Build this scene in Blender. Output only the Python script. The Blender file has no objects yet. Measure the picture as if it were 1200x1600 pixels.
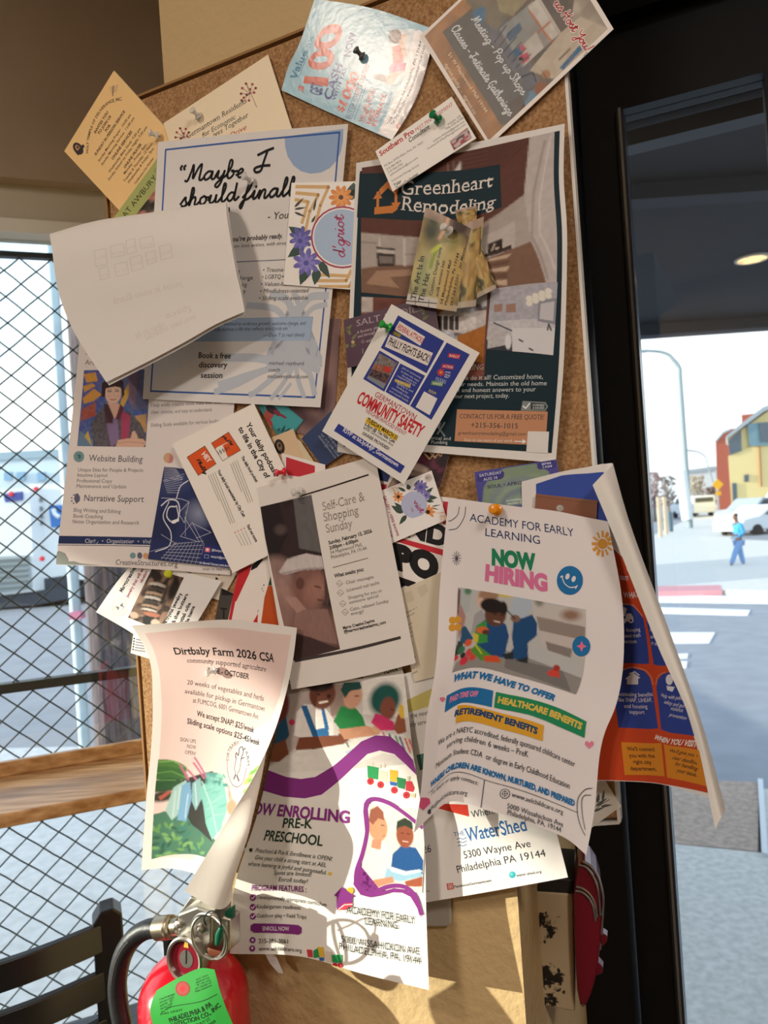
import bpy, bmesh, math, random
import numpy as np
from mathutils import Vector, Matrix

random.seed(4)
C = bpy.context.scene.collection
SC = bpy.context.scene
# ------------------------------------------------------------------ camera
F = 1202.0            # focal length in pixels of the 1200x1600 photograph
ROLL = 0.068          # the phone is held a little rolled
_n = math.hypot(1, ROLL)
ER = np.array([1, 0, -ROLL]) / _n       # image right, in the world
ED = np.array([-ROLL, 0, -1]) / _n      # image down, in the world
CAM = np.array([0, 0, 1.5])
cam = bpy.data.cameras.new('camera')
cam.sensor_fit = 'VERTICAL'; cam.sensor_height = 36; cam.lens = 36 * F / 1600
cam.clip_start = 0.02; cam.clip_end = 500
cam.dof.use_dof = True; cam.dof.focus_distance = 0.77; cam.dof.aperture_fstop = 10.0
co = bpy.data.objects.new('camera', cam); C.objects.link(co)
co.matrix_world = Matrix(((ER[0], -ED[0], 0, 0), (0, 0, -1, 0), (ER[2], -ED[2], 0, 1.5), (0, 0, 0, 1)))
SC.camera = co
SC.view_settings.view_transform = 'Standard'; SC.view_settings.look = 'None'
SC.view_settings.gamma = 1; SC.view_settings.use_curve_mapping = False
SC.view_settings.exposure = 0.0
SC.cycles.use_denoising = True
SC.cycles.max_bounces = 8; SC.cycles.transparent_max_bounces = 12
SC.cycles.sample_clamp_indirect = 4.0
# ------------------------------------------------------------------ sky, sun, lamp, added fill lights
world = bpy.data.worlds.new('sky'); SC.world = world; world.use_nodes = True
wn = world.node_tree.nodes; wl = world.node_tree.links; wn.clear()
wo = wn.new('ShaderNodeOutputWorld'); wb = wn.new('ShaderNodeBackground')
wt = wn.new('ShaderNodeTexCoord'); wz = wn.new('ShaderNodeSeparateXYZ')
wr = wn.new('ShaderNodeValToRGB'); wc = wn.new('ShaderNodeTexNoise'); wm = wn.new('ShaderNodeMixRGB')
wc.inputs['Scale'].default_value = 4.0; wc.inputs['Detail'].default_value = 6
wr.color_ramp.elements[0].position = 0.0; wr.color_ramp.elements[0].color = (0.80, 0.93, 1.0, 1)
wr.color_ramp.elements[1].position = 0.7; wr.color_ramp.elements[1].color = (0.42, 0.68, 1.0, 1)
wm.inputs['Color2'].default_value = (1, 1, 1, 1)
wq = wn.new('ShaderNodeValToRGB'); wq.color_ramp.elements[0].position = .40; wq.color_ramp.elements[1].position = .62
wl.new(wt.outputs['Generated'], wz.inputs[0]); wl.new(wz.outputs['Z'], wr.inputs[0])
wl.new(wt.outputs['Generated'], wc.inputs['Vector']); wl.new(wc.outputs['Fac'], wq.inputs[0])
wl.new(wq.outputs[0], wm.inputs['Fac']); wl.new(wr.outputs[0], wm.inputs['Color1'])
wl.new(wm.outputs[0], wb.inputs['Color']); wl.new(wb.outputs[0], wo.inputs[0])
wb.inputs['Strength'].default_value = 1.85
SUN_DIR = Vector((0.955, 0.12, -0.172)).normalized()     # the way the light travels
sl = bpy.data.lights.new('sun', 'SUN'); sl.energy = 8.2; sl.angle = math.radians(0.55); sl.color = (1.0, 0.93, 0.80)
so = bpy.data.objects.new('sun', sl); C.objects.link(so)
so.rotation_euler = SUN_DIR.to_track_quat('-Z', 'Y').to_euler(); so.location = (-6, 3, 6)
def area(name, loc, size, power, col, aim=None):
    l = bpy.data.lights.new(name, 'AREA'); l.shape = 'DISK'; l.size = size; l.energy = power; l.color = col
    o = bpy.data.objects.new(name, l); C.objects.link(o); o.location = loc
    d = Vector((0, 0, -1)) if aim is None else (Vector(aim) - Vector(loc)).normalized()
    o.rotation_euler = d.to_track_quat('-Z', 'Y').to_euler()
    return o
area('downlight_and_fill', (-1.21, -0.45, 2.9), 0.30, 17, (1.0, 0.84, 0.70))
area('downlight_and_fill', (1.0, -1.1, 2.9), 0.5, 38, (1.0, 0.90, 0.83))  # unseen fill light, added to lift the papers from the right
area('downlight_and_fill', (-2.3, -1.9, 2.9), 0.5, 58, (1.0, 0.90, 0.83))  # second added fill, no visible fixture, brightens the board from the left

# ------------------------------------------------------------------ pixel <-> place
def ray(px, py):
    return (px - 600) / F * ER + (py - 800) / F * ED + np.array([0, 1, 0])
def AT(px, py, Y):                       # the place seen at a pixel, Y metres ahead
    return CAM + ray(px, py) * Y
def PX(p):
    q = np.asarray(p, float) - CAM
    Y = q[..., 1]
    return np.stack([600 + F * (q @ ER) / Y, 800 + F * (q @ ED) / Y], -1)
ANG = math.radians(24)
BN = np.array([-math.sin(ANG), -math.cos(ANG), 0])     # the board faces this way
BR_ = np.array([math.cos(ANG), -math.sin(ANG), 0])     # along the board, to the right
BD = np.array([0, 0.77, 1.5])
def ON(px, py, n, p0):
    d = ray(px, py); return CAM + d * (n @ (p0 - CAM)) / (n @ d)
def B(px, py, h=0.0):                    # on the board plane, h mm in front of it
    return ON(px, py, BN, BD + BN * h / 1000)
def GZ(px, py, z):                       # on a level plane
    d = ray(px, py); return CAM + d * (z - 1.5) / d[2]
_K = (0, 0, 1.0)
def K(ox, oy, s):
    global _K; _K = (ox, oy, s)
def k(p): return (p[0] / _K[2] + _K[0], p[1] / _K[2] + _K[1])
# ------------------------------------------------------------------ colours and materials
def lin(c):
    if isinstance(c, str):
        c = c.lstrip('#'); c = [int(c[i:i + 2], 16) / 255 for i in (0, 2, 4)]
        return np.array([x / 12.92 if x <= .04045 else ((x + .055) / 1.055) ** 2.4 for x in c])
    return np.array(c, float)
_M = {}
def mat(name, col=None, rough=.5, metal=0., bump=0., bscale=60., attr=False, trans=0., emit=None, estr=1., clear=0., var=0., vscale=8., spec=.5, glass=0., ior=1.45, stretch=None, dark=None):
    if name in _M: return _M[name]
    m = bpy.data.materials.new(name); m.use_nodes = True; N = m.node_tree.nodes; L = m.node_tree.links
    b = N['Principled BSDF']; out = N['Material Output']
    b.inputs['Roughness'].default_value = rough; b.inputs['Metallic'].default_value = metal
    b.inputs['Specular IOR Level'].default_value = spec; b.inputs['IOR'].default_value = ior
    b.inputs['Coat Weight'].default_value = clear; b.inputs['Coat Roughness'].default_value = .12
    b.inputs['Transmission Weight'].default_value = glass
    src = None
    tc = N.new('ShaderNodeTexCoord')
    if attr:
        a = N.new('ShaderNodeVertexColor'); a.layer_name = 'Col'; src = a.outputs['Color']
    else:
        c = (*lin(col), 1); b.inputs['Base Color'].default_value = c
        if var:
            nz = N.new('ShaderNodeTexNoise'); nz.inputs['Scale'].default_value = vscale; nz.inputs['Detail'].default_value = 8
            if stretch:
                mp = N.new('ShaderNodeMapping'); mp.inputs['Scale'].default_value = stretch
                L.new(tc.outputs['Object'], mp.inputs[0]); L.new(mp.outputs[0], nz.inputs['Vector'])
            else: L.new(tc.outputs['Object'], nz.inputs['Vector'])
            rp = N.new('ShaderNodeValToRGB'); d = lin(dark) if dark else lin(col) * (1 - var)
            rp.color_ramp.elements[0].position = .33; rp.color_ramp.elements[1].position = .67
            rp.color_ramp.elements[0].color = (*d, 1); rp.color_ramp.elements[1].color = (*np.minimum(lin(col) * (1 + var * .35), 1), 1)
            L.new(nz.outputs['Fac'], rp.inputs[0]); src = rp.outputs[0]
    if src is not None: L.new(src, b.inputs['Base Color'])
    if bump:
        nb = N.new('ShaderNodeTexNoise'); nb.inputs['Scale'].default_value = bscale; nb.inputs['Detail'].default_value = 4
        L.new(tc.outputs['Object'], nb.inputs['Vector'])
        bp = N.new('ShaderNodeBump'); bp.inputs['Strength'].default_value = bump; bp.inputs['Distance'].default_value = .002
        L.new(nb.outputs['Fac'], bp.inputs['Height']); L.new(bp.outputs[0], b.inputs['Normal'])
    if emit is not None:
        b.inputs['Emission Color'].default_value = (*lin(emit), 1); b.inputs['Emission Strength'].default_value = estr
    if trans:
        t = N.new('ShaderNodeBsdfTranslucent'); mx = N.new('ShaderNodeMixShader'); mx.inputs[0].default_value = trans
        if src is not None: L.new(src, t.inputs['Color'])
        else: t.inputs['Color'].default_value = (*lin(col), 1)
        L.new(b.outputs[0], mx.inputs[1]); L.new(t.outputs[0], mx.inputs[2]); L.new(mx.outputs[0], out.inputs[0])
    _M[name] = m; return m
def pane_mat(name, tint=(1, 1, 1), gloss=.06):
    if name in _M: return _M[name]
    m = bpy.data.materials.new(name); m.use_nodes = True; N = m.node_tree.nodes; L = m.node_tree.links; N.remove(N['Principled BSDF'])
    t = N.new('ShaderNodeBsdfTransparent'); t.inputs['Color'].default_value = (*tint, 1)
    g = N.new('ShaderNodeBsdfGlossy'); g.inputs['Roughness'].default_value = .02
    x = N.new('ShaderNodeMixShader'); x.inputs[0].default_value = gloss
    L.new(t.outputs[0], x.inputs[1]); L.new(g.outputs[0], x.inputs[2]); L.new(x.outputs[0], N['Material Output'].inputs[0])
    _M[name] = m; return m
# ------------------------------------------------------------------ meshes and tags
class MB:
    def __init__(s): s.v = []; s.f = []; s.c = []
    def add(s, v, f, col=None):
        o = len(s.v); s.v += [tuple(map(float, p)) for p in v]; s.f += [tuple(i + o for i in q) for q in f]
        if col is not None: s.c += [tuple(lin(col))] * len(f)
        return s
    def box(s, c, sz, ax=None, col=None):
        ax = np.eye(3) if ax is None else np.asarray(ax, float); c = np.asarray(c, float); h = np.asarray(sz, float) / 2
        v = [c + ax[0] * a * h[0] + ax[1] * b * h[1] + ax[2] * d * h[2] for a in (-1, 1) for b in (-1, 1) for d in (-1, 1)]
        return s.add(v, [(0, 1, 3, 2), (4, 6, 7, 5), (0, 4, 5, 1), (2, 3, 7, 6), (0, 2, 6, 4), (1, 5, 7, 3)], col)
    def prism(s, pts, d, col=None):
        pts = [np.asarray(p, float) for p in pts]; d = np.asarray(d, float); n = len(pts)
        return s.add(pts + [p + d for p in pts], [tuple(range(n))[::-1], tuple(range(n, 2 * n))] + [(i, (i + 1) % n, (i + 1) % n + n, i + n) for i in range(n)], col)
    def tube(s, path, r, n=10, closed=False, cap=True, col=None):
        P = [np.asarray(p, float) for p in path]; m = len(P); R = r if hasattr(r, '__len__') else [r] * m
        v = []; up = None
        for i in range(m):
            a = P[(i - 1) % m] if closed or i else P[0]; b = P[(i + 1) % m] if closed or i < m - 1 else P[-1]
            t = b - a; t = t / (np.linalg.norm(t) + 1e-12)
            if up is None:
                up = np.array([0, 0, 1.]) if abs(t[2]) < .9 else np.array([1., 0, 0])
            x = np.cross(up, t); x /= np.linalg.norm(x) + 1e-12; y = np.cross(t, x); up = y
            v += [P[i] + (x * math.cos(2 * math.pi * j / n) + y * math.sin(2 * math.pi * j / n)) * R[i] for j in range(n)]
        f = [(i * n + j, i * n + (j + 1) % n, ((i + 1) % m) * n + (j + 1) % n, ((i + 1) % m) * n + j) for i in range(m if closed else m - 1) for j in range(n)]
        if cap and not closed: f += [tuple(range(n))[::-1], tuple(range((m - 1) * n, m * n))]
        return s.add(v, f, col)
    def lathe(s, o, axis, prof, n=24, col=None):            # prof: (radius, distance along the axis)
        o = np.asarray(o, float); a = np.asarray(axis, float); a = a / np.linalg.norm(a)
        x = np.cross(a, [0, 0, 1.] if abs(a[2]) < .9 else [1., 0, 0]); x /= np.linalg.norm(x); y = np.cross(a, x)
        v = [o + a * h + (x * math.cos(2 * math.pi * j / n) + y * math.sin(2 * math.pi * j / n)) * r for r, h in prof for j in range(n)]
        m = len(prof)
        f = [(i * n + j, i * n + (j + 1) % n, (i + 1) * n + (j + 1) % n, (i + 1) * n + j) for i in range(m - 1) for j in range(n)]
        f += [tuple(range(n))[::-1], tuple(range((m - 1) * n, m * n))]
        return s.add(v, f, col)
    def build(s, name, m, parent=None, smooth=False, bevel=0., org=None):
        me = bpy.data.meshes.new(name)
        v = np.array(s.v)
        if org is None and parent is None: org = np.array([(v[:, 0].min() + v[:, 0].max()) / 2, (v[:, 1].min() + v[:, 1].max()) / 2, v[:, 2].min()])
        if parent is not None: org = np.array(parent.get('_o', (0, 0, 0)), float)
        org = np.asarray(org, float)
        me.from_pydata([tuple(p) for p in v - org], [], s.f); me.validate()
        bm = bmesh.new(); bm.from_mesh(me); bmesh.ops.recalc_face_normals(bm, faces=bm.faces); bm.to_mesh(me); bm.free()
        if s.c and len(s.c) == len(me.polygons):
            at = me.color_attributes.new('Col', 'FLOAT_COLOR', 'CORNER')
            arr = np.ones((len(me.loops), 4), np.float32)
            for p, c in zip(me.polygons, s.c): arr[p.loop_start:p.loop_start + p.loop_total, :3] = c
            at.data.foreach_set('color', arr.ravel())
        me.materials.append(m)
        o = bpy.data.objects.new(name, me); C.objects.link(o)
        if parent is not None: o.parent = parent
        else: o.location = org
        o['_o'] = [float(x) for x in org]
        if smooth:
            me.polygons.foreach_set('use_smooth', [True] * len(me.polygons))
            me.set_sharp_from_angle(angle=math.radians(smooth if smooth is not True else 40))
        if bevel:
            b = o.modifiers.new('bevel', 'BEVEL'); b.width = bevel; b.segments = 3; b.limit_method = 'ANGLE'
        return o
def tag(o, label, cat, group=None, kind=None):
    o['label'] = label; o['category'] = cat
    if group: o['group'] = group
    if kind: o['kind'] = kind
    return o
def empty(name, loc, label, cat, group=None):
    o = bpy.data.objects.new(name, None); C.objects.link(o); o.location = tuple(loc); o.empty_display_size = .05
    o['_o'] = [float(x) for x in loc]
    return tag(o, label, cat, group)
def structure(o, label=None):
    o['kind'] = 'structure'
    if label: o['label'] = label
    return o
def extr(pts2, z0, z1):                     # floor-plan polygon -> upright prism
    return MB().prism([(p[0], p[1], z0) for p in pts2], (0, 0, z1 - z0))
# ------------------------------------------------------------------ printed sheets
def wmat(knots, x):
    """weights of a Catmull-Rom curve through uneven knots"""
    kn = np.asarray(knots, float); n = len(kn); x = np.asarray(x, float)
    W = np.zeros((len(x), n))
    if n == 2:
        t = (x - kn[0]) / (kn[1] - kn[0]); W[:, 0] = 1 - t; W[:, 1] = t; return W
    T = np.zeros((n, n))
    for i in range(n):
        if i == 0: T[0, 1] = 1 / (kn[1] - kn[0]); T[0, 0] = -T[0, 1]
        elif i == n - 1: T[i, i] = 1 / (kn[i] - kn[i - 1]); T[i, i - 1] = -T[i, i]
        else:
            a = kn[i] - kn[i - 1]; b = kn[i + 1] - kn[i]
            T[i, i + 1] = a / (b * (a + b)); T[i, i - 1] = -b / (a * (a + b)); T[i, i] = (b - a) / (a * b)
    j = np.clip(np.searchsorted(kn, x, side='right') - 1, 0, n - 2)
    h = kn[j + 1] - kn[j]; t = (x - kn[j]) / h; ar = np.arange(len(x))
    h00 = 2 * t**3 - 3 * t**2 + 1; h10 = t**3 - 2 * t**2 + t; h01 = -2 * t**3 + 3 * t**2; h11 = t**3 - t**2
    W[ar, j] += h00; W[ar, j + 1] += h01
    W += (h10 * h)[:, None] * T[j] + (h11 * h)[:, None] * T[j + 1]
    return W
_TXT = {}
def text_mesh(s, bold=0., serif=False, res=2):
    key = (s, bold, serif, res)
    if key in _TXT: return _TXT[key]
    c = bpy.data.curves.new('t', 'FONT'); c.body = s; c.size = 1; c.resolution_u = res; c.offset = bold
    o = bpy.data.objects.new('t', c); C.objects.link(o)
    me = bpy.data.meshes.new_from_object(o.evaluated_get(bpy.context.evaluated_depsgraph_get()))
    v = np.array([x.co[:2] for x in me.vertices]).reshape(-1, 2); f = [tuple(p.vertices) for p in me.polygons]
    bpy.data.objects.remove(o); bpy.data.curves.remove(c); bpy.data.meshes.remove(me)
    if serif and len(f):
        cnt = {}
        for q in f:
            for i in range(len(q)):
                e = tuple(sorted((q[i], q[(i + 1) % len(q)]))); cnt.setdefault(e, []).append(q)
        ex = []
        for (a, b), qs in cnt.items():
            if len(qs) != 1: continue
            p, q = v[a], v[b]; l = abs(p[0] - q[0])
            if abs(p[1] - q[1]) < .012 and .045 < l < .19:
                cy = np.mean([v[i][1] for i in qs[0]]); d = .042 if cy > p[1] else -.042
                x0, x1 = min(p[0], q[0]) - .065, max(p[0], q[0]) + .065
                ex.append([(x0, p[1]), (x1, p[1]), (x1, p[1] + d), (x0, p[1] + d)])
        for e in ex:
            n = len(v); v = np.vstack([v, e]); f.append((n, n + 1, n + 2, n + 3))
    _TXT[key] = (v, f); return v, f
# single-stroke handwriting: x-height 1, strokes as point lists, last value = advance
SCR = {
 'a': ([[(1.0, .95), (.5, 1.0), (.1, .5), (.3, .02), (.75, .3), (1.0, .95), (.95, .2), (1.2, .05), (1.5, .4)]], 1.4),
 'b': ([[(0, .3), (.5, 1.3), (.55, 2.0), (.3, 2.1), (.2, 1.2), (.2, .2), (.5, 0), (.85, .4), (.8, .85), (.6, .8), (1.1, .75), (1.3, .8)]], 1.2),
 'c': ([[(.9, .8), (.6, 1.0), (.2, .6), (.3, .05), (.7, .05), (1.1, .4)]], 1.0),
 'd': ([[(.95, .9), (.5, 1.0), (.1, .5), (.35, .02), (.75, .3), (1.05, 1.3), (1.15, 2.1), (.95, .4), (1.1, .05), (1.5, .4)]], 1.4),
 'e': ([[(0, .3), (.5, .5), (.75, .8), (.5, 1.0), (.2, .6), (.3, .05), (.7, .05), (1.1, .4)]], 1.0),
 'f': ([[(0, .3), (.6, 1.2), (.8, 1.95), (.6, 2.1), (.4, 1.4), (.2, 0), (-.05, -1.0), (-.2, -.7), (.1, -.1), (.6, .1), (.9, .4)]], .9),
 'g': ([[(.95, .9), (.5, 1.0), (.1, .5), (.35, .05), (.75, .3), (1.0, .95), (.8, -.3), (.45, -.95), (.1, -.75), (.5, -.2), (1.3, .4)]], 1.2),
 'h': ([[(0, .3), (.5, 1.3), (.55, 2.0), (.35, 2.1), (.25, 1.2), (.15, 0)], [(.15, .1), (.4, .8), (.75, 1.0), (.85, .7), (.8, .1), (1.0, .02), (1.4, .4)]], 1.3),
 'i': ([[(0, .3), (.35, 1.0), (.25, .2), (.4, .02), (.8, .4)], [(.42, 1.45), (.48, 1.52)]], .72),
 'l': ([[(0, .3), (.5, 1.3), (.6, 2.0), (.4, 2.15), (.25, 1.2), (.25, .2), (.45, .02), (.85, .4)]], .8),
 'm': ([[(0, .4), (.25, 1.0), (.2, 0)], [(.2, .1), (.5, .95), (.75, .9), (.7, 0)], [(.7, .1), (1.0, .95), (1.25, .9), (1.2, .1), (1.4, .02), (1.7, .4)]], 1.65),
 'n': ([[(0, .4), (.25, 1.0), (.2, 0)], [(.2, .1), (.55, .95), (.85, .9), (.8, .1), (1.0, .02), (1.35, .4)]], 1.3),
 'o': ([[(.6, 1.0), (.15, .7), (.2, .1), (.6, .05), (.85, .5), (.65, .98), (.8, .8), (1.2, .75)]], 1.1),
 'p': ([[(0, .4), (.3, 1.0), (.2, 0), (.05, -.95)], [(.2, .3), (.5, .95), (.9, .8), (.85, .2), (.5, .02), (.3, .15), (1.2, .4)]], 1.15),
 'r': ([[(0, .3), (.35, 1.1), (.4, .9), (.75, .9), (.65, .2), (.8, .02), (1.1, .4)]], 1.0),
 's': ([[(0, .3), (.55, 1.1), (.6, .7), (.75, .3), (.5, 0), (.15, .1)], [(.6, .05), (1.05, .4)]], .95),
 't': ([[(0, .3), (.5, 1.6), (.3, .2), (.5, .02), (.9, .4)], [(.05, 1.15), (.85, 1.25)]], .85),
 'u': ([[(0, .4), (.3, 1.0), (.2, .2), (.45, .02), (.8, .4), (.95, 1.0), (.9, .2), (1.1, .02), (1.45, .4)]], 1.4),
 'y': ([[(0, .4), (.3, 1.0), (.25, .3), (.5, .1), (.85, .5), (1.0, 1.0), (.75, -.3), (.4, -.95), (.1, -.75), (.5, -.2), (1.3, .4)]], 1.2),
 'M': ([[(-.1, .1), (.2, .1), (.5, 1.2), (.65, 2.0), (.75, 1.2), (.8, .3), (1.2, 1.4), (1.6, 2.0), (1.6, 1.2), (1.55, .2), (1.8, .05), (2.1, .4)]], 2.0),
 'I': ([[(.2, 1.8), (.8, 2.0), (1.4, 2.1)], [(.95, 2.0), (.7, 1.0), (.5, .15), (.1, .1), (.0, .5), (.5, .6), (1.2, .45)]], 1.5),
 'H': ([[(.3, 2.0), (.15, 1.0), (.0, 0)], [(1.3, 2.1), (1.1, 1.0), (1.0, 0)], [(-.1, .95), (.6, 1.05), (1.4, 1.2)]], 1.55),
 'Y': ([[(.0, 2.0), (.2, 1.2), (.6, 1.1), (1.1, 1.7), (1.3, 2.0), (1.0, .6), (.6, -.8), (.2, -.9), (.2, -.4), (.9, .2), (1.3, .5)]], 1.3),
 'P': ([[(.35, 1.9), (.2, 1.0), (.0, 0)], [(.0, 1.5), (.6, 2.1), (1.2, 1.8), (1.0, 1.1), (.3, .9)]], 1.2),
 'S': ([[(1.2, 1.8), (.8, 2.1), (.4, 1.7), (.8, 1.1), (.9, .4), (.4, 0), (-.1, .3)]], 1.25),
 'C': ([[(1.2, 1.7), (.8, 2.1), (.2, 1.5), (.1, .6), (.5, 0), (1.2, .4)]], 1.25),
 'G': ([[(1.2, 1.7), (.8, 2.1), (.2, 1.4), (.1, .5), (.5, 0), (1.0, .4), (1.1, .9), (.7, .85)], [(1.1, .9), (1.0, 0), (.8, -.6)]], 1.4),
 '-': ([[(.1, .6), (.8, .7)]], 1.0), '!': ([[(.5, 2.1), (.25, .6)], [(.15, .1), (.17, .02)]], .6), "'": ([[(.3, 2.1), (.15, 1.6)]], .4),
 '"': ([[(.3, 2.0), (.15, 1.75), (.25, 1.5)], [(.7, 2.0), (.55, 1.75), (.65, 1.5)]], 1.0), ' ': ([], .8)}
def smooth_line(p, m=5):
    p = np.asarray(p, float)
    if len(p) < 3: return p
    return wmat(np.arange(len(p)), np.linspace(0, len(p) - 1, (len(p) - 1) * m + 1)) @ p
def ribbon(p, w):
    p = np.asarray(p, float); w = np.broadcast_to(np.asarray(w, float), (len(p),))
    t = np.gradient(p, axis=0); t /= np.linalg.norm(t, axis=1)[:, None] + 1e-9
    nn = np.stack([-t[:, 1], t[:, 0]], 1) * w[:, None] / 2
    e = t * w[:, None] * .3; p = p.copy(); p[0] -= e[0]; p[-1] += e[-1]
    return np.vstack([p + nn, p - nn]), [(i, i + 1, len(p) + i + 1, len(p) + i) for i in range(len(p) - 1)]
class Canvas:
    """a little painter for printed photographs: colours at the points of a grid laid over a quad"""
    def __init__(s, quad, nx, ny, bg='808080'):
        q = [np.array(k(p)) for p in quad]; s.quad = q
        u, v = np.meshgrid(np.linspace(0, 1, nx + 1), np.linspace(0, 1, ny + 1)); s.u, s.v = u, v; s.nx, s.ny = nx, ny
        w = lambda a, b, c, d: (1 - u) * (1 - v) * a + u * (1 - v) * b + u * v * c + (1 - u) * v * d
        s.x = w(*[p[0] for p in q]); s.y = w(*[p[1] for p in q])
        s.a = np.ones((ny + 1, nx + 1, 3)) * lin(bg)
        s.px = np.hypot(q[1][0] - q[0][0], q[1][1] - q[0][1]) / nx
    def mix(s, m, col): s.a += (lin(col) - s.a) * np.clip(m, 0, 1)[..., None]; return s
    def ell(s, cx, cy, rx, ry, col, rot=0, soft=.15, a=1):
        cx, cy = k((cx, cy)); rx /= _K[2]; ry /= _K[2]; r = math.radians(rot)
        dx, dy = s.x - cx, s.y - cy; X = dx * math.cos(r) + dy * math.sin(r); Y = -dx * math.sin(r) + dy * math.cos(r)
        d = np.sqrt((X / rx)**2 + (Y / ry)**2); return s.mix(a * (1 - (d - 1 + soft) / (2 * soft)), col)
    def poly(s, pts, col, a=1):
        P = [k(p) for p in pts]; acc = np.zeros_like(s.x); o = s.px * .33
        for ox, oy in ((-o, 0), (o, 0), (0, -o), (0, o)):
            m = np.zeros(s.x.shape, bool)
            for i in range(len(P)):
                (x0, y0), (x1, y1) = P[i], P[i - 1]
                m ^= ((y0 > s.y + oy) != (y1 > s.y + oy)) & (s.x + ox < (x1 - x0) * (s.y + oy - y0) / (y1 - y0 + 1e-9) + x0)
            acc += m * .25
        return s.mix(a * acc, col)
    def line(s, pts, w, col, a=1):
        P = [np.array(k(p)) for p in pts]; w /= _K[2]; D = np.full(s.x.shape, 1e9)
        for p, q in zip(P, P[1:]):
            d = q - p; t = np.clip(((s.x - p[0]) * d[0] + (s.y - p[1]) * d[1]) / (d @ d + 1e-9), 0, 1)
            D = np.minimum(D, np.hypot(s.x - p[0] - t * d[0], s.y - p[1] - t * d[1]))
        return s.mix(a * ((w / 2 - D) / s.px + .5), col)
    def uv(s, u0, v0, u1, v1, col, a=1):
        return s.mix(a * ((s.u >= u0) & (s.u <= u1) & (s.v >= v0) & (s.v <= v1)), col)
    def grad(s, c0, c1, vert=True):
        t = (s.v if vert else s.u)[..., None]; s.a = lin(c0) * (1 - t) + lin(c1) * t; return s
    def noise(s, amp, cells, seed=0, cols=None, m=1):
        r = np.random.RandomState(seed); g = r.rand(cells + 2, cells + 2)
        X = s.u * cells; Y = s.v * cells; i = X.astype(int); j = Y.astype(int); fx = X - i; fy = Y - j
        fx = fx * fx * (3 - 2 * fx); fy = fy * fy * (3 - 2 * fy)
        n = g[j, i] * (1 - fx) * (1 - fy) + g[j, i + 1] * fx * (1 - fy) + g[j + 1, i] * (1 - fx) * fy + g[j + 1, i + 1] * fx * fy
        if cols:
            return s.mix(m * np.clip((n - .5) * 4 + .5, 0, 1) * amp, cols)
        s.a *= (1 + amp * (n - .5) * 2)[..., None]; return s
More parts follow.
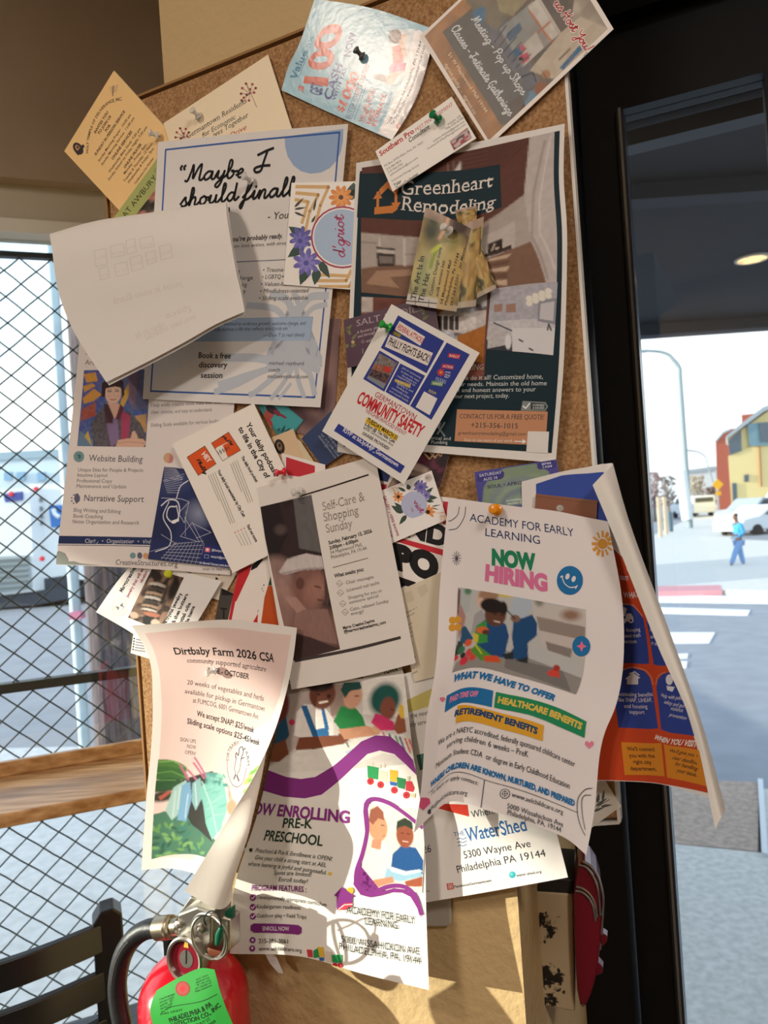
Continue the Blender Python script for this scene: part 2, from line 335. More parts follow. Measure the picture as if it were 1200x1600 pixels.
class Page:
    def __init__(s, name, rows, W=0, H=0, us=None, vs=None, col='F4F1EC', back='F0EEEA', step=0., thick=.25, lift=.06, dz=.006):
        """rows: list of rows of (px, py, h mm in front of the board), in crop coordinates"""
        G = np.array([[B(*k(c[:2]), c[2]) for c in r] for r in rows]); s.G = G
        s.W = float(np.mean([sum(np.linalg.norm(b - a) for a, b in zip(r, r[1:])) for r in G])) * 1000        # the sheet's true size in mm
        s.H = float(np.mean([sum(np.linalg.norm(b - a) for a, b in zip(r, r[1:])) for r in G.transpose(1, 0, 2)])) * 1000; s.name = name
        s.us = np.linspace(0, 1, G.shape[1]) if us is None else np.array(us); s.vs = np.linspace(0, 1, G.shape[0]) if vs is None else np.array(vs)
        s.step = step; s.lift = lift; s.dz = dz; s.lay = 0; s.thick = thick; s.col, s.back = col, back
        s.V = []; s.Fc = []; s.Cc = []; s.n = 0
        s.sheet()
    def ev(s, u, v):
        wu = wmat(s.us, np.ravel(u)); wv = wmat(s.vs, np.ravel(v))
        return np.einsum('ni,nj,ijc->nc', wv, wu, s.G)
    def nor(s, u, v):
        u = np.ravel(u); v = np.ravel(v); e = 1e-3
        du = s.ev(np.minimum(u + e, 1), v) - s.ev(np.maximum(u - e, 0), v); dv = s.ev(u, np.minimum(v + e, 1)) - s.ev(u, np.maximum(v - e, 0))
        n = np.cross(dv, du); return n / (np.linalg.norm(n, axis=1)[:, None] + 1e-12)
    def sheet(s):
        nx = max(1, int(round(s.W / s.step))) if s.step else 1; ny = max(1, int(round(s.H / s.step))) if s.step else 1
        u, v = np.meshgrid(np.linspace(0, 1, nx + 1), np.linspace(0, 1, ny + 1))
        P = s.ev(u, v); N = s.nor(u, v); m = len(P); w = nx + 1
        s.V += list(P) + list(P - N * s.thick / 1000)
        q = [(j * w + i, j * w + i + 1, (j + 1) * w + i + 1, (j + 1) * w + i) for j in range(ny) for i in range(nx)]
        rim = [j * 1 for j in range(w)] + [j * w + nx for j in range(1, ny + 1)] + [ny * w + i for i in range(nx - 1, -1, -1)] + [j * w for j in range(ny - 1, 0, -1)]
        s.Fc += [t[::-1] for t in q] + [tuple(i + m for i in t) for t in q] + [(a, b, b + m, a + m) for a, b in zip(rim, rim[1:] + rim[:1])]
        s.Cc += [[tuple(lin(s.col))] * 4] * len(q) + [[tuple(lin(s.back))] * 4] * (len(q) + len(rim)); s.nsheet = len(s.Fc)
    def inv(s, pts, raw=False):
        """crop coordinates -> page mm"""
        P = np.array([k(p) for p in pts], float) if not raw else np.array(pts, float)
        x = np.full((len(P), 2), .5); best = None
        for it in range(14):
            f = PX(s.ev(x[:, 0], x[:, 1])) - P; e = 1e-4
            a = (PX(s.ev(x[:, 0] + e, x[:, 1])) - PX(s.ev(x[:, 0], x[:, 1]))) / e
            b = (PX(s.ev(x[:, 0], x[:, 1] + e)) - PX(s.ev(x[:, 0], x[:, 1]))) / e
            det = a[:, 0] * b[:, 1] - a[:, 1] * b[:, 0]; det = np.where(np.abs(det) < 1e-6, 1e-6, det)
            d = np.stack([(f[:, 0] * b[:, 1] - f[:, 1] * b[:, 0]) / det, (a[:, 0] * f[:, 1] - a[:, 1] * f[:, 0]) / det], 1)
            x = np.clip(x - np.clip(d, -.3, .3), -.25, 1.25)
        return x * [s.W, s.H]
    def put(s, v, f, col, cut=True, clip=False):
        """flat shape in page mm -> ink lying on the sheet"""
        v = np.asarray(v, float)
        if s.step and cut and len(f) and max(np.ptp(v[:, 0]), np.ptp(v[:, 1])) > s.step * 1.2 or clip:
            bm = bmesh.new(); bv = [bm.verts.new((p[0], p[1], 0)) for p in v]
            for q in f:
                try: bm.faces.new([bv[i] for i in q])
                except ValueError: pass
            if any(len(q) > 4 for q in f): bmesh.ops.triangulate(bm, faces=[q for q in bm.faces if len(q.verts) > 4])
            if clip:
                for pc, pn in (((0.1, 0, 0), (1, 0, 0)), ((s.W - .1, 0, 0), (-1, 0, 0)), ((0, .1, 0), (0, 1, 0)), ((0, s.H - .1, 0), (0, -1, 0))):
                    bmesh.ops.bisect_plane(bm, geom=bm.verts[:] + bm.edges[:] + bm.faces[:], plane_co=pc, plane_no=pn, clear_inner=True)
            if s.step:
                for ax, L in ((0, s.W), (1, s.H)):
                    n = max(1, round(L / s.step)); st = L / n; lo, hi = v[:, ax].min(), v[:, ax].max()
                    for i in range(int(math.ceil(lo / st)), int(hi / st) + 1):
                        if lo + .02 < i * st < hi - .02:
                            c = [0, 0, 0]; c[ax] = i * st; nn = [0, 0, 0]; nn[ax] = 1
                            bmesh.ops.bisect_plane(bm, geom=bm.verts[:] + bm.edges[:] + bm.faces[:], plane_co=c, plane_no=nn)
            bm.verts.index_update(); v = np.array([p.co[:2] for p in bm.verts]).reshape(-1, 2); f = [tuple(p.index for p in q.verts) for q in bm.faces]; bm.free()
        if not len(f): return
        z = s.lift + s.dz * s.lay
        u = np.clip(v[:, 0] / s.W, 0, 1); w = np.clip(v[:, 1] / s.H, 0, 1)
        P = s.ev(u, w) + s.nor(u, w) * z / 1000
        o = len(s.V); s.V += list(P); s.Fc += [tuple(i + o for i in q) for q in f]
        if isinstance(col, np.ndarray) and col.ndim == 2: s.Cc += [[tuple(col[i]) for i in q] for q in f]
        else: c = tuple(lin(col)); s.Cc += [[c] * len(q) for q in f]
    def up(s): s.lay += 1; return s
    def poly(s, pts, col, mm=False, clip=False):
        p = np.array(pts, float) if mm else s.inv(pts); s.put(p, [tuple(range(len(p)))], col, clip=clip); s.lay += 1; return s
    def rect(s, x, y, w, h, col): return s.poly([(x, y), (x + w, y), (x + w, y + h), (x, y + h)], col, mm=True)
    def ell(s, cx, cy, rx, ry=None, col='000000', rot=0, n=28, a0=0, a1=360):
        ry = ry or rx; r = math.radians(rot); P = []
        for i in range(n + (0 if a1 - a0 == 360 else 1)):
            t = math.radians(a0 + (a1 - a0) * i / n); X, Y = rx * math.cos(t), ry * math.sin(t)
            P.append((cx + X * math.cos(r) - Y * math.sin(r), cy + X * math.sin(r) + Y * math.cos(r)))
        return s.poly(P, col)
    def line(s, pts, w, col, closed=False, smooth=False):
        p = [tuple(q) for q in pts] + ([tuple(pts[0])] if closed else [])
        p = np.array(smooth_line(p, 6) if smooth else p); P = s.inv(p); sc = s.scale(p[0], p[-1] if not closed else p[1], P[0], P[-1] if not closed else P[1])
        for a, b in ([(P[i:i + 2], 0) for i in range(len(P) - 1)] if not smooth else [(P, 0)]):
            v, f = ribbon(a, w * sc); s.put(v, f, col)
        s.lay += 1; return s
    def scale(s, p, q, P, Q):
        d = math.hypot(p[0] - q[0], p[1] - q[1]); return math.hypot(P[0] - Q[0], P[1] - Q[1]) / d if d > 1e-6 else .3
    def tall(s, a, up, h):
        """page length that shows h crop units tall in direction up"""
        u, v = np.clip(a[0] / s.W, .02, .98), np.clip(a[1] / s.H, .02, .98); e = .5
        q = PX(s.ev([u, u + up[0] * e / s.W], [v, v + up[1] * e / s.H])); return h / _K[2] / (np.hypot(*(q[1] - q[0])) / e + 1e-6)
    def T(s, txt, x0, y0, x1, y1, col='222222', h=None, bold=0, ital=0., serif=False, path=None, clip=False):
        """text whose baseline runs between two crop points; h = capital height in crop units"""
        v, f = text_mesh(txt, {0: 0., 1: .018, 2: .032}.get(bold, bold), serif, 5 if h and h / _K[2] > 11 else 2)
        if not len(f): return s
        v = v.copy(); x_a = v[:, 0].min(); wd = np.ptp(v[:, 0]); v[:, 0] -= x_a
        if ital: v[:, 0] += v[:, 1] * ital
        a, b = s.inv([(x0, y0), (x1, y1)]); d = b - a; L = np.hypot(*d); d /= L; up = np.array([d[1], -d[0]])
        sx = L / wd; sy = sx if h is None else s.tall((a + b) / 2, up, h) / .69
        if path is not None:
            P = s.inv(smooth_line(path, 8)); seg = np.r_[0, np.cumsum(np.hypot(*np.diff(P, axis=0).T))]; t = v[:, 0] / wd * seg[-1]
            bx = np.stack([np.interp(t, seg, P[:, 0]), np.interp(t, seg, P[:, 1])], 1); e = seg[-1] * .01
            ax = np.stack([np.interp(t + e, seg, P[:, 0]) - np.interp(t - e, seg, P[:, 0]), np.interp(t + e, seg, P[:, 1]) - np.interp(t - e, seg, P[:, 1])], 1); ax /= np.linalg.norm(ax, axis=1)[:, None]
            sy = h / .69 * s.scale(path[0], path[-1], P[0], P[-1]); w = bx + np.stack([ax[:, 1], -ax[:, 0]], 1) * (v[:, 1] * sy)[:, None]
        else: w = a + v[:, :1] * sx * d + v[:, 1:] * sy * up
        s.put(w, f, col, cut=(sy > 5), clip=clip); return s
    def L(s, lines, col='333333', **kw):
        for l in lines: s.T(l[0], *l[1:5], **{'col': col, **kw})
        return s
    def script(s, txt, x0, y0, x1, y1, h, w, col, clip=False, slant=.12):
        """handwriting; h = x-height, w = pen width, crop units"""
        st = []; x = 0
        for ch in txt:
            g, adv = SCR.get(ch, ([], .8))
            st += [[(q[0] + x, q[1]) for q in t] for t in g]; x += adv
        a, b = s.inv([(x0, y0), (x1, y1)]); d = b - a; Ln = np.hypot(*d); d /= Ln; up = np.array([d[1], -d[0]]); sc = s.scale((x0, y0), (x1, y1), a, b); hh = s.tall((a + b) / 2, up, h)
        for t in st:
            q = smooth_line(t, 5); P = a + (q[:, :1] + q[:, 1:] * slant) * (Ln / x) * d + q[:, 1:] * hh * up
            v, f = ribbon(P, w * sc); s.put(v, f, col, cut=False, clip=clip)
        s.lay += 1; return s
    def photo(s, cv):
        q = s.inv([tuple(p) for p in cv.quad], raw=True); u, v = cv.u.ravel()[:, None], cv.v.ravel()[:, None]
        P = (1 - u) * (1 - v) * q[0] + u * (1 - v) * q[1] + u * v * q[2] + (1 - u) * v * q[3]
        w = cv.nx + 1
        f = [(j * w + i, j * w + i + 1, (j + 1) * w + i + 1, (j + 1) * w + i) for j in range(cv.ny) for i in range(cv.nx)]
        s.put(P, f, np.clip(cv.a.reshape(-1, 3), 0, 1), cut=False); s.lay += 1; return s
    def flower(s, cx, cy, r, col, mid, n=9, inner=.3, rot=0):
        for i in range(n):
            t = 2 * math.pi * i / n + rot; s.ell(cx + math.cos(t) * r * .62, cy + math.sin(t) * r * .62, r * .42, r * .2, col, rot=math.degrees(t), n=10); s.lay -= 1
        s.lay += 1; return s.ell(cx, cy, r * inner, r * inner, mid, n=12)
    def leaf(s, x0, y0, x1, y1, w, col):
        d = np.array([x1 - x0, y1 - y0], float); nn = np.array([-d[1], d[0]]) / (np.hypot(*d) + 1e-9) * w / 2
        t = np.array([.15, .4, .7]); b = np.array([.75, 1, .6]); p = np.array([x0, y0], float)
        P = [p] + [p + d * a + nn * c for a, c in zip(t, b)] + [p + d] + [p + d * a - nn * c for a, c in zip(t[::-1], b[::-1])]
        s.poly([tuple(q) for q in P], col); s.lay -= 1; return s
    def build(s, label, cat, group=None, m='paper'):
        M = {'paper': ('print on paper', .62, .16, .05, .3), 'card': ('print on card', .42, .0, .0, .4), 'gloss': ('print on glossy card', .2, 0., .15, .5)}[m]
        mt = mat(M[0], rough=M[1], attr=True, trans=M[2], bump=.07 if m == 'gloss' else .05, bscale=160 if m == 'gloss' else 90, spec=M[4])
        V = np.array(s.V); o_ = V[:len(V)].mean(0); me = bpy.data.meshes.new(s.name); me.from_pydata([tuple(p) for p in V - o_], [], s.Fc)
        at = me.color_attributes.new('Col', 'FLOAT_COLOR', 'CORNER')
        a = np.ones((len(me.loops), 4), np.float32); a[:, :3] = np.array([c for q in s.Cc for c in q]); at.data.foreach_set('color', a.ravel())
        sm = np.zeros(len(me.polygons), bool); sm[:s.nsheet] = bool(s.step); me.polygons.foreach_set('use_smooth', sm)
        if s.step: me.set_sharp_from_angle(angle=math.radians(50))
        me.materials.append(mt); o = bpy.data.objects.new(s.name, me); C.objects.link(o); o.location = tuple(o_)
        return tag(o, label, cat, group)
def quad(tl, tr, br, bl, h):
    return [[(*tl, h), (*tr, h)], [(*bl, h), (*br, h)]]
# ================================================================== SETTING
UP = np.array([0, 0, 1.0])
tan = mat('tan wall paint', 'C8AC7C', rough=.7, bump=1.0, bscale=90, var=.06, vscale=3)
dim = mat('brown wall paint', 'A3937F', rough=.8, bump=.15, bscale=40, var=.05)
pale = mat('pale grey paint', 'BDB7A8', rough=.7, bump=.1)
black = mat('black frame paint', '0B0D10', rough=.42, bump=.08, bscale=120, spec=.3)
# --- pillar carrying the corkboard ---
def flat(p): return np.array([p[0], p[1]])
PL = flat(B(256, 120, -13)); PRt = flat(B(812, 1450, -13))
R2 = flat(AT(911, 1450, 1.20))
WQ = AT(115, 1168, 1.717); WD = np.array([math.sin(math.radians(68.6)), math.cos(math.radians(68.6)), 0]); WN = np.array([WD[1], -WD[0], 0])   # window wall: a point, its run, its face
def WW(px, py, off=0.0): return ON(px, py, WN, WQ + WN * off)       # on the window plane
L2 = PL + np.array([PL[0] + .12, PL[1]]) / PL[1] * .95
structure(extr([PL, PRt, R2, R2 + np.array([-.02, .2]), L2 + np.array([.3, .1]), L2], 0, 2.95).build('wall_front', tan))
# --- room shell behind the camera ---
wl_end = flat(WQ - WD * 5.6); w_near = flat(WQ + WD * .62)
dEnd = R2 + BR_[:2] * 2.4
structure(extr([wl_end + [-.2, .6], w_near + [.3, .5], R2 + [.2, .35], dEnd + [.3, .1], [dEnd[0] + .2, -3.1], [wl_end[0] - .2, -3.1]], -.06, 0).build('floor', mat('dark floor', '4A4038', rough=.5, var=.2)))
structure(extr([wl_end + [-.1, .35], w_near + [.3, .35], R2 + [.15, .15], dEnd + [.15, .1], [dEnd[0] + .1, -3.1], [wl_end[0] - .1, -3.1]], 2.95, 3.02).build('ceiling', mat('ceiling paint', 'BDAE98', rough=.9)))
wallm = mat('warm room paint', 'B49A78', rough=.85)
structure(MB().box(((dEnd[0] + wl_end[0]) / 2, -3.05, 1.475), (dEnd[0] - wl_end[0] + .2, .1, 2.95)).build('wall_back', wallm))
structure(MB().box((wl_end[0] - .05, (wl_end[1] - 3.05) / 2, 1.475), (.1, wl_end[1] + 3.05 + .1, 2.95)).build('wall_left', wallm))
structure(MB().box((dEnd[0] + .05, (dEnd[1] - 3.05) / 2, 1.475), (.1, dEnd[1] + 3.05, 2.95)).build('wall_right', wallm))
# --- window wall: soffit, frame, glass ---
WAX = [WD, WN, UP]
zt = 2.17
def wbox(a0, a1, o0, o1, z0, z1):        # along the wall from WQ, off the plane towards the room
    c = WQ * [1, 1, 0] + WD * (a0 + a1) / 2 + WN * (o0 + o1) / 2 + UP * (z0 + z1) / 2
    return MB().box(c, (abs(a1 - a0), abs(o1 - o0), abs(z1 - z0)), WAX)
zs = float(WW(40, 347)[2]); zf = float(WW(40, 279, .05)[2])
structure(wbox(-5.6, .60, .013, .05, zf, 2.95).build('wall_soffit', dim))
structure(wbox(-5.6, .62, -.14, .012, zs, 2.95).build('wall_header', pale))
structure(wbox(-5.6, .62, -.10, .012, 0, .10).build('baseboard_window', pale))
structure(wbox(-5.6, .62, -.05, .018, zs - .03, zs).build('trim_1', mat('white trim', 'DCDCD6', rough=.5)))
win = wbox(-5.6, .60, -.034, -.028, .10, zs - .03).build('window_1', pane_mat('window glass', (.96, .985, .98)))
structure(win)
structure(wbox(-1.95, -1.85, -.10, .03, .10, zs - .02).build('trim_2', black))
# --- board ---
e = empty('corkboard', B(560, 1277, -12), 'large upright corkboard crowded with pinned papers on the tan pillar', 'corkboard')
bl_, br_, tr_, tl_ = (240, 1330), (970, 1277), (880, 60), (166, 185)
def brd(h, g=0.0):
    q = [B(*bl_, h), B(*br_, h), B(*tr_, h), B(*tl_, h)]
    q[3] = B(168, 181, h); q[2] = B(872, -100, h); q[0] = B(246, 1330, h); c = sum(q) / 4
    return [p + (c - p) / np.linalg.norm(c - p) * g for p in q]
cork = mat('cork', 'B38C62', rough=.95, bump=.6, bscale=260, var=.3, vscale=340, dark='8A643E')
MB().prism(brd(-8, .0035), BN * .008).build('cork_sheet', cork, e)
q = brd(-12)
for i in range(4):
    a, b = q[i], q[(i + 1) % 4]; d = (b - a) / np.linalg.norm(b - a); n_ = np.cross(d, BN)
    MB().box((a + b) / 2 + BN * .006, (np.linalg.norm(b - a), .0028, .0128), [d, n_, BN]).build('edge_strip', mat('white edge strip', 'E6E2DA', rough=.4) if i < 2 else mat('raw cork edge', '9A7448', rough=.9), e)
MB().prism(brd(-12, .004), BN * .0035).build('backing', mat('fibre backing', '8A6A44', rough=.9), e)
# --- door and its frame on the right ---
DP = np.array([R2[0], R2[1], 1.5])
def D(px, py, off=0.0): return ON(px, py, BN, DP + BN * off)
DAX = [BR_, BN, UP]
def dbox(x0, x1, o0, o1, z0, z1):        # x in metres to the right along the door plane, from the pillar
    c = DP * [1, 1, 0] + BR_ * (x0 + x1) / 2 + BN * (o0 + o1) / 2 + UP * (z0 + z1) / 2
    return MB().box(c, (x1 - x0, abs(o1 - o0), z1 - z0), DAX)
def dx(px, py=800): return float((D(px, py) - DP) @ BR_)
gl, gr_, st = dx(1019), dx(1240), dx(948)
ztop = float(D(1086, 141)[2])
structure(dbox(-.06, st - .004, -.06, .03, 0, 2.95).build('trim_3', black))
structure(dbox(st - .004, 2.4, -.06, .03, ztop + .124, 2.95).build('wall_door_header', mat('near black paint', '040506', rough=.6, spec=.1)))
structure(dbox(gr_ + .134, 2.4, -.06, .03, 0, ztop + .13).build('wall_door_side', mat('near black paint', '040506')))
door = structure(dbox(st, gl - .012, -.045, .0, 0.02, ztop + .125).build('door_1', black, org=(*R2, 0)))
def dpart(n, b, m): b.build(n, m, door)
dpart('stile', dbox(gr_, gr_ + .135, -.045, .0, .02, ztop + .125), black)
dpart('top_rail', dbox(gl - .012, gr_, -.045, .0, ztop, ztop + .125), black)
dpart('bottom_rail', dbox(gl - .012, gr_, -.045, .0, .02, .26), black)
dpart('glazing_bead', dbox(gl - .012, gl - .002, -.03, .006, .26, ztop), mat('dark bead', '24272C', rough=.25, spec=.6))
dpart('chrome_strip', dbox(gl - .009, gl - .0055, .004, .0085, .26, ztop), mat('brushed metal', 'A9AEB2', rough=.25, metal=1))
dpart('glass', dbox(gl - .002, gr_ + .002, -.026, -.021, .26, ztop), pane_mat('door glass', (.93, .96, .97)))
# --- canopy outside over the door, with its lamp ---
gw = mat('weathered grey wood', '6E7680', rough=.8, var=.15); dk = mat('dark canopy paint', '26282B', rough=.75, var=.12, vscale=1.5)
ez = 2.85; y_e = (ez - 1.5) * F / 262
can = AT(1090, 497, y_e)
structure(MB().box((1.9, 3.6 + (y_e - 5.6) / 2, ez + .06), (4.4, y_e - 1.5, .12)).build('ceiling_canopy', dk))
structure(MB().box((2.0, y_e, ez + .02), (3.55, .16, .22)).build('trim_canopy', mat('canopy edge', '2C3036', rough=.7)))
structure(MB().box((2.0, 3.4, ez - .03), (4.2, .12, .08)).build('trim_canopy', mat('canopy edge', '2C3036')))
for py in (153, 190):
    z_ = float(D(1086, py, -.15)[2])
    structure(dbox(dx(940), 2.0, -.19, -.15, z_ - .0125, z_ + .0125).build('trim_lintel', gw))
lp = GZ(1175, 405, ez - .006)
cl = empty('canopy_light', lp, 'round warm white downlight glowing in the dark canopy beyond the door glass', 'ceiling light')
MB().lathe(lp + UP * .002, (0, 0, -1), [(.01, -.001), (.082, -.001), (.082, .006), (.01, .006)], 28).build('lens', mat('lit lens', 'FFF2D8', emit='FFE2B4', estr=1.3), cl)
MB().lathe(lp + UP * .004, (0, 0, -1), [(.083, -.002), (.098, -.002), (.096, .008), (.083, .008)], 28).build('trim_ring', mat('lamp ring', 'B0A898', rough=.4), cl)
# --- ground outside: the street falls away to the right ---
def gz(x): return -.5 - .4 * math.tanh(x * 2.5)
asp = mat('asphalt', '8E929A', rough=.9, var=.12, vscale=3, bump=.3, bscale=60)
gm = MB(); xs = [-150, -60, -25, -10, -5, -3, -2] + list(np.linspace(-1.5, 1.5, 31)) + [2, 4, 8, 20, 50, 120]; ys = [.9, 1.6, 2, 3, 4, 6, 10, 20, 40, 80, 160]
nn = len(xs)
gm.add([(x, y if y > .95 else (.7 if x > 1 else 1.0 if x > -1 else .6), gz(x)) for y in ys for x in xs], [(j * nn + i, j * nn + i + 1, (j + 1) * nn + i + 1, (j + 1) * nn + i) for j in range(len(ys) - 1) for i in range(nn - 1)])
structure(gm.build('ground_street', asp, smooth=True))
conc = mat('pale concrete', 'CFCDC8', rough=.9, var=.2, vscale=22, bump=.4, bscale=30)
brick = mat('brick band', 'B29E90', rough=.9, var=.3, vscale=26, bump=.4)
ZR = -.9
def gslab(name, pts, m, dz=.03, z=ZR):
    q = [GZ(*p, z + dz) for p in pts]; return structure(MB().prism([p - UP * dz for p in q], UP * dz).build(name, m))
gslab('ground_sidewalk', [(985, 1312), (1320, 1345), (1600, 2300), (930, 2300)], conc, .05)
gslab('ground_brick_band', [(1000, 1216), (1186, 1222), (1184, 1330), (985, 1311)], brick, .052)
gslab('ground_sidewalk', [(1190, 1232), (1330, 1236), (1330, 1346), (1196, 1332)], conc, .051)
gslab('ground_curb', [(1184, 1216), (1192, 1217), (1200, 1334), (1190, 1331)], mat('light curb', 'D8DCE0', rough=.8), .07)
gslab('ground_far_sidewalk', [(1000, 919), (1330, 926), (1330, 800), (1120, 790), (1000, 846)], mat('bright concrete', 'CBC8C2', rough=.9, var=.08), .12)
gslab('ground_curb', [(1005, 925), (1128, 922), (1126, 914), (1010, 916)], mat('red curb', 'C68A90', rough=.8), .125)
gslab('ground_lot', [(1140, 842), (1330, 850), (1330, 810), (1170, 812)], mat('dark lot', '84888E', rough=.9), .13)
stripe = mat('road paint', 'E6E8EA', rough=.8)
for n_, q in enumerate([[(990, 929), (1330, 934), (1330, 944), (990, 940)], [(1000, 948), (1172, 953), (1168, 961), (1004, 957)], [(1000, 988), (1117, 988), (1108, 1004), (1004, 1005)], [(1030, 1023), (1075, 1021), (1074, 1028), (1034, 1030)], [(1032, 1034), (1074, 1033), (1072, 1043), (1036, 1042)]]):
    gslab('ground_crosswalk', q, stripe, .012)
gslab('ground_sidewalk_left', [(-500, 1180), (420, 1160), (420, 2200), (-500, 2200)], mat('cool grey concrete', 'C2C6CB', rough=.9, var=.14, vscale=18), .06, -.1)  # left sidewalk in plain cool grey concrete
# ================================================================== SHEETS ON THE BOARD
INK = '2B2624'
# ---- yellow church service card (a small stack) ----
K(90, 100, 6.3158)
p = Page('flyer_card', quad((65, 860), (555, 65), (1150, 720), (660, 1500), 3.2), 112, 140, col='F6CE8E', back='F5E8CC', thick=2.6)
br = '4A3020'
p.T('HOLY TEMPLE OF DELIVERANCE, INC.', 300, 880, 635, 360, br, h=30, bold=1, path=[(302, 880), (312, 745), (340, 640), (400, 510), (490, 405), (570, 370), (636, 358)])
for t, *c in [('INVITES YOU', 375, 690, 503, 478), ('TO JOIN US', 410, 702, 530, 520), ('FOR', 482, 672, 526, 606), ('SUNDAY IN PERSON SERVICE', 378, 908, 668, 472),
              ('ONLINE SERVICES', 545, 950, 738, 672), ('ONLINE PRAYER', 665, 1035, 832, 795)]: p.T(t, *c, br, h=25, bold=2)
for t, *c in [('Sunday Morning Prayer:  10:00 am', 410, 968, 725, 505), ('Sunday Morning Service:  11:00 pm', 442, 1003, 760, 535), ('Wednesday Bible Study: 7:30 pm', 512, 1078, 822, 642),
              ('Sunday School on Friday Night: 7:30 pm', 508, 1152, 886, 625), ('Monday - Friday: 5am', 662, 1092, 878, 802), ('Tuesday & Thursday: 12 Noon', 660, 1168, 940, 788), ('Wednesday & Friday: 7pm', 700, 1184, 952, 838),
              ('Conference Line Number', 768, 1190, 952, 932)]: p.T(t, *c, br, h=22, bold=1)
p.ell(203, 835, 44, 66, '3A3038', rot=-35).ell(200, 828, 22, 34, 'C79B62', rot=-35).ell(200, 820, 12, 14, '4A3A4A')
p.poly([(180, 880), (250, 790), (268, 812), (206, 905)], '3A3038')
for i in range(4): p.line([(515 + i * 4, 235 + i * 18), (598 - i * 4, 210 + i * 18)], 3, '8A7A80')
p.line([(550, 215), (545, 315)], 9, '4A3038')
p.build('yellow church service card tilted like a diamond at the left edge of the corkboard', 'flyer card', m='card')
# ---- cream invitation card ----
K(60, 80, 2.857)
p = Page('invitation_card', quad((558, 322), (1025, 15), (1155, 420), (690, 735), 4.2), 175, 135, col='F6E4C2', thick=.4)
p.T('Germantown Residents', 665, 392, 930, 228, INK, h=22, ital=.15, serif=True)
p.T('for Economic', 732, 386, 880, 302, INK, h=21, ital=.15, serif=True)
p.T('ives Together', 782, 386, 938, 292, INK, h=21, ital=.15, serif=True)
p.T('Drive', 856, 390, 928, 348, 'B83030', h=22, ital=.35)
def sprig(p, x, y, s):
    p.line([(x + 40 * s, y + 60 * s), (x + 10 * s, y - 10 * s), (x - 5 * s, y - 45 * s)], 2, '6A3A3A', smooth=True)
    for i, (a, b) in enumerate([(-25, -25), (-30, 0), (-18, 18), (-8, -45), (20, -42), (35, -25), (28, -5), (-28, 30), (5, 30), (-5, 5), (10, -20)]):
        p.line([(x + 10 * s, y), (x + a * s, y + b * s)], 1.6, '7A4A48'); p.ell(x + a * s, y + b * s, 6 * s, 6 * s, ['A83A3C', '7E2A30'][i % 2], n=10); p.lay -= 2
    p.lay += 2
sprig(p, 935, 190, 1); sprig(p, 640, 385, .9)
p.build('cream invitation card with red berry sprigs pinned at the top of the corkboard', 'card', m='card')
# ---- green strip flyer with flower photograph ----
K(90, 100, 6.3158)
p = Page('flower_flyer', quad((410, 1712), (1100, 770), (1660, 1190), (970, 2130), 4.6), 150, 92, col='B9C077')
c = Canvas([(590, 1722), (1130, 1028), (1560, 1260), (1020, 1960)], 60, 50, '4A4238')
c.noise(.9, 14, 3, 'C9A08A').noise(.9, 9, 5, '2A2824').noise(.8, 11, 8, '8E9098').noise(.7, 8, 12, 'D98A7A').noise(.5, 17, 4)
p.photo(c)
p.T('ES AT AWBURY', 606, 1600, 985, 1122, '3A4430', h=52)
for x, y in [(975, 1050), (1005, 1035), (1010, 1075)]: p.line([(x - 22, y), (x, y - 22), (x + 20, y), (x, y + 20)], 4, '5A6A48', closed=True)
p.build('green flyer with a flower photograph peeking from under the yellow card', 'flyer')
# ---- handwriting-headline coaching flyer ----
K(220, 180, 3.3333)
p = Page('coaching_flyer', [[(90, 140, 6), (585, 88, 6), (1080, 45, 6.4)], [(52, 800, 6), (560, 800, 6), (1010, 800, 6.2)], [(10, 1478, 6), (480, 1500, 6.2), (935, 1522, 6.8)]], 216, 279, step=12, col='F1EDE9')
blue = '3D69B4'
p.poly([(750, 112), (752, 165), (765, 215), (795, 262), (835, 292), (885, 305), (940, 298), (985, 275), (1022, 235), (1042, 190), (1052, 140), (1055, 72), (900, 92)], 'A5BEE2')
p.line([(130, 180), (1035, 90), (905, 1470), (52, 1437)], 8, blue, closed=True)
tr = 'CBD2DC'
p.poly([(770, 1000), (840, 985), (838, 1060), (845, 1180), (870, 1250), (945, 1262), (945, 1312), (850, 1308), (660, 1310), (640, 1275), (740, 1255), (775, 1190)], tr)
for q, w in [([(800, 1060), (760, 960), (680, 935)], 34), ([(820, 1030), (880, 950), (970, 940)], 34), ([(830, 1090), (890, 1010), (965, 985)], 26), ([(775, 1100), (700, 1010), (560, 990)], 26), ([(830, 1000), (800, 930)], 30),
             ([(740, 1290), (600, 1265), (450, 1262)], 34), ([(760, 1300), (640, 1330), (500, 1400), (390, 1440)], 30), ([(790, 1305), (700, 1360), (600, 1440), (570, 1455)], 28), ([(800, 1300), (740, 1400), (680, 1475)], 26),
             ([(830, 1300), (880, 1350), (905, 1450)], 30), ([(810, 1310), (820, 1380), (850, 1465)], 26), ([(740, 1300), (560, 1350), (410, 1400)], 24), ([(780, 1400), (720, 1475)], 18), ([(860, 1300), (925, 1330)], 26)]:
    p.line(q, w, tr, smooth=len(q) > 2)
p.poly([(290, 1062), (897, 1050), (882, 1172), (240, 1180)], 'AFC5DF')
p.line([(290, 1062), (897, 1050), (882, 1172)], 2, '8FAACB')
p.script('"Maybe', 190, 350, 540, 322, 43, 11, '15151A'); p.script('I', 592, 304, 690, 280, 50, 12, '15151A')
p.script('should', 205, 478, 505, 443, 43, 11, '15151A'); p.script('finally', 530, 442, 850, 412, 43, 11, '15151A')
p.ell(458, 492, 7, 14, '15151A')
p.T('- You', 660, 545, 765, 537, '33302E', h=38, ital=.2)
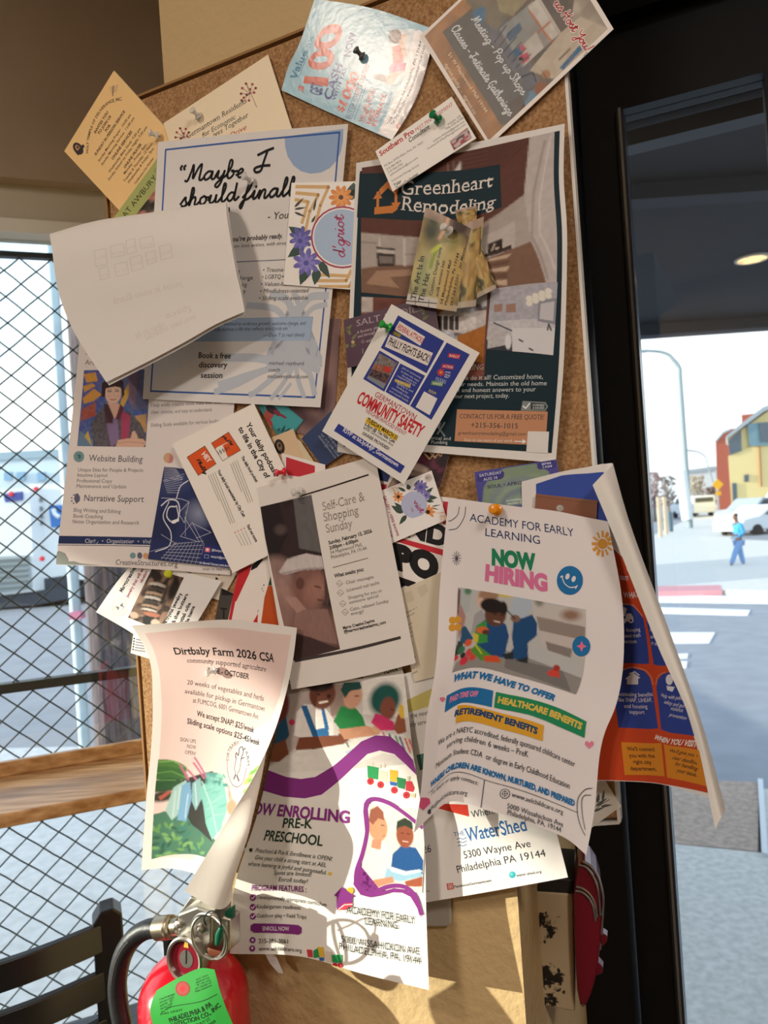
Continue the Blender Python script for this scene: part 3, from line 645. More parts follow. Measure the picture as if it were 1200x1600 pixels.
p.T(', you\u2019re probably ready.', 445, 660, 738, 640, '2E2A2A', h=25, bold=1, ital=.2)
p.T('ention into action, with structure', 440, 694, 800, 671, '55504E', h=19, ital=.2)
p.line([(475, 765), (800, 750)], 3, '5A6A88')
g = '4A4646'
p.L([('ing', 488, 823, 515, 822), ('change', 503, 858, 582, 857), ('ching', 503, 893, 552, 892), ('nity', 508, 928, 546, 927)], g, h=22, ital=.15)
p.L([('\u2022 Trauma-', 635, 817, 748, 814), ('\u2022 LGBTQ+', 630, 853, 744, 851), ('\u2022 Values-based', 624, 890, 795, 888), ('\u2022 Mindfulness-oriented', 620, 926, 872, 923), ('\u2022 Sliding scale available', 614, 963, 870, 961)], g, h=22, ital=.15)
p.L([('wanted to embrace growth, welcome change, and', 430, 1095, 857, 1092), ('fully pursue a life that reflects who I truly am.\u201d', 380, 1124, 775, 1118), ('\u2014 Dani T (a real client)', 636, 1155, 850, 1152)], '3E4550', h=19, ital=.2)
p.L([('Book a free', 300, 1264, 468, 1268), ('discovery', 302, 1314, 450, 1314), ('session', 312, 1368, 425, 1369)], '2A2828', h=30, bold=1)
p.L([('michael roytburd', 668, 1300, 848, 1303), ('coach', 665, 1335, 724, 1336), ('michaelroytburd.com', 660, 1369, 870, 1371)], '4A4848', h=20)
p.build('blue bordered white flyer with a big black handwritten headline and tree watermark', 'flyer')
# ---- white packet of sheets flopped over ----
for i in range(2):
    d = i * 3.0
    K(60, 80, 2.857)
    e = i * 9
    q = Page('folded_sheets', [
        [(62 + e, 850, 10 - d / 2), (250, 775, 10 - d / 2), (500, 735, 10 - d / 2), (700, 705, 10 - d / 2), (832 + e, 702, 10 - d / 2)],
        [(50 + e, 815, 30 - d), (250, 760, 30 - d), (500, 722, 30 - d), (700, 690, 28 - d), (836 + e, 674, 24 - d)],
        [(60 + e, 880, 44 - d), (260, 830, 44 - d), (520, 800, 44 - d), (720, 780, 40 - d), (842 + e, 740, 36 - d)],
        [(86 + e, 1060, 50 - d), (300, 1000, 50 - d), (550, 960, 48 - d), (740, 940, 46 - d), (878 + e, 960, 43 - d)],
        [(160 + e, 1255, 52 - d), (380, 1200, 50 - d), (600, 1130, 48 - d), (770, 1080, 46 - d), (903 + e, 1070, 44 - d)],
        [(303 + i * 12, 1478 + i * 14, 54 - d), (480 + i * 4, 1390 + i * 16, 52 - d), (650 + i * 4, 1300 + i * 16, 50 - d), (790 + i * 4, 1220 + i * 14, 48 - d), (921, 1162 + i * 16, 46 - d)]],
        216, 190, vs=[0, .1, .22, .45, .72, 1], step=6, col='F3EEE8')
    if i == 0:
        gh = 'E6DFD8'
        for j, (x, y, w, hh) in enumerate([(250, 880, 50, 70), (320, 860, 60, 50), (390, 835, 40, 60), (450, 825, 60, 45), (270, 960, 40, 50), (340, 940, 55, 55), (410, 910, 50, 60), (480, 890, 40, 50), (540, 860, 50, 60)]):
            q.line([(x, y + 12), (x + w, y), (x + w + 8, y + hh), (x + 8, y + hh + 12)], 4, gh, closed=True); q.lay -= 1
            q.T('abr so', x + w - 2, y + 30, x + 8, y + 42, gh, h=14)
        for t, *cc in [('Space', 680, 1135, 565, 1175), ('your own support', 700, 1175, 470, 1270), ('Sunday at noon group', 640, 1030, 330, 1110), ('open to all', 560, 1210, 430, 1262)]: q.T(t, *cc, gh, h=30)
    q.build('front white sheet of the folded packet, faint reversed print showing through' if i == 0 else 'rear white sheet of the folded packet, its edge showing below the front sheet', 'sheet', 'folded white packet')
# ---- floral business card by the big flyer ----
K(220, 180, 3.3333)
p = Page('business_card', quad((785, 352), (1215, 342), (1185, 915), (743, 882), 7.6), 118, 152, col='F5F1EA', thick=.4)
gold = 'D9B072'
for q in [[(810, 372), (978, 374), (935, 470), (905, 590)], [(810, 405), (925, 415), (880, 500), (858, 600)], [(806, 440), (872, 452), (840, 560)]]: p.line(q, 17, gold)
for q in [[(925, 830), (1085, 838)], [(905, 862), (1070, 862), (1095, 810)], [(930, 893), (1085, 893), (1120, 830)]]: p.line(q, 15, gold)
dk = '28453A'
for a in [(800, 480, 850, 430, 14), (800, 490, 862, 480, 12), (800, 505, 860, 530, 13), (900, 500, 915, 425, 12), (890, 560, 912, 520, 13)]: p.leaf(*a, '3A3428')
for a in [(860, 640, 770, 580, 60), (850, 680, 765, 740, 55), (870, 780, 830, 885, 60), (920, 800, 905, 885, 50), (930, 760, 985, 850, 44), (1100, 420, 1110, 350, 60), (1080, 440, 1120, 380, 50)]: p.leaf(*a, dk)
p.up()
p.flower(835, 640, 62, '5A56A8', '3A3A80', 9); p.flower(830, 655, 44, '7470C4', '45459A', 8); p.flower(865, 765, 72, '6A64B4', '4A4694', 9); p.flower(862, 770, 48, '8A84D0', '5450A0', 8)
p.flower(1043, 428, 62, 'E08A34', '5A2A18', 10); p.flower(1043, 428, 42, 'F0A050', '4A2418', 9)
p.ell(1050, 636, 164, 162, 'A83058').ell(1050, 636, 155, 153, 'F4F0EC').ell(1050, 636, 148, 146, 'A9C0DC')
p.script("d'griot", 1064, 742, 1056, 520, 30, 7, 'A8205C')
p.build('floral business card with a pale blue circle, tucked beside the dark remodeling flyer', 'business card', m='card')
# ---- dark green remodeling flyer ----
K(520, 160, 2.857)
p = Page('remodeling_flyer', [[(105, 270, 8), (560, 192, 9), (1035, 95, 11)], [(90, 590, 8), (560, 520, 9), (1030, 305, 12)], [(75, 914, 8), (560, 850, 9), (1046, 620, 18)], [(66, 1180, 8), (545, 1150, 9), (1035, 1080, 14)], [(57, 1530, 8), (520, 1570, 8), (995, 1609, 9)]],
         216, 285, vs=[0, .16, .42, .66, 1], step=4, lift=.15, dz=.02)
p.rect(p.W * .021, p.H * .02, p.W * .958, p.H * .952, '16303A')
K(520, 160, 2.857)
c = Canvas([(130, 292), (990, 130), (1000, 805), (128, 848)], 130, 100, 'B9A79C')
c.poly([(-50, 250), (900, 80), (862, 372), (750, 420), (500, 520), (-50, 520)], '6A4238')
for i in range(14): c.line([(450, 360 - i * 14), (700, 300 - i * 12), (900, 150 - i * 22)], 4, '4A2C26', .7)
c.poly([(500, 330), (580, 230), (575, 310), (500, 335)], 'E4DCD8'); c.line([(520, 250), (520, 330)], 5, '8A7A74'); c.line([(545, 240), (545, 320)], 5, '8A7A74')
c.poly([(892, 60), (1020, 60), (1020, 820), (925, 800), (885, 620), (862, 372)], 'CFC6C2')
c.line([(950, 170), (905, 380), (890, 600), (960, 790)], 10, 'B0A5A0'); c.line([(975, 150), (930, 420), (925, 600), (990, 760)], 6, 'E9E2DE')
c.poly([(640, 480), (862, 372), (886, 625), (650, 640)], 'BDB2AA'); c.poly([(640, 520), (820, 480), (815, 625), (640, 630)], 'CEC4BC')
c.poly([(128, 700), (260, 655), (420, 640), (650, 640), (886, 625), (960, 820), (120, 860)], '8C6A56')
c.poly([(200, 700), (350, 668), (370, 700), (260, 730), (300, 790), (150, 790)], 'B8937A')
for i in range(5): c.poly([(640, 640 + i * 28), (800 - i * 5, 650 + i * 30), (780, 668 + i * 32), (640, 650 + i * 28)], 'D8BCA4' if i % 2 == 0 else '7A5A48')
c.poly([(660, 612), (800, 605), (800, 630), (660, 628)], '4A3A34'); c.poly([(695, 558), (762, 553), (758, 618), (693, 612)], '33261F'); c.line([(712, 600), (725, 570)], 8, 'D8C8B4'); c.ell(735, 598, 9, 9, 'C8B8A4')
c.poly([(128, 520), (415, 500), (410, 620), (330, 640), (128, 690)], 'C2B6AC'); c.line([(215, 530), (215, 660)], 8, 'E2DAD4'); c.line([(325, 520), (325, 650)], 10, 'E2DAD4')
c.poly([(200, 572), (284, 566), (282, 660), (204, 674)], '453C38'); c.poly([(202, 582), (284, 576), (284, 594), (202, 600)], 'D8D0CA'); c.poly([(212, 616), (276, 610), (274, 645), (214, 655)], '8C807A')
c.line([(130, 560), (200, 555)], 5, '8C8078'); c.line([(330, 590), (400, 580)], 5, '9A8E86')
c.noise(.06, 40, 2)
p.photo(c)
p.poly([(120, 318), (746, 276), (754, 468), (108, 514)], '16303A')
or_ = 'E08A45'
for q in [[(200, 405), (200, 490), (190, 494)], ]: p.line([(202, 404), (200, 482)], 20, or_)
p.line([(192, 484), (262, 478)], 20, or_); p.line([(283, 395), (282, 455)], 20, or_); p.line([(215, 398), (248, 365), (285, 398)], 17, or_)
p.poly([(180, 432), (222, 428), (202, 398)], or_); p.poly([(262, 448), (304, 446), (280, 488)], or_); p.poly([(258, 458), (262, 498), (292, 476)], or_)
p.T('Greenheart', 305, 412, 716, 372, 'F6EEE6', h=60, serif=True)
p.T('Remodeling', 304, 480, 726, 466, 'F6EEE6', h=58, serif=True)
c = Canvas([(128, 868), (700, 838), (675, 1240), (128, 1240)], 70, 60, '7A4A3E')
c.poly([(128, 868), (180, 862), (180, 930), (128, 935)], 'D0C4BC')
c.noise(.25, 12, 4)
p.photo(c)
c = Canvas([(420, 890), (690, 850), (672, 1165), (420, 1100)], 70, 64, 'C2C6CC')
c.noise(.9, 16, 7, '6A5A5A').noise(.8, 12, 9, 'DDE2EA')
c.poly([(430, 940), (500, 905), (560, 935), (690, 925), (690, 1040), (430, 1010)], 'D8D0CC')
for i in range(5): c.poly([(440 + i * 26, 950), (460 + i * 26, 945), (460 + i * 26, 1015), (440 + i * 26, 1010)], '4A4644')
c.poly([(425, 945), (495, 905), (500, 920), (440, 960)], 'C88A4A'); c.poly([(590, 925), (640, 960), (640, 1000), (560, 1020), (560, 940)], 'E6E0DC')
c.poly([(555, 1040), (690, 990), (690, 1180), (555, 1120)], 'B87434').noise(.15, 20, 3)
p.photo(c)
c = Canvas([(706, 834), (1004, 803), (984, 1129), (682, 1104)], 80, 90, 'BFBDC6')
c.poly([(700, 980), (1000, 960), (990, 1140), (680, 1120)], 'D8D6DA'); c.poly([(680, 1060), (800, 1045), (830, 1130), (680, 1120)], '3E424C')
c.poly([(700, 980), (800, 1030), (800, 1080), (690, 1100)], 'CFCBCC').noise(.12, 24, 5)
c.poly([(800, 1010), (1000, 1000), (995, 1140), (805, 1128)], 'ECEAEC'); c.poly([(920, 890), (1000, 870), (995, 985), (915, 975)], '9A9CA6'); c.poly([(930, 900), (990, 885), (985, 970), (925, 965)], 'DAD8DC')
c.poly([(720, 905), (760, 900), (758, 935), (720, 938)], 'B08A7A'); c.poly([(775, 905), (820, 900), (818, 940), (775, 940)], 'B08A7A')
c.line([(720, 985), (800, 1020)], 7, '55555C'); c.ell(785, 1070, 14, 34, 'F2F0F2'); c.line([(960, 1010), (965, 985), (975, 1010)], 7, '45454C'); c.line([(835, 1060), (850, 1068)], 7, '333338'); c.line([(880, 1100), (895, 1108)], 7, '333338')
for i in range(8): c.ell(880 + (i % 4) * 28, 880 - (i % 4) * 12 + (i // 4) * 20, 15, 13, 'FBF6E8')
p.photo(c)
K(520, 440, 2.857)
w = 'DCE4E4'
p.T('GREENHEART REMODELING', 290, 392, 672, 393, 'C9B9A6', h=22, serif=True)
p.L([('From renovation to construction, we do it all! Customized home,', 170, 436, 938, 434), ('tailored to your needs. Maintain the old home', 400, 466, 955, 463), ('transparent and honest answers to your', 430, 493, 906, 490), ('before your next project, today.', 460, 520, 787, 518)], w, h=19)
p.poly([(555, 570), (960, 580), (950, 732), (544, 712)], 'D59A74')
p.T('CONTACT US FOR A FREE QUOTE!', 566, 610, 943, 616, '2A3A40', h=21, serif=True)
p.T('+215-356-1015', 617, 650, 826, 656, '2A3A40', h=22, serif=True)
p.T('greenheartremodeling@gmail.com', 560, 682, 862, 688, '3A4446', h=16)
p.T('Scan to see more of our work', 588, 712, 803, 717, 'F6EEE6', h=13)
p.line([(812, 713), (856, 714)], 4, 'FFFFFF'); p.poly([(848, 703), (864, 714), (847, 725)], 'FFFFFF')
p.poly([(872, 668), (966, 670), (960, 766), (864, 760)], 'F4F0EC')
p.poly([(848, 533), (950, 538), (962, 558), (950, 578), (840, 576)], '8E9694'); p.poly([(884, 540), (946, 544), (955, 558), (946, 572), (884, 570)], '3A464A')
p.line([(850, 556), (862, 566), (880, 543)], 6, 'FFFFFF'); p.T('LICENSED', 893, 555, 945, 557, 'DDE2E0', h=9, bold=1); p.T('& INSURED', 893, 568, 945, 569, 'DDE2E0', h=9, bold=1)
p.L([('Electrical and', 402, 704, 527, 708), ('Plumbing', 440, 724, 513, 725)], w, h=15)
for q in [[(465, 640), (500, 690)], [(500, 630), (468, 680)], [(480, 632), (474, 650)]]: p.line(q, 8, '8E9A9C')
p.build('dark green remodeling flyer with room photographs on the right half of the corkboard', 'flyer')
# ---- glossy tax postcard ----
K(430, 0, 4.6154)
p = Page('tax_postcard', [[(45, 650, 4), (95, 480, 4), (180, 300, 4.5), (285, -10, 5.5)], [(400, 815, 3), (480, 560, 3.6), (560, 330, 3.8), (700, 60, 4)], [(840, 1010, 3), (960, 820, 3), (1060, 590, 3), (1160, 215, 3)]], 152, 108, step=6, col='9CCBDC', thick=.4)
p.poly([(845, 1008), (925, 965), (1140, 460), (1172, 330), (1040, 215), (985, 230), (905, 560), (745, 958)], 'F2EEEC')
p.T('Value', 150, 585, 240, 372, '1C7FA6', h=48, bold=2, ital=.15); p.T('Tax', 232, 388, 282, 260, '2E98BC', h=46, ital=.15)
p.line([(170, 560), (235, 405)], 5, '1C7FA6')
rd = 'CE4A22'
p.T('$', 208, 670, 222, 628, rd, h=52, bold=2); p.T('100', 368, 622, 505, 165, rd, h=170, bold=.035)
bl = '23398C'
p.T('GET', 328, 695, 350, 610, bl, h=88, bold=2)
p.T('CASH', 400, 728, 490, 470, bl, h=60, bold=2); p.T('NOW', 540, 410, 590, 230, bl, h=48, bold=2)
p.T('WITH TAX', 432, 728, 520, 490, bl, h=26, bold=1)
p.T('$', 488, 812, 500, 770, rd, h=46, bold=2); p.T('1000', 510, 770, 610, 540, rd, h=66, bold=2); p.T('UP TO $7500', 598, 690, 680, 470, rd, h=34, bold=1)
p.line([(508, 845), (548, 858), (630, 645), (590, 635)], 3, bl, closed=True)
p.T('GET UP TO', 540, 852, 598, 700, '2A3A6A', h=24); p.T('in advance on your refund today', 575, 862, 660, 620, '2A4A7A', h=12)
p.T('WE ARE OPEN', 622, 880, 705, 650, 'C84A34', h=23, bold=1); p.T('COME IN NOW', 645, 885, 728, 650, 'C84A34', h=23, bold=1)
p.T('FREE', 688, 898, 722, 795, 'C84A34', h=32, bold=2); p.T('ESTIMATE', 722, 912, 802, 685, 'C84A34', h=32, bold=2)
for i in range(3): p.line([(732 + i * 9, 915 + i * 4), (835 + i * 6, 655 + i * 6)], 3, '3A6A9A')
p.T('5618 Germantown Ave Philadelphia, PA 19144', 822, 895, 1058, 300, '2A3050', h=21, bold=1)
p.T('Tel: 215-605-0595 \u2022 www.valuetaxservice.net', 848, 905, 1085, 330, '2A3050', h=22, bold=1)
p.T('DIRECT TIME, AVOID LINE, DON\u2019T WAIT  Available in App Store', 920, 905, 1110, 420, '3A4060', h=14)
p.ell(893, 912, 20, 20, 'D83A2A').ell(893, 912, 12, 12, 'F2EEEC').line([(888, 905), (900, 918)], 5, 'D83A2A')
c = Canvas([(700, 560), (830, 215), (1010, 210), (900, 640)], 60, 60, 'B9D8E4')
c.poly([(830, 215), (1010, 200), (1000, 330), (960, 470), (860, 420)], 'D8E4EA')
c.ell(870, 255, 52, 44, '6A4A34', 30); c.ell(770, 570, 62, 44, '5A4030', 20); c.ell(820, 600, 20, 22, 'C89A80'); c.ell(930, 260, 20, 22, 'D8B094')
c.poly([(900, 280), (945, 250), (955, 380), (920, 420)], 'D9B296'); c.poly([(850, 320), (905, 310), (935, 420), (860, 445)], 'D8503E'); c.poly([(830, 470), (860, 430), (970, 425), (960, 480), (830, 515)], 'D65A8A')
c.poly([(800, 560), (835, 510), (950, 480), (880, 540), (850, 610), (815, 610)], 'CFA68A'); c.line([(1000, 330), (985, 350)], 6, '8A5A7A')
p.photo(c)
p.build('glossy light blue tax service postcard shining at the top of the corkboard', 'postcard', m='gloss')
# ---- venue photo card ----
K(650, 0, 3.871)
p = Page('venue_card', quad((790, -500), (1195, 175), (440, 885), (20, 220), 5), 190, 150, col='F3ECE4', thick=.4)
c = Canvas([(770, -470), (1160, 175), (440, 850), (52, 218)], 130, 110, 'B9B0A2')
c.poly([(40, 220), (330, -60), (900, 760), (440, 870)], 'B98A60').noise(.18, 10, 4)
c.poly([(165, 190), (230, 140), (470, -60), (1000, -300), (900, 500), (580, 740), (520, 755)], '76706A')
c.poly([(330, 60), (560, 90), (760, 480), (570, 640), (480, 500), (500, 300)], '7A7E88')
c.poly([(280, -60), (700, -60), (500, 180), (380, 90)], '8A8474').noise(.3, 14, 6, '4A4640', .6)
c.poly([(500, -20), (700, -20), (600, 90), (520, 60)], 'A8A080'); c.ell(395, 90, 40, 60, '5A86A8', 30)
c.poly([(520, 170), (720, 0), (890, 190), (660, 400)], '9EA2A0').noise(.25, 20, 9, '5A5A5E', .5)
c.poly([(690, 30), (760, -20), (890, 190), (820, 250)], 'D6D2CA'); c.line([(700, 60), (830, 245)], 12, 'C07A58'); c.line([(820, 130), (720, 220)], 12, 'C07A58'); c.line([(760, 0), (880, 200)], 8, 'BDB4AA')
c.poly([(560, 200), (640, 130), (660, 170), (580, 250)], '4A7090'); c.poly([(600, 300), (680, 250), (700, 300), (610, 340)], '4A7090'); c.poly([(655, 270), (740, 190), (790, 280), (670, 390)], 'CDC8C0')
c.poly([(640, 330), (690, 310), (705, 345), (660, 380)], 'D04A6A'); c.ell(660, 285, 16, 20, 'D05A78'); c.ell(650, 350, 18, 12, '2E2A2C')
for i in range(6): c.line([(490 + i * 26, 250 + i * 30), (560 + i * 30, 150 + i * 34)], 6, '3E4A56')
c.poly([(890, 190), (1000, 100), (1180, 180), (880, 480), (700, 420)], 'CBC0AE'); c.poly([(880, 400), (1000, 265), (1015, 290), (900, 415)], '4A78A0'); c.line([(880, 350), (940, 290)], 12, '8A7A6C')
c.poly([(640, 560), (880, 490), (890, 510), (690, 690)], '6E96B0'); c.poly([(570, 620), (650, 560), (690, 690), (590, 760)], '6A5044').noise(.4, 22, 2, 'A08A78', .5)
c.line([(640, 540), (600, 480), (720, 430), (740, 480)], 7, '2A2C32'); c.ell(770, 530, 40, 46, '9A6A50', 20); c.ell(800, 440, 26, 26, 'B88A68'); c.line([(770, 420), (830, 500)], 5, '7A6A5A')
c.poly([(165, 190), (230, 140), (345, 60), (700, 560), (585, 735), (520, 755)], '70706C', .75)
p.photo(c)
p.script('Meeting - Pop up Shops', 335, 118, 640, 578, 26, 6, 'DDE2E4'); p.script('Classes - Intimate Gatherings', 212, 178, 562, 705, 26, 6, 'E4E8EA')
p.T('51 W Maplewood Mall 19144', 193, 330, 420, 684, 'F0E0C4', h=22); p.T('dgriot.philly  -  dgriot.co', 170, 392, 352, 695, 'F0E0C4', h=22)
p.script('us Host You!', 832, 22, 1030, 318, 30, 14, 'F4F0EC'); p.script('us Host You!', 832, 22, 1030, 318, 30, 6, 'C03030')
p.T('starting at $50', 960, 415, 1040, 320, '4A403C', h=10)
p.build('large photo card of a gift shop interior overhanging the top right corner of the corkboard', 'photo card', m='card')
# ---- white pest control business card ----
K(420, 0, 2.2222)
p = Page('business_card', quad((370, 525), (635, 335), (720, 480), (430, 665), 14.5), 89, 51, col='F4F0E8', thick=.4)
p.T('Southern Pro', 388, 543, 506, 460, 'C02430', h=17, bold=2, serif=True); p.T('PEST MANAGEMENT', 510, 458, 640, 365, 'C83A44', h=11, ital=.2, serif=True)
p.T('Consultant', 488, 496, 560, 445, '2A2626', h=15, bold=1, ital=.25, serif=True)
p.L([('PO Box 24702 Elkins Park, PA 19027', 403, 580, 538, 496), ('215-983-9819', 410, 592, 460, 561), ('215-906-2762', 416, 602, 466, 571), ('johnwilliams@aol.com', 422, 612, 518, 550), ('Contracted Damage Service', 428, 632, 522, 575), ('Atlanta, GA', 622, 436, 668, 404), ('706-330-6298', 615, 452, 676, 412), ('jwilson.Atlanta@gmail.com', 572, 494, 680, 424), ('SouthernProPestManagement.com', 552, 520, 684, 434)], '4A4644', h=7)
p.T('Tyler', 437, 650, 462, 632, '2A2626', h=11, bold=1, serif=True); p.T('Owner/Technician', 443, 660, 520, 606, '2A2626', h=9, bold=1, serif=True)
c = Canvas([(627, 490), (690, 443), (706, 478), (643, 522)], 28, 18, '4A4040'); c.noise(.9, 7, 5, 'B03040').noise(.7, 6, 8, 'D8CCC8'); p.photo(c)
p.build('white pest control business card under a green push pin', 'business card', m='card')
# ---- fan of plastic hat cards ----
K(620, 310, 7.0588)
def hat(name, tl, tr, br, bl, h, label, front=False):
    p = Page(name, [[(*tl, h), ((tl[0] + tr[0]) / 2, (tl[1] + tr[1]) / 2, h + 1.5), (*tr, h)], [((tl[0] + bl[0]) / 2, (tl[1] + bl[1]) / 2, h), ((tl[0] + br[0]) / 2, (tl[1] + br[1]) / 2, h + 2.2), ((tr[0] + br[0]) / 2, (tr[1] + br[1]) / 2, h)], [(*bl, h + 1), ((bl[0] + br[0]) / 2, (bl[1] + br[1]) / 2, h + 3), (*br, h + 1)]], 51, 89, step=3, col='8A7A52', thick=.5)
    c = Canvas([tl, tr, br, bl], 44, 74, '8E8450')
    c.noise(.9, 8, 3, '3E4224').noise(.9, 6, 9, 'B7A262').noise(.8, 10, 5, '2A2A1C').noise(.6, 5, 21, 'C8A060')
    c.uv(0, 0, 1, .1, 'B89C8C', .8); c.uv(0, .93, 1, 1, 'B8AC9C', .8)
    if front:
        c.ell(400, 800, 240, 420, 'B9BE86', 20, .5, .6).ell(560, 950, 160, 330, 'C4A25C', 15, .5, .7).ell(700, 300, 150, 180, '3A2618', 0, .5, .9).ell(380, 380, 110, 160, '34381E', 0, .5, .8).ell(640, 520, 120, 50, '9A9050', -55, .4, .8)
        c.line([(590, 130), (540, 330), (470, 470)], 44, 'D8A888', .7); c.line([(370, 790), (400, 680), (450, 590)], 40, '8E9A3C')
        c.ell(430, 585, 70, 26, 'C8D24A', -35); c.uv(0, .9, .6, 1, 'C9C2BC', .9)
    p.photo(c)
    if front:
        i = '2C2820'
        p.line([(300, 100), (500, 110)], 10, '3A302C'); p.line([(500, 110), (495, 150)], 12, '2A2220')
        p.line([(100, 1130), (440, 1160)], 9, '3A3836'); p.line([(205, 1085), (205, 1180)], 8, '3A3836'); p.line([(355, 1120), (350, 1200)], 8, '3A3836')
        p.T('The Art Is In', 208, 1120, 306, 640, i, h=58, bold=1); p.T('The Hat', 292, 1145, 366, 830, i, h=58, bold=1)
        p.T('Custom Design mens', 388, 1075, 498, 545, i, h=36, bold=1); p.T('and& womens hats', 455, 1085, 532, 690, i, h=34, bold=1)
        p.T('54 Maplewood Mall', 503, 1170, 605, 690, i, h=30, bold=1); p.T('Philadelphia, Pa 19144', 552, 1180, 690, 610, i, h=30, bold=1); p.T('267.263.0201', 612, 1190, 690, 850, i, h=30, bold=1); p.T('Jan Mason', 705, 780, 760, 550, i, h=30, bold=1)
    return p.build(label, 'business card', 'fan of hat cards', m='card')
hat('business_card', (640, 130), (880, 80), (880, 330), (700, 400), 15.2, 'striped pale hat card peeking out at the top of the fan')
hat('business_card', (690, 480), (900, 440), (1100, 990), (885, 1100), 16.2, 'rightmost olive card in the fan of hat cards')
hat('business_card', (700, 300), (960, 200), (870, 1190), (600, 1220), 17.2, 'middle olive card in the fan of hat cards, with a torn narrow strip above')
hat('business_card', (318, 92), (860, 350), (655, 1250), (100, 1160), 18.6, 'front olive hat card of the fan with large black lettering', True)
# ---- dark purple card ----
K(520, 440, 2.857)
p = Page('business_card', quad((48, 172), (455, 60), (480, 290), (65, 386), 13), 100, 60, col='4E2E42', thick=.4)
p.T('SALT & SOILS', 106, 200, 400, 130, 'B09A9E', h=28, serif=True)
p.L([('A floristry, plant', 108, 234, 215, 206), ('and through flora', 112, 252, 225, 222), ('salt', 150, 272, 185, 262)], 'C8B4B8', h=13)
for a in [(80, 240, 60, 200, 16), (85, 260, 110, 230, 14), (70, 280, 50, 300, 18), (80, 290, 105, 280, 14), (60, 220, 88, 190, 14), (400, 170, 430, 150, 16), (405, 150, 400, 110, 16)]: p.leaf(*a, '6E7040')
p.up(); p.ell(90, 270, 8, 8, 'B8A460'); p.ell(134, 268, 9, 9, '7A5A66'); p.line([(134, 300), (134, 320)], 3, 'B09AA0')
p.build('dark purple card with thin serif lettering behind the community safety flyer', 'business card', m='card')
# ---- community safety flyer ----
p = Page('community_flyer', quad((262, 100), (655, 318), (318, 905), (-48, 668), 17), 105, 150, col='F6F2EC', thick=.3)
bv = '2F3F96'
K(540, 460, 5.4545)
p.poly([(448, 178), (840, 398), (690, 672), (300, 455)], bv); p.poly([(862, 410), (1058, 512), (731, 1070), (550, 950)], bv)
p.poly([(460, 225), (678, 362), (636, 438), (418, 300)], 'F2E8E2'); p.poly([(375, 340), (745, 500), (698, 608), (335, 445)], 'F2E8E2')
p.T('FEDERAL ATTACKS', 437, 292, 652, 418, 'CE3040', h=44, bold=1); p.poly([(410, 305), (480, 345), (462, 372), (398, 335)], '6A6434'); p.T('ARE HERE', 405, 335, 460, 366, 'C8B040', h=22, bold=1)
p.T('PHILLY FIGHTS BACK!', 358, 425, 702, 582, '1C1A1C', h=64, bold=1)
p.poly([(290, 478), (458, 578), (330, 830), (150, 720)], bv)
c = Canvas([(292, 500), (440, 585), (322, 805), (180, 715)], 40, 50, '8E9494')
c.poly([(240, 590), (410, 620), (390, 680), (230, 640)], 'C0765A').noise(.6, 14, 4, '5A4A44').poly([(335, 610), (390, 620), (375, 670), (325, 650)], 'D03830')
c.poly([(225, 635), (380, 690), (340, 760), (200, 690)], '33323C').noise(.4, 18, 6, 'A06A5A').poly([(180, 690), (340, 760), (322, 810), (175, 725)], '8A929C')
p.photo(c)
p.poly([(466, 588), (678, 693), (540, 945), (340, 830)], bv)
p.poly([(424, 720), (556, 768), (548, 800), (416, 742)], 'C9AE3A')
p.L([('Join in community', 480, 630, 640, 720), ('to learn the ways', 470, 660, 622, 745), ('the people are', 478, 695, 602, 765), ('responding to', 440, 700, 590, 782), ('resist and', 430, 735, 548, 795, '2A2A50'), ('fighting to end', 435, 762, 570, 836), ('funding for', 432, 790, 530, 850), ('community safety', 388, 800, 540, 888), ('and mental health', 370, 825, 530, 918)], 'DDDDF0', h=17)
for y, cc, t in [(0, 'D03A4A', 'RALLY'), (90, 'C23A5C', 'ACTION'), (235, '5C9A4A', 'GREEN')]: 
    x = 925 - y * .62
    p.poly([(x - 45, 500 + y), (x + 55, 512 + y), (x + 45, 552 + y), (x - 55, 535 + y)], cc); p.T(t, x - 40, 530 + y, x + 42, 543 + y, 'F4E4E4', h=20, bold=1)
p.flower(812, 665, 34, 'E04A3A', 'E8A84A', 8); p.L([('WORK', 850, 668, 895, 676), ('FOR ALL', 845, 690, 892, 700), ('PHILLY', 840, 708, 880, 716)], 'E8E4F0', h=14, bold=1)
p.T('PAX&N', 762, 735, 850, 765, 'B8C8E8', h=36, serif=True); p.T('RSVP:', 705, 830, 768, 862, 'C8BE6A', h=26, bold=1)
K(520, 440, 2.857)
p.poly([(408, 490), (467, 522), (432, 596), (370, 560)], 'F4F0EC')
p.T('GERMANTOWN', 185, 512, 364, 618, 'B8204C', h=26)
p.T('COMMUNITY SAFETY', 104, 537, 388, 697, 'D02834', h=54, bold=2); p.T('NEIGHBORHOOD EVENT', 146, 583, 322, 688, 'B8204C', h=17)
p.poly([(153, 606), (292, 688), (284, 712), (144, 628)], 'EFC832'); p.T('TUESDAY MARCH 31', 150, 622, 283, 706, '2A2420', h=18, bold=2)
p.T('6-8pm @ The Nile Cafe', 141, 641, 274, 722, INK, h=15, bold=1); p.T('6008 Germantown Ave', 135, 656, 266, 736, '4A4444', h=14); p.T('DINNER PROVIDED!', 131, 682, 248, 753, INK, h=14, bold=1)
p.poly([(26, 634), (322, 824), (302, 856), (5, 666)], bv); p.T('RSVP at bit.ly/A4JP_Germantown', 44, 668, 288, 828, 'F4F2FA', h=19, bold=1)
p.build('white, blue and red community safety flyer tilted under a bright green pin', 'flyer')
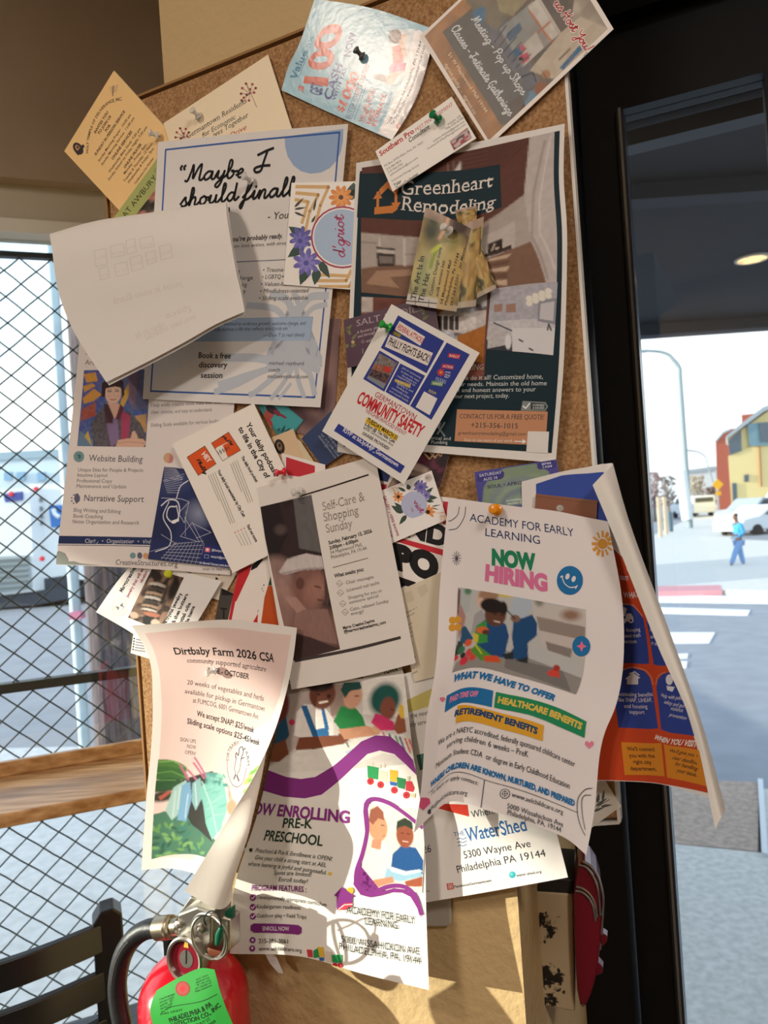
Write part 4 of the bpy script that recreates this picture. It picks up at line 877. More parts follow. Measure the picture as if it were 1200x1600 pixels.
# ---- small things layered in the middle ----
K(380, 610, 5)
p = Page('photo_flyer', quad((150, -580), (760, -560), (700, 420), (330, 300), 1.2), 130, 190, col='8A6E6C')
c = Canvas([(155, -570), (750, -555), (690, 410), (335, 290)], 40, 60, '8A6E6C'); c.ell(560, -60, 130, 240, 'A8857E', 20, .4).ell(420, 180, 160, 60, '5A4248', 30, .5).ell(640, 60, 50, 120, '6A5054', 10, .4).noise(.15, 8, 3); p.photo(c)
p.build('mauve photo sheet showing between the big flyer and the community flyer', 'flyer')
p = Page('illustrated_card', quad((70, 60), (340, 120), (470, 235), (330, 440), 2.2), 70, 70, col='2E7F86', thick=.4)
p.poly([(150, 110), (330, 125), (465, 235), (410, 330), (250, 300)], '3F9DA2'); p.poly([(410, 300), (460, 250), (465, 240), (400, 350), (330, 420), (330, 380)], '3E6A4E')
p.ell(205, 180, 36, 56, 'A8483E', 20); p.ell(225, 150, 52, 30, '2A1E2C', 30); p.ell(265, 175, 34, 20, '7A2A3C', 40); p.ell(180, 262, 52, 46, 'B03248', 30); p.ell(310, 200, 36, 10, '8A2E40', 30); p.line([(170, 215), (190, 245)], 10, 'A8483E')
for a in [(300, 330, 330, 270, 22), (320, 340, 370, 290, 22), (270, 320, 290, 290, 16)]: p.leaf(*a, '1E4A50')
p.build('teal illustrated card with a red haired figure beside the podcast card', 'card', m='card')
p = Page('business_card', quad((455, 375), (690, 160), (870, 430), (625, 600), 3.2), 60, 75, col='2E4068', thick=.4)
p.L([('484-899-4211', 655, 350, 760, 505), ('tel: 215-248-3226', 605, 345, 740, 520), ('elizabeth@bowers.com', 585, 360, 718, 535)], 'AEB8D0', h=20)
p.build('navy business card with small pale lettering in the middle of the board', 'business card', m='card')
p = Page('business_card', quad((215, 370), (390, 300), (480, 540), (320, 620), 4.2), 45, 60, col='DCC09A', thick=.5)
p.ell(285, 440, 38, 60, '2A2622', -15); p.ell(283, 436, 20, 34, '8A6A50', -15); p.ell(285, 430, 9, 14, '1E1A18')
p.build('tan card with a dark oval emblem beside the podcast card', 'business card', m='card')
p = Page('note_sheet', quad((400, 360), (450, 400), (560, 570), (470, 600), 3.6), 30, 55, col='E6D6B2', thick=.3)
p.build('narrow cream slip between the tan card and the navy card', 'note')
p = Page('small_flyer', quad((740, 380), (900, 420), (960, 520), (735, 480), 3.9), 60, 40, col='EFEAE4'); p.poly([(782, 420), (822, 436), (786, 442)], '2A2626', )
p.build('white flyer corner under the lower edge of the community safety flyer', 'flyer')
p = Page('sticker', quad((300, 490), (640, 580), (640, 740), (300, 700), 5), 70, 30, col='F0E8E4', thick=.3)
p.poly([(335, 520), (560, 590), (560, 690), (335, 660)], 'C8303C')
p.build('red and white sticker strip under the red push pin', 'sticker', m='card')
p = Page('sticker', quad((960, 420), (1180, 640), (1150, 860), (960, 820), 5), 60, 60, col='EFE8E4', thick=.3)
p.poly([(990, 480), (1150, 660), (1130, 715), (1000, 690)], '22356E'); p.poly([(1000, 725), (1122, 735), (1110, 840), (1000, 820)], 'C02A3C')
p.build('navy, white and red sticker behind the small floral cafe card', 'sticker', m='card')
K(580, 720, 8)
p = Page('patterned_card', quad((560, -260), (1010, -180), (860, 330), (150, 420), 5.8), 70, 70, col='3A2428', thick=.4)
c = Canvas([(570, -250), (1000, -172), (850, 320), (160, 410)], 50, 50, '35222A'); c.noise(.8, 12, 5, '6A2A44').noise(.8, 10, 8, '1E1618').ell(600, 90, 130, 50, 'B8A294', 20, .3).ell(560, 160, 110, 30, '8A7468', 0, .4).ell(230, 280, 80, 90, 'A89080', 20, .4); p.photo(c)
for i in range(3): p.line([(640 + i * 70, -120 - i * 10), (730 + i * 70, -20 - i * 18), (800 + i * 60, -110 - i * 14)], 16, 'C0A070')
p.build('dark patterned card with tan chevrons below the remodeling flyer', 'card', m='card')
p = Page('business_card', [[(-10, 425, 7.2), (430, 270, 7.2), (755, 122, 7.2)], [(240, 1040, 7.2), (560, 925, 7.2), (948, 735, 8)]], 89, 60, col='F4F0EC', thick=.4, step=0)
for q in [[(700, 720), (920, 690), (915, 760)], [(700, 750), (880, 725)], [(720, 790), (900, 770), (930, 730), (925, 640), (780, 660)], [(260, 330), (290, 370), (300, 440)], [(290, 320), (330, 350)]]: p.line(q, 15, 'F0C4A0')
for a in [(430, 380, 330, 330, 40), (480, 360, 450, 290, 60), (560, 340, 600, 235, 70), (660, 440, 775, 330, 60), (700, 460, 830, 460, 60), (690, 500, 790, 510, 40), (400, 650, 250, 560, 80), (400, 620, 290, 520, 60), (440, 680, 350, 800, 60), (480, 710, 420, 910, 36), (540, 710, 550, 835, 80), (760, 570, 870, 550, 16), (760, 590, 850, 610, 14), (620, 380, 690, 300, 50)]: p.leaf(*a, '3E5046')
p.up(); p.flower(620, 330, 90, '7A74B8', '5A4E9A', 9); p.flower(690, 430, 60, '8A84C4', '5E56A0', 8); p.flower(340, 450, 70, 'E89A5A', '3A2418', 8); p.flower(710, 640, 90, 'E8964E', '3A2418', 9); p.flower(640, 720, 72, 'E8A05A', '3A2418', 8)
p.ell(537, 550, 162, 168, 'B9C0DE'); p.script("d'griot", 462, 445, 620, 660, 40, 9, 'A8306A'); p.T('CAFE', 484, 578, 512, 648, 'A8306A', h=28)
p.T('GALLERY x HERB SHOPPE', 146, 445, 322, 945, 'A82A5C', h=34, bold=1); p.T('54 Maplewood Mall 19144', 130, 560, 250, 955, 'A82A5C', h=26, bold=1)
p.ell(715, 212, 52, 50, 'D8D0CC'); p.ell(715, 212, 36, 34, 'C4BAB6'); p.ell(700, 214, 16, 12, '9A908E')
p.build('small floral cafe business card with a lilac circle beside the self-care flyer', 'business card', m='card')
p = Page('sign_card', quad((-150, 330), (1060, 470), (900, 1900), (150, 1650), 4.4), 110, 130, col='F4EEE8', thick=.5)
p.poly([(900, 505), (975, 515), (945, 800), (895, 790)], 'C02E40')
p.T('IND', 330, 900, 945, 1075, '15151A', h=225, bold=.06); p.poly([(330, 955), (930, 1120), (905, 1190), (300, 1005)], 'CE2E3C')
p.T('PO', 292, 1325, 826, 1488, '15151A', h=285, bold=.085); p.poly([(300, 1430), (560, 1520), (420, 1800), (330, 1700)], '15151A'); p.ell(430, 1620, 60, 55, 'F0EAE4')
p.build('white sign card with huge black letters and a red stripe', 'sign', m='card')
# ---- creative services flyer at the left ----
K(60, 520, 3.3333)
p = Page('services_flyer', [[(228, -110, 4), (640, -105, 4), (1052, -100, 4)], [(192, 280, 6), (620, 300, 4), (1025, 310, 4)], [(140, 760, 12), (560, 780, 4.4), (990, 790, 4)], [(90, 1208, 22), (500, 1225, 6), (1000, 1262, 4)]], 216, 300, vs=[0, .29, .65, 1], step=9, col='F1E8E4')
gr = '6A6668'
p.T('Art', 243, 165, 290, 168, gr, h=26); p.T('r', 248, 116, 256, 116, gr, h=14)
c = Canvas([(238, 195), (578, 190), (558, 595), (202, 590)], 84, 96, '4A64A8')
c.poly([(238, 195), (330, 195), (340, 330), (300, 420), (250, 470), (202, 590), (215, 400)], '4E5AA8')
for a in [[(235, 215), (300, 205), (310, 250), (250, 260)], [(230, 340), (290, 290), (330, 320), (290, 355), (235, 370)], [(230, 280), (280, 262), (300, 275), (240, 310)]]: c.poly(a, 'E0A03A')
c.poly([(225, 400), (300, 360), (300, 430), (220, 460)], 'B0503A'); c.poly([(202, 590), (215, 510), (290, 560), (280, 600)], '6A8AA8'); c.poly([(240, 540), (260, 510), (280, 590)], 'D8B84A')
c.poly([(430, 200), (580, 190), (570, 400), (480, 400)], '6A6E9A'); c.ell(450, 330, 14, 70, 'E0B040', 20); c.poly([(500, 430), (560, 420), (560, 520), (520, 500)], 'C89A5A'); c.poly([(470, 200), (520, 200), (500, 380), (470, 360)], '8A6E8A')
c.poly([(290, 590), (272, 480), (300, 430), (345, 375), (400, 400), (470, 410), (530, 470), (562, 540), (560, 600)], '5A545C').noise(.5, 40, 3, '8E8A90', .5)
c.poly([(350, 370), (410, 420), (420, 560), (380, 600), (355, 470)], '8E78A0'); c.poly([(430, 400), (475, 430), (470, 550), (430, 560)], 'B0486A'); c.poly([(340, 390), (360, 380), (390, 470), (350, 470)], '5A3A44')
c.poly([(400, 600), (415, 558), (470, 548), (545, 552), (562, 572), (545, 600)], 'E6BCA4'); c.poly([(478, 552), (486, 515), (500, 508), (512, 530), (520, 556)], 'E2B8A0'); c.line([(405, 575), (470, 566), (550, 574)], 3, 'B98A74')
c.poly([(352, 372), (368, 360), (392, 372), (410, 362), (424, 374), (414, 420), (396, 446), (372, 420)], 'E2B8A4'); c.poly([(340, 372), (362, 368), (392, 440), (380, 470), (352, 430)], '4E3038'); c.poly([(424, 370), (444, 390), (420, 450), (400, 448)], '6A3448')
c.ell(388, 312, 42, 58, 'E8C4B0', 4, .08); c.poly([(328, 330), (332, 262), (366, 236), (410, 232), (440, 250), (446, 320), (434, 340), (430, 284), (402, 278), (372, 284), (350, 290), (346, 335)], '35221F'); c.line([(352, 282), (376, 276), (400, 274), (428, 280)], 9, '35221F')
c.line([(362, 306), (379, 304)], 5, '4A2E2A'); c.line([(399, 303), (416, 303)], 5, '4A2E2A'); c.line([(360, 297), (380, 294)], 3, '5A3A34'); c.line([(398, 293), (417, 295)], 3, '5A3A34'); c.line([(374, 345), (388, 348), (402, 343)], 5, 'B85058'); c.line([(391, 308), (394, 326), (386, 329)], 3, 'CFA08C'); c.ell(368, 328, 9, 7, 'E4B0A0', 0, .4); c.ell(412, 328, 9, 7, 'E4B0A0', 0, .4)
p.photo(c)
p.L([('I help wildly creative minds make their ideas', 586, 386, 955, 368), ('clear, concise, and easy to understand.', 586, 422, 905, 408), ('Sliding Scale available for various budgets', 584, 490, 960, 466)], '7A7476', h=19)
p.ell(211, 645, 28, 29, '7FA6A8').ell(211, 645, 12, 12, '4E7478'); p.T('Website Building', 262, 668, 541, 674, '4A4A5A', h=34)
p.L([('Unique Sites for People & Projects', 206, 722, 545, 724), ('Intuitive Layout', 203, 750, 360, 751), ('Professional Copy', 200, 779, 383, 781), ('Maintenance and Update', 198, 807, 456, 810)], gr, h=19)
p.poly([(185, 865), (192, 840), (205, 835), (217, 855), (216, 875), (198, 892)], '6E6C84'); 
for x, y in [(185, 845), (174, 860), (174, 876), (184, 888)]: p.ell(x, y, 4, 4, '4A4A5A', n=8)
p.T('Narrative Support', 238, 876, 548, 882, '4A4A5A', h=34)
p.L([('Blog Writing and Editing', 184, 932, 428, 940), ('Book Coaching', 182, 963, 336, 967), ('Notes Organization and Research', 178, 992, 523, 999)], gr, h=20)
p.poly([(108, 1057), (1010, 1078), (1004, 1118), (104, 1098)], '2C3A66'); p.line([(103, 1105), (1003, 1126)], 3, '2C3A66')
p.T('Clarity  \u2022  Organization  \u2022  Visibility', 242, 1094, 640, 1100, 'E4E4EE', h=22)
p.poly([(94, 1142), (110, 1136), (140, 1148), (155, 1175), (158, 1190), (190, 1190), (215, 1200), (330, 1212), (92, 1206)], '9EA49C')
p.ell(492, 1160, 15, 16, '7FA6A8'); p.ell(528, 1160, 13, 17, '6E6C84'); p.ell(560, 1162, 15, 16, 'E0A878')
p.T('CreativeStructures.org', 402, 1208, 725, 1218, '5A5458', h=28); p.T('scan to learn more', 856, 1236, 1030, 1240, gr, h=16)
p.ell(678, 652, 26, 27, 'E0B48A')
p.poly([(686, 628), (704, 650), (698, 676), (678, 679)], 'D88A8A')
p.build('tall pale services flyer with a portrait photo hanging at the left edge', 'flyer')
# ---- navy line-art card ----
p = Page('art_card', quad((655, 697), (1100, 745), (1020, 1228), (570, 1178), 6.6), 105, 130, col='2A3468', thick=.4)
c = Canvas([(655, 697), (1100, 745), (1020, 1226), (570, 1178)], 60, 70, '262F60'); c.noise(.5, 6, 3, '151B3A').ell(840, 940, 60, 60, '8A90A8', 30, .5, .7).ell(740, 770, 110, 50, '3A4472', -20, .5); p.photo(c)
ln = 'B9BCCB'; R = random.Random(5)
for i in range(9): p.line([(655, 700 + i * 9), (720 + i * 4, 712 + i * 6)], 2, ln); p.lay -= 1
for i in range(8): p.line([(650 + i * 3, 770 + i * 9), (760 - i * 4, 735 + i * 14)], 2, ln); p.lay -= 1
for q in [[(640, 900), (680, 870), (725, 880), (735, 940), (710, 990), (670, 960), (680, 910), (715, 905)], [(680, 880), (650, 960), (690, 1040), (680, 1110), (610, 1140)], [(700, 990), (730, 970), (720, 900)], [(720, 860), (740, 800), (780, 770)]]: p.line(q, 6, 'DADBE2', smooth=True)
p.line([(700, 985), (728, 975)], 14, 'F0EEEA')
for q in [[(730, 940), (785, 880), (760, 990), (730, 940)], [(640, 860), (745, 865), (785, 880)], [(760, 960), (840, 1090), (740, 1060), (800, 990), (900, 1040), (820, 1070)], [(770, 930), (765, 1060)], [(640, 1050), (720, 1100), (570, 1140)], [(800, 985), (860, 1100)]]: p.line(q, 2.5, ln)
for i in range(10): p.line([(720 + i * 16, 1090 + i), (640 + i * 22, 1178 + i * 4)], 2, ln); p.lay -= 1
for i in range(6): p.line([(700 - i * 12, 1100 + i * 14), (860 - i * 4, 1085 + i * 22)], 2, ln); p.lay -= 1
p.up(); p.poly([(868, 1103), (1062, 1125), (1018, 1226), (835, 1206)], '1E2C6A')
p.poly([(868, 1117), (896, 1120), (894, 1144), (866, 1141)], 'D8607A'); p.ell(881, 1130, 8, 8, 'F0E4E0', n=12); p.line([(866, 1155), (888, 1158), (886, 1174), (864, 1171)], 2, 'AEB4CC', closed=True)
p.L([('@theinprint_ph', 902, 1136, 985, 1146), ('theinprint@gmail.com', 898, 1170, 995, 1181), ('the Biennial Visionary print show', 838, 1202, 995, 1220)], 'DADCEA', h=12, bold=1)
p.build('navy line drawing art card standing in front of the services flyer', 'art card', m='card')
# ---- podcast card ----
K(260, 600, 2.7273)
p = Page('podcast_card', quad((372, 82), (632, 632), (282, 806), (25, 256), 9), 152, 105, col='F5EEE4', thick=.4)
p.T('Your daily podcast,', 338, 172, 462, 395, INK, h=22, bold=2); p.T('to life in the City of', 305, 190, 424, 405, INK, h=22, bold=2)
p.poly([(192, 252), (265, 205), (316, 282), (240, 328)], 'F0EAE0'); p.poly([(192, 252), (265, 205), (285, 236), (215, 270), (208, 280)], 'E2581E'); p.poly([(285, 236), (316, 282), (262, 312), (240, 262)], 'E2581E')
p.line([(192, 252), (265, 205), (316, 282), (240, 328)], 2, '3A342E', closed=True)
p.script('Philly', 236, 228, 282, 260, 5, 3, '2A1A14')
for i in range(4): p.line([(215 + i * 12, 285 - i * 6), (222 + i * 12, 300 - i * 6), (228 + i * 12, 283 - i * 6), (235 + i * 12, 300 - i * 6)], 2, '3A342E')
p.poly([(88, 312), (164, 264), (212, 340), (136, 390)], 'E2581E'); p.line([(88, 312), (164, 264), (212, 340), (136, 390)], 2, '5A2A14', closed=True)
p.T('HEY', 150, 300, 180, 338, 'F6F0E8', h=20, bold=2); p.script('Philly', 128, 325, 165, 385, 7, 4, '2A1A14')
p.T('The daily local podcast', 318, 312, 382, 420, INK, h=13, bold=2); p.T('Your daily local newsletter by City Cast', 216, 370, 328, 568, INK, h=13, bold=2); p.T('Find out more', 342, 604, 380, 674, INK, h=13, bold=2)
for i in range(4): p.line([(300 - i * 9, 325 + i * 5), (368 - i * 9 - (i == 3) * 20, 500 + i * 3 - (i == 3) * 50)], 2.2, '8A8278')
for i in range(4): p.line([(206 - i * 9, 375 + i * 5), (292 - i * 9 - (i == 3) * 40, 590 + i * 3 - (i == 3) * 100)], 2.2, '8A8278')
for i in range(4): p.ell(332 - i * 13, 615 + i * 6, 4, 4, 'D8A8A0', n=8); p.line([(336 - i * 13, 624 + i * 6), (362 - i * 13, 684 + i * 2)], 2, '9A928A')
p.build('white podcast card with orange squares tilted over the services flyer', 'card', m='card')
# ---- bold sticker with red, black and orange blocks ----
K(340, 860, 10.909)
p = Page('sticker', [[(390, 150, 4), (930, -60, 5)], [(100, 1560, 4), (1120, 1560, 5)]], 70, 120, col='F0E6DE', thick=.3)
p.poly([(385, 200), (590, 200), (500, 600), (395, 965), (690, 1055), (672, 1400), (150, 1400), (250, 800)], 'C8262E')
p.poly([(585, 260), (800, 60), (650, 560), (580, 820), (610, 880), (725, 910), (690, 1055), (395, 960), (500, 600)], '17181C')
p.poly([(905, 440), (925, 600), (862, 590)], '2E4A36'); p.poly([(862, 595), (930, 605), (1060, 1400), (720, 1400), (800, 800)], 'C0511E')
p.ell(780, 592, 18, 18, '17181C', n=10); p.line([(700, 645), (755, 650)], 24, '17181C'); p.ell(778, 690, 8, 14, '8A6A5A', n=8)
p.build('red, black and orange sticker showing below the podcast card', 'sticker', m='card')
p = Page('label_card', quad((60, 640), (330, 760), (180, 1330), (-60, 1250), 3), 28, 40, col='4A4640', thick=.4)
p.T('T', 50, 1150, 160, 1155, '1E1A18', h=170, bold=1); p.poly([(80, 640), (330, 420), (300, 770), (70, 760)], '1E1412')
p.build('dark grey label with a black letter beside the red and black sticker', 'label', m='card')
p = Page('note_sheet', quad((-420, 180), (330, 380), (60, 860), (-500, 700), 2.2), 80, 60, col='E4D8C8', thick=.3)
p.poly([(0, 360), (60, 375), (20, 440)], '2A2422'); p.poly([(-30, 450), (15, 480), (0, 500), (-40, 500)], '2A2422')
p.build('beige slip behind the jewelry flyer', 'note')
# ---- self-care flyer ----
K(260, 600, 2.7273)
p = Page('event_flyer', [[(388, 440, 10), (640, 375, 10.5), (888, 305, 11)], [(455, 872, 10), (715, 812, 10.5), (975, 745, 11)], [(533, 1302, 13), (800, 1255, 12), (1062, 1190, 14)]], 140, 205, step=9, col='F3ECE4', thick=.3)
c = Canvas([(395, 525), (618, 472), (740, 1130), (536, 1180)], 70, 130, '3A2A2A')
c.poly([(540, 480), (625, 465), (665, 720), (570, 700)], '6E6A6A'); c.poly([(395, 525), (480, 500), (520, 640), (470, 760), (430, 700)], '2A2022'); c.ell(490, 620, 26, 22, '5A4A48', 0, .4)
c.ell(480, 800, 70, 60, 'A08078', 40, .3); c.ell(520, 930, 120, 90, 'B08A80', 30, .35); c.ell(640, 1030, 140, 80, '8A665E', 20, .3); c.ell(480, 980, 50, 80, '9A766E', -20, .4)
c.poly([(560, 960), (690, 960), (730, 1110), (600, 1080), (540, 1050)], '9A766C'); c.ell(610, 860, 72, 90, '8C6258', 15, .2); c.ell(640, 880, 46, 60, 'A87A6C', 15, .4); c.ell(575, 850, 18, 26, '6A463E')
c.poly([(485, 800), (520, 745), (600, 722), (665, 735), (676, 790), (600, 792), (500, 812)], 'D8CCCA'); c.line([(500, 806), (600, 788), (676, 786)], 8, 'AFA2A2')
c.line([(636, 862), (660, 868)], 5, '3A2420'); c.line([(650, 920), (666, 922)], 6, '5A2E2A'); c.poly([(676, 800), (700, 900), (690, 960), (680, 930)], '5A4440')
c.poly([(500, 900), (560, 910), (600, 960), (560, 975)], 'B89086'); c.poly([(536, 1060), (620, 1080), (740, 1130), (536, 1190)], '4A3636'); c.noise(.08, 22, 3)
p.photo(c)
p.line([(570, 478), (860, 387)], 6, '3A2A28'); p.poly([(545, 1172), (997, 1074), (1000, 1086), (548, 1186)], '4A403E')
p.L([('Self-Care &', 668, 540, 848, 495), ('Shopping', 672, 586, 822, 553), ('Sunday', 682, 634, 796, 610)], 'A59A92', h=36, serif=True)
p.L([('Sunday, February 15, 2026', 692, 684, 877, 632), ('2:00pm - 6:00pm', 696, 706, 818, 672)], '2E2A28', h=15, bold=2)
p.L([('54 Maplewood Mall,', 700, 726, 836, 690), ('Philadelphia, PA 19144', 703, 746, 854, 706)], '4A4442', h=15)
p.line([(710, 782), (858, 742)], 2.5, '4A4442'); p.T('What awaits you:', 716, 826, 842, 796, '2E2A28', h=16, bold=2)
p.L([('Chair massages', 766, 854, 884, 827), ('Licensed nail techs', 770, 886, 908, 852), ('Shopping for you or', 776, 918, 920, 886), ('someone special', 780, 938, 904, 908), ('Calm, relaxed Sunday', 784, 968, 948, 930), ('energy!', 788, 986, 842, 974)], '4A4442', h=14)
for x, y in [(738, 850), (742, 890), (752, 936), (762, 972)]:
    p.line([(x - 14, y), (x, y - 14), (x + 14, y), (x, y + 14)], 2, '9A928C', closed=True); p.line([(x - 6, y), (x + 8, y + 4)], 2, '9A928C')
p.L([('Margo Creative Designs', 754, 1046, 888, 1013), ('@margocreativedesigns_com', 758, 1062, 936, 1020)], '2E2A28', h=13, bold=2)
p.build('white self-care event flyer with a brown massage photograph at the board centre', 'flyer')
# ---- jewelry flyer ----
K(140, 860, 3.5294)
p = Page('jewelry_flyer', [[(35, 340, 6), (150, 175, 1.4), (290, 10, 1.4)], [(200, 435, 2), (330, 310, 2), (505, 110, 1.6)], [(440, 590, 6), (570, 430, 6), (728, 170, 6)]], 110, 130, vs=[0, .45, 1], step=8, col='F4F0EC', thick=.3)
p.T('Margocreatives', 180, 232, 262, 90, '1E1C1E', h=22, bold=2); p.T('jewelry that will add', 212, 262, 306, 92, 'A83A5A', h=16, bold=2); p.T('vibration', 288, 182, 320, 118, 'A83A5A', h=15, bold=2)
p.ell(168, 312, 48, 50, 'E0DCD8'); p.ell(168, 312, 42, 44, 'F2EEEA'); 
for i in range(14): a = i * 2 * math.pi / 14; p.line([(168 + 8 * math.cos(a), 312 + 8 * math.sin(a)), (168 + 24 * math.cos(a), 312 + 24 * math.sin(a))], 5, '4A4648'); p.lay -= 1
p.up(); p.ell(168, 312, 5, 5, 'F2EEEA', n=8)
c = Canvas([(212, 370), (350, 90), (520, 150), (400, 440)], 60, 50, '4A3A30')
c.noise(.8, 10, 3, '2A2220').noise(.7, 9, 7, 'B8947A')
for i in range(9): c.ell(378 - i * 7, 180 + i * 22, 46, 14, ['D8CFC4', '4E443E', 'B89A80'][i % 3], 10); c.ell(378 - i * 7, 188 + i * 22, 44, 7, '2E2622', 10)
c.ell(335, 380, 40, 50, '1A1614'); c.ell(350, 335, 52, 14, 'C07A60', 10); c.ell(270, 320, 40, 30, '7A6050', 30, .5); c.ell(370, 395, 26, 30, 'D8C0A8'); c.ell(250, 350, 26, 22, 'D8B8A0'); c.ell(470, 200, 30, 70, '2A2420', 20, .4)
p.photo(c)
ink = '1E1C1E'
for t, *cc in [('Handmade crystal jewelry', 388, 470, 512, 236), ('Lotions & shea butters', 440, 470, 545, 240), ('Essential oils', 488, 450, 560, 290), ('Lifestyle items', 520, 455, 582, 308), ('and more', 590, 455, 628, 360)]: p.T(t, *cc, ink, h=20, bold=2)
p.build('white crystal jewelry flyer with a bracelet photograph under a yellow push pin', 'flyer')
p = Page('price_list', quad((250, 400, ), (420, 450), (400, 620), (226, 566), .8), 45, 50, col='F2EEEA', thick=.3)
for i in range(5): p.ell(246 - i * 1.5, 486 + i * 15, 5, 5, '2A2628', n=8); p.line([(258 - i * 2, 490 + i * 15), (290 + i * 4, 497 + i * 15)], 5, '8A8486')
p.build('small white bullet list slip behind the pink farm flyer', 'note')
# ---- newsletter and address flyer under the hiring flyer ----
K(590, 880, 5.7143)
p = Page('newsletter', [[(120, 275, 7.4), (560, 80, 7.4), (1000, -110, 7.4)], [(330, 1060, 8), (720, 960, 7.4), (1140, 860, 7.4)]], 140, 130, step=0, col='E8DCC4', thick=.3)
p.poly([(235, 270), (300, 245), (330, 330), (270, 355)], 'DCCFB8'); p.poly([(350, 220), (430, 180), (460, 270), (385, 305)], 'DCCFB8')
tx = '5A5248'
for i, (t, b) in enumerate([('a Hub is a hyperlocal news hub', 0), ('Development Journalism.', 0), ('', 0), ('directly with neighbors, we\u2019ll work', 0), ('stories, ensuring local voices are', 0), ('cover topics such as the arts and', 0), ('business, and development.', 0), ('', 0), ('Fiscal sponsor Temple University', 1), ('Resolve Philly Germantown', 1)]):
    if t: p.T(t, 238 + i * 10, 462 + i * 33, 560 + i * 4 + (len(t) - 24) * 8, 462 + i * 33 - 175 - (len(t) - 24) * 4, tx, h=17, bold=b)
p.line([(330, 790), (540, 670)], 3, tx); p.T('CONNECTED WITH', 300, 870, 560, 732, '2E2A26', h=26, bold=1)
p.L([('GTOWN.INFO HUB', 330, 905, 560, 790), ('WWW.GERMANTOWN', 262, 970, 520, 855), ('GTOWNINFOHUB', 258, 1022, 510, 910)], '4A443C', h=22)
p.ell(243, 978, 12, 12, '4A443C', n=12)
p.build('beige hyperlocal newsletter page between the self-care and hiring flyers', 'newsletter')
p = Page('town_flyer', quad((-140, 960), (200, 880), (330, 1300), (-40, 1420), 5.6), 70, 70, col='EDE6DA', thick=.3)
p.T('TOWN', 58, 995, 178, 962, '1A1816', h=44, bold=2)
p.build('white flyer edge with bold black capitals below the self-care flyer', 'flyer')
K(640, 1020, 3.75)
p = Page('address_flyer', [[(-185, 165, 6), (200, 60, 6.2), (620, -60, 6.2)], [(-80, 900, 6), (280, 790, 7), (775, 700, 8)], [(-10, 1480, 7), (420, 1408, 9), (928, 1316, 12)]], 216, 279, step=12, col='F3EFEA', thick=.3)
p.poly([(-100, 318), (140, 205), (160, 300), (-80, 372)], 'D8CC7A')
p.L([('when the next', -70, 398, 112, 362), ('correctly served', -60, 448, 120, 412)], '2E2C2C', h=28)
p.poly([(40, 600), (200, 560), (215, 640), (60, 690)], '4E7A6A'); p.poly([(-20, 880), (340, 890), (350, 960), (180, 915)], 'D8402E')
p.T('When:', 366, 968, 500, 942, '2E2C2C', h=42)
p.T('THE', 262, 1078, 322, 1066, '2F6CA8', h=26); p.T('WaterShed', 335, 1108, 695, 1040, '2F6CA8', h=78, serif=True, bold=.01)
for i in range(3): p.line([(276 + i * 3, 1092 + i * 20), (296, 1086 + i * 20), (312, 1092 + i * 20), (334, 1082 + i * 20)], 4, '2F6CA8', smooth=True)
p.L([('5300 Wayne Ave', 322, 1206, 712, 1136), ('Philadelphia PA 19144', 282, 1290, 800, 1192)], '2A2A2C', h=44)
p.ell(602, 1300, 20, 20, '3EB8C4'); p.ell(596, 1296, 10, 10, '7AD0D0', n=12); p.T('water-shed.org', 626, 1312, 774, 1288, '4A484A', h=15, bold=1)
p.poly([(216, 1352), (254, 1348), (260, 1384), (222, 1390)], 'D05A4A'); p.line([(226, 1358), (248, 1356), (251, 1378), (230, 1381)], 3, 'F4DCD4', closed=True); p.ell(239, 1369, 6, 6, 'F4DCD4', n=10)
p.T('PennknoxGermantown', 262, 1378, 480, 1340, '4A484A', h=15, bold=1); p.T('2026', 30, 1186, 128, 1166, '3A3838', h=44); p.T('.com', 66, 1408, 116, 1400, '3A3838', h=14)
p.build('white flyer with a blue word mark and street address, lowest on the right', 'flyer')
# ---- floral white card at the lower right corner ----
K(640, 1020, 3.75)
p = Page('botanical_card', quad((950, 900), (1110, 690), (1240, 900), (1060, 1030), 2), 50, 60, col='ECE6DA', thick=.4)
for a in [(1090, 900, 1160, 850, 18), (1100, 880, 1110, 820, 20), (1120, 900, 1190, 890, 16), (1080, 930, 1150, 900, 14), (1130, 870, 1140, 800, 16)]: p.leaf(*a, '5E6460')
p.up(); p.line([(1070, 940), (1120, 890), (1170, 860)], 3, '4A504C')
p.build('white card with grey leaf drawing at the lower right corner of the corkboard', 'card', m='card')
# ---- event card, city services sheet, small brown envelope ----
K(620, 700, 3.5294)
p = Page('event_card', quad((428, 132), (882, 62), (930, 380), (465, 440), 10.5), 130, 90, col='4A4E9A', thick=.5)
c = Canvas([(432, 136), (878, 68), (926, 376), (468, 435)], 80, 60, '4C4A98')
c.poly([(470, 330), (480, 220), (520, 150), (640, 90), (760, 80), (840, 130), (880, 260), (860, 330)], '8AA078', .8); c.ell(700, 330, 190, 170, '5A58A0', 0, .1); c.ell(700, 320, 170, 145, '9AB488', 0, .4); c.ell(700, 340, 130, 120, '5E609E', 0, .1); c.ell(690, 350, 110, 110, '8EA88A', 0, .4); c.ell(680, 380, 70, 70, '54589A', 0, .15)
c.noise(.05, 20, 3); p.photo(c)
p.poly([(445, 148), (575, 122), (592, 135), (590, 160), (575, 172), (455, 188), (442, 175)], '3C3A84'); p.poly([(775, 85), (858, 66), (880, 76), (880, 100), (862, 115), (785, 118), (774, 108)], '3C3A84')
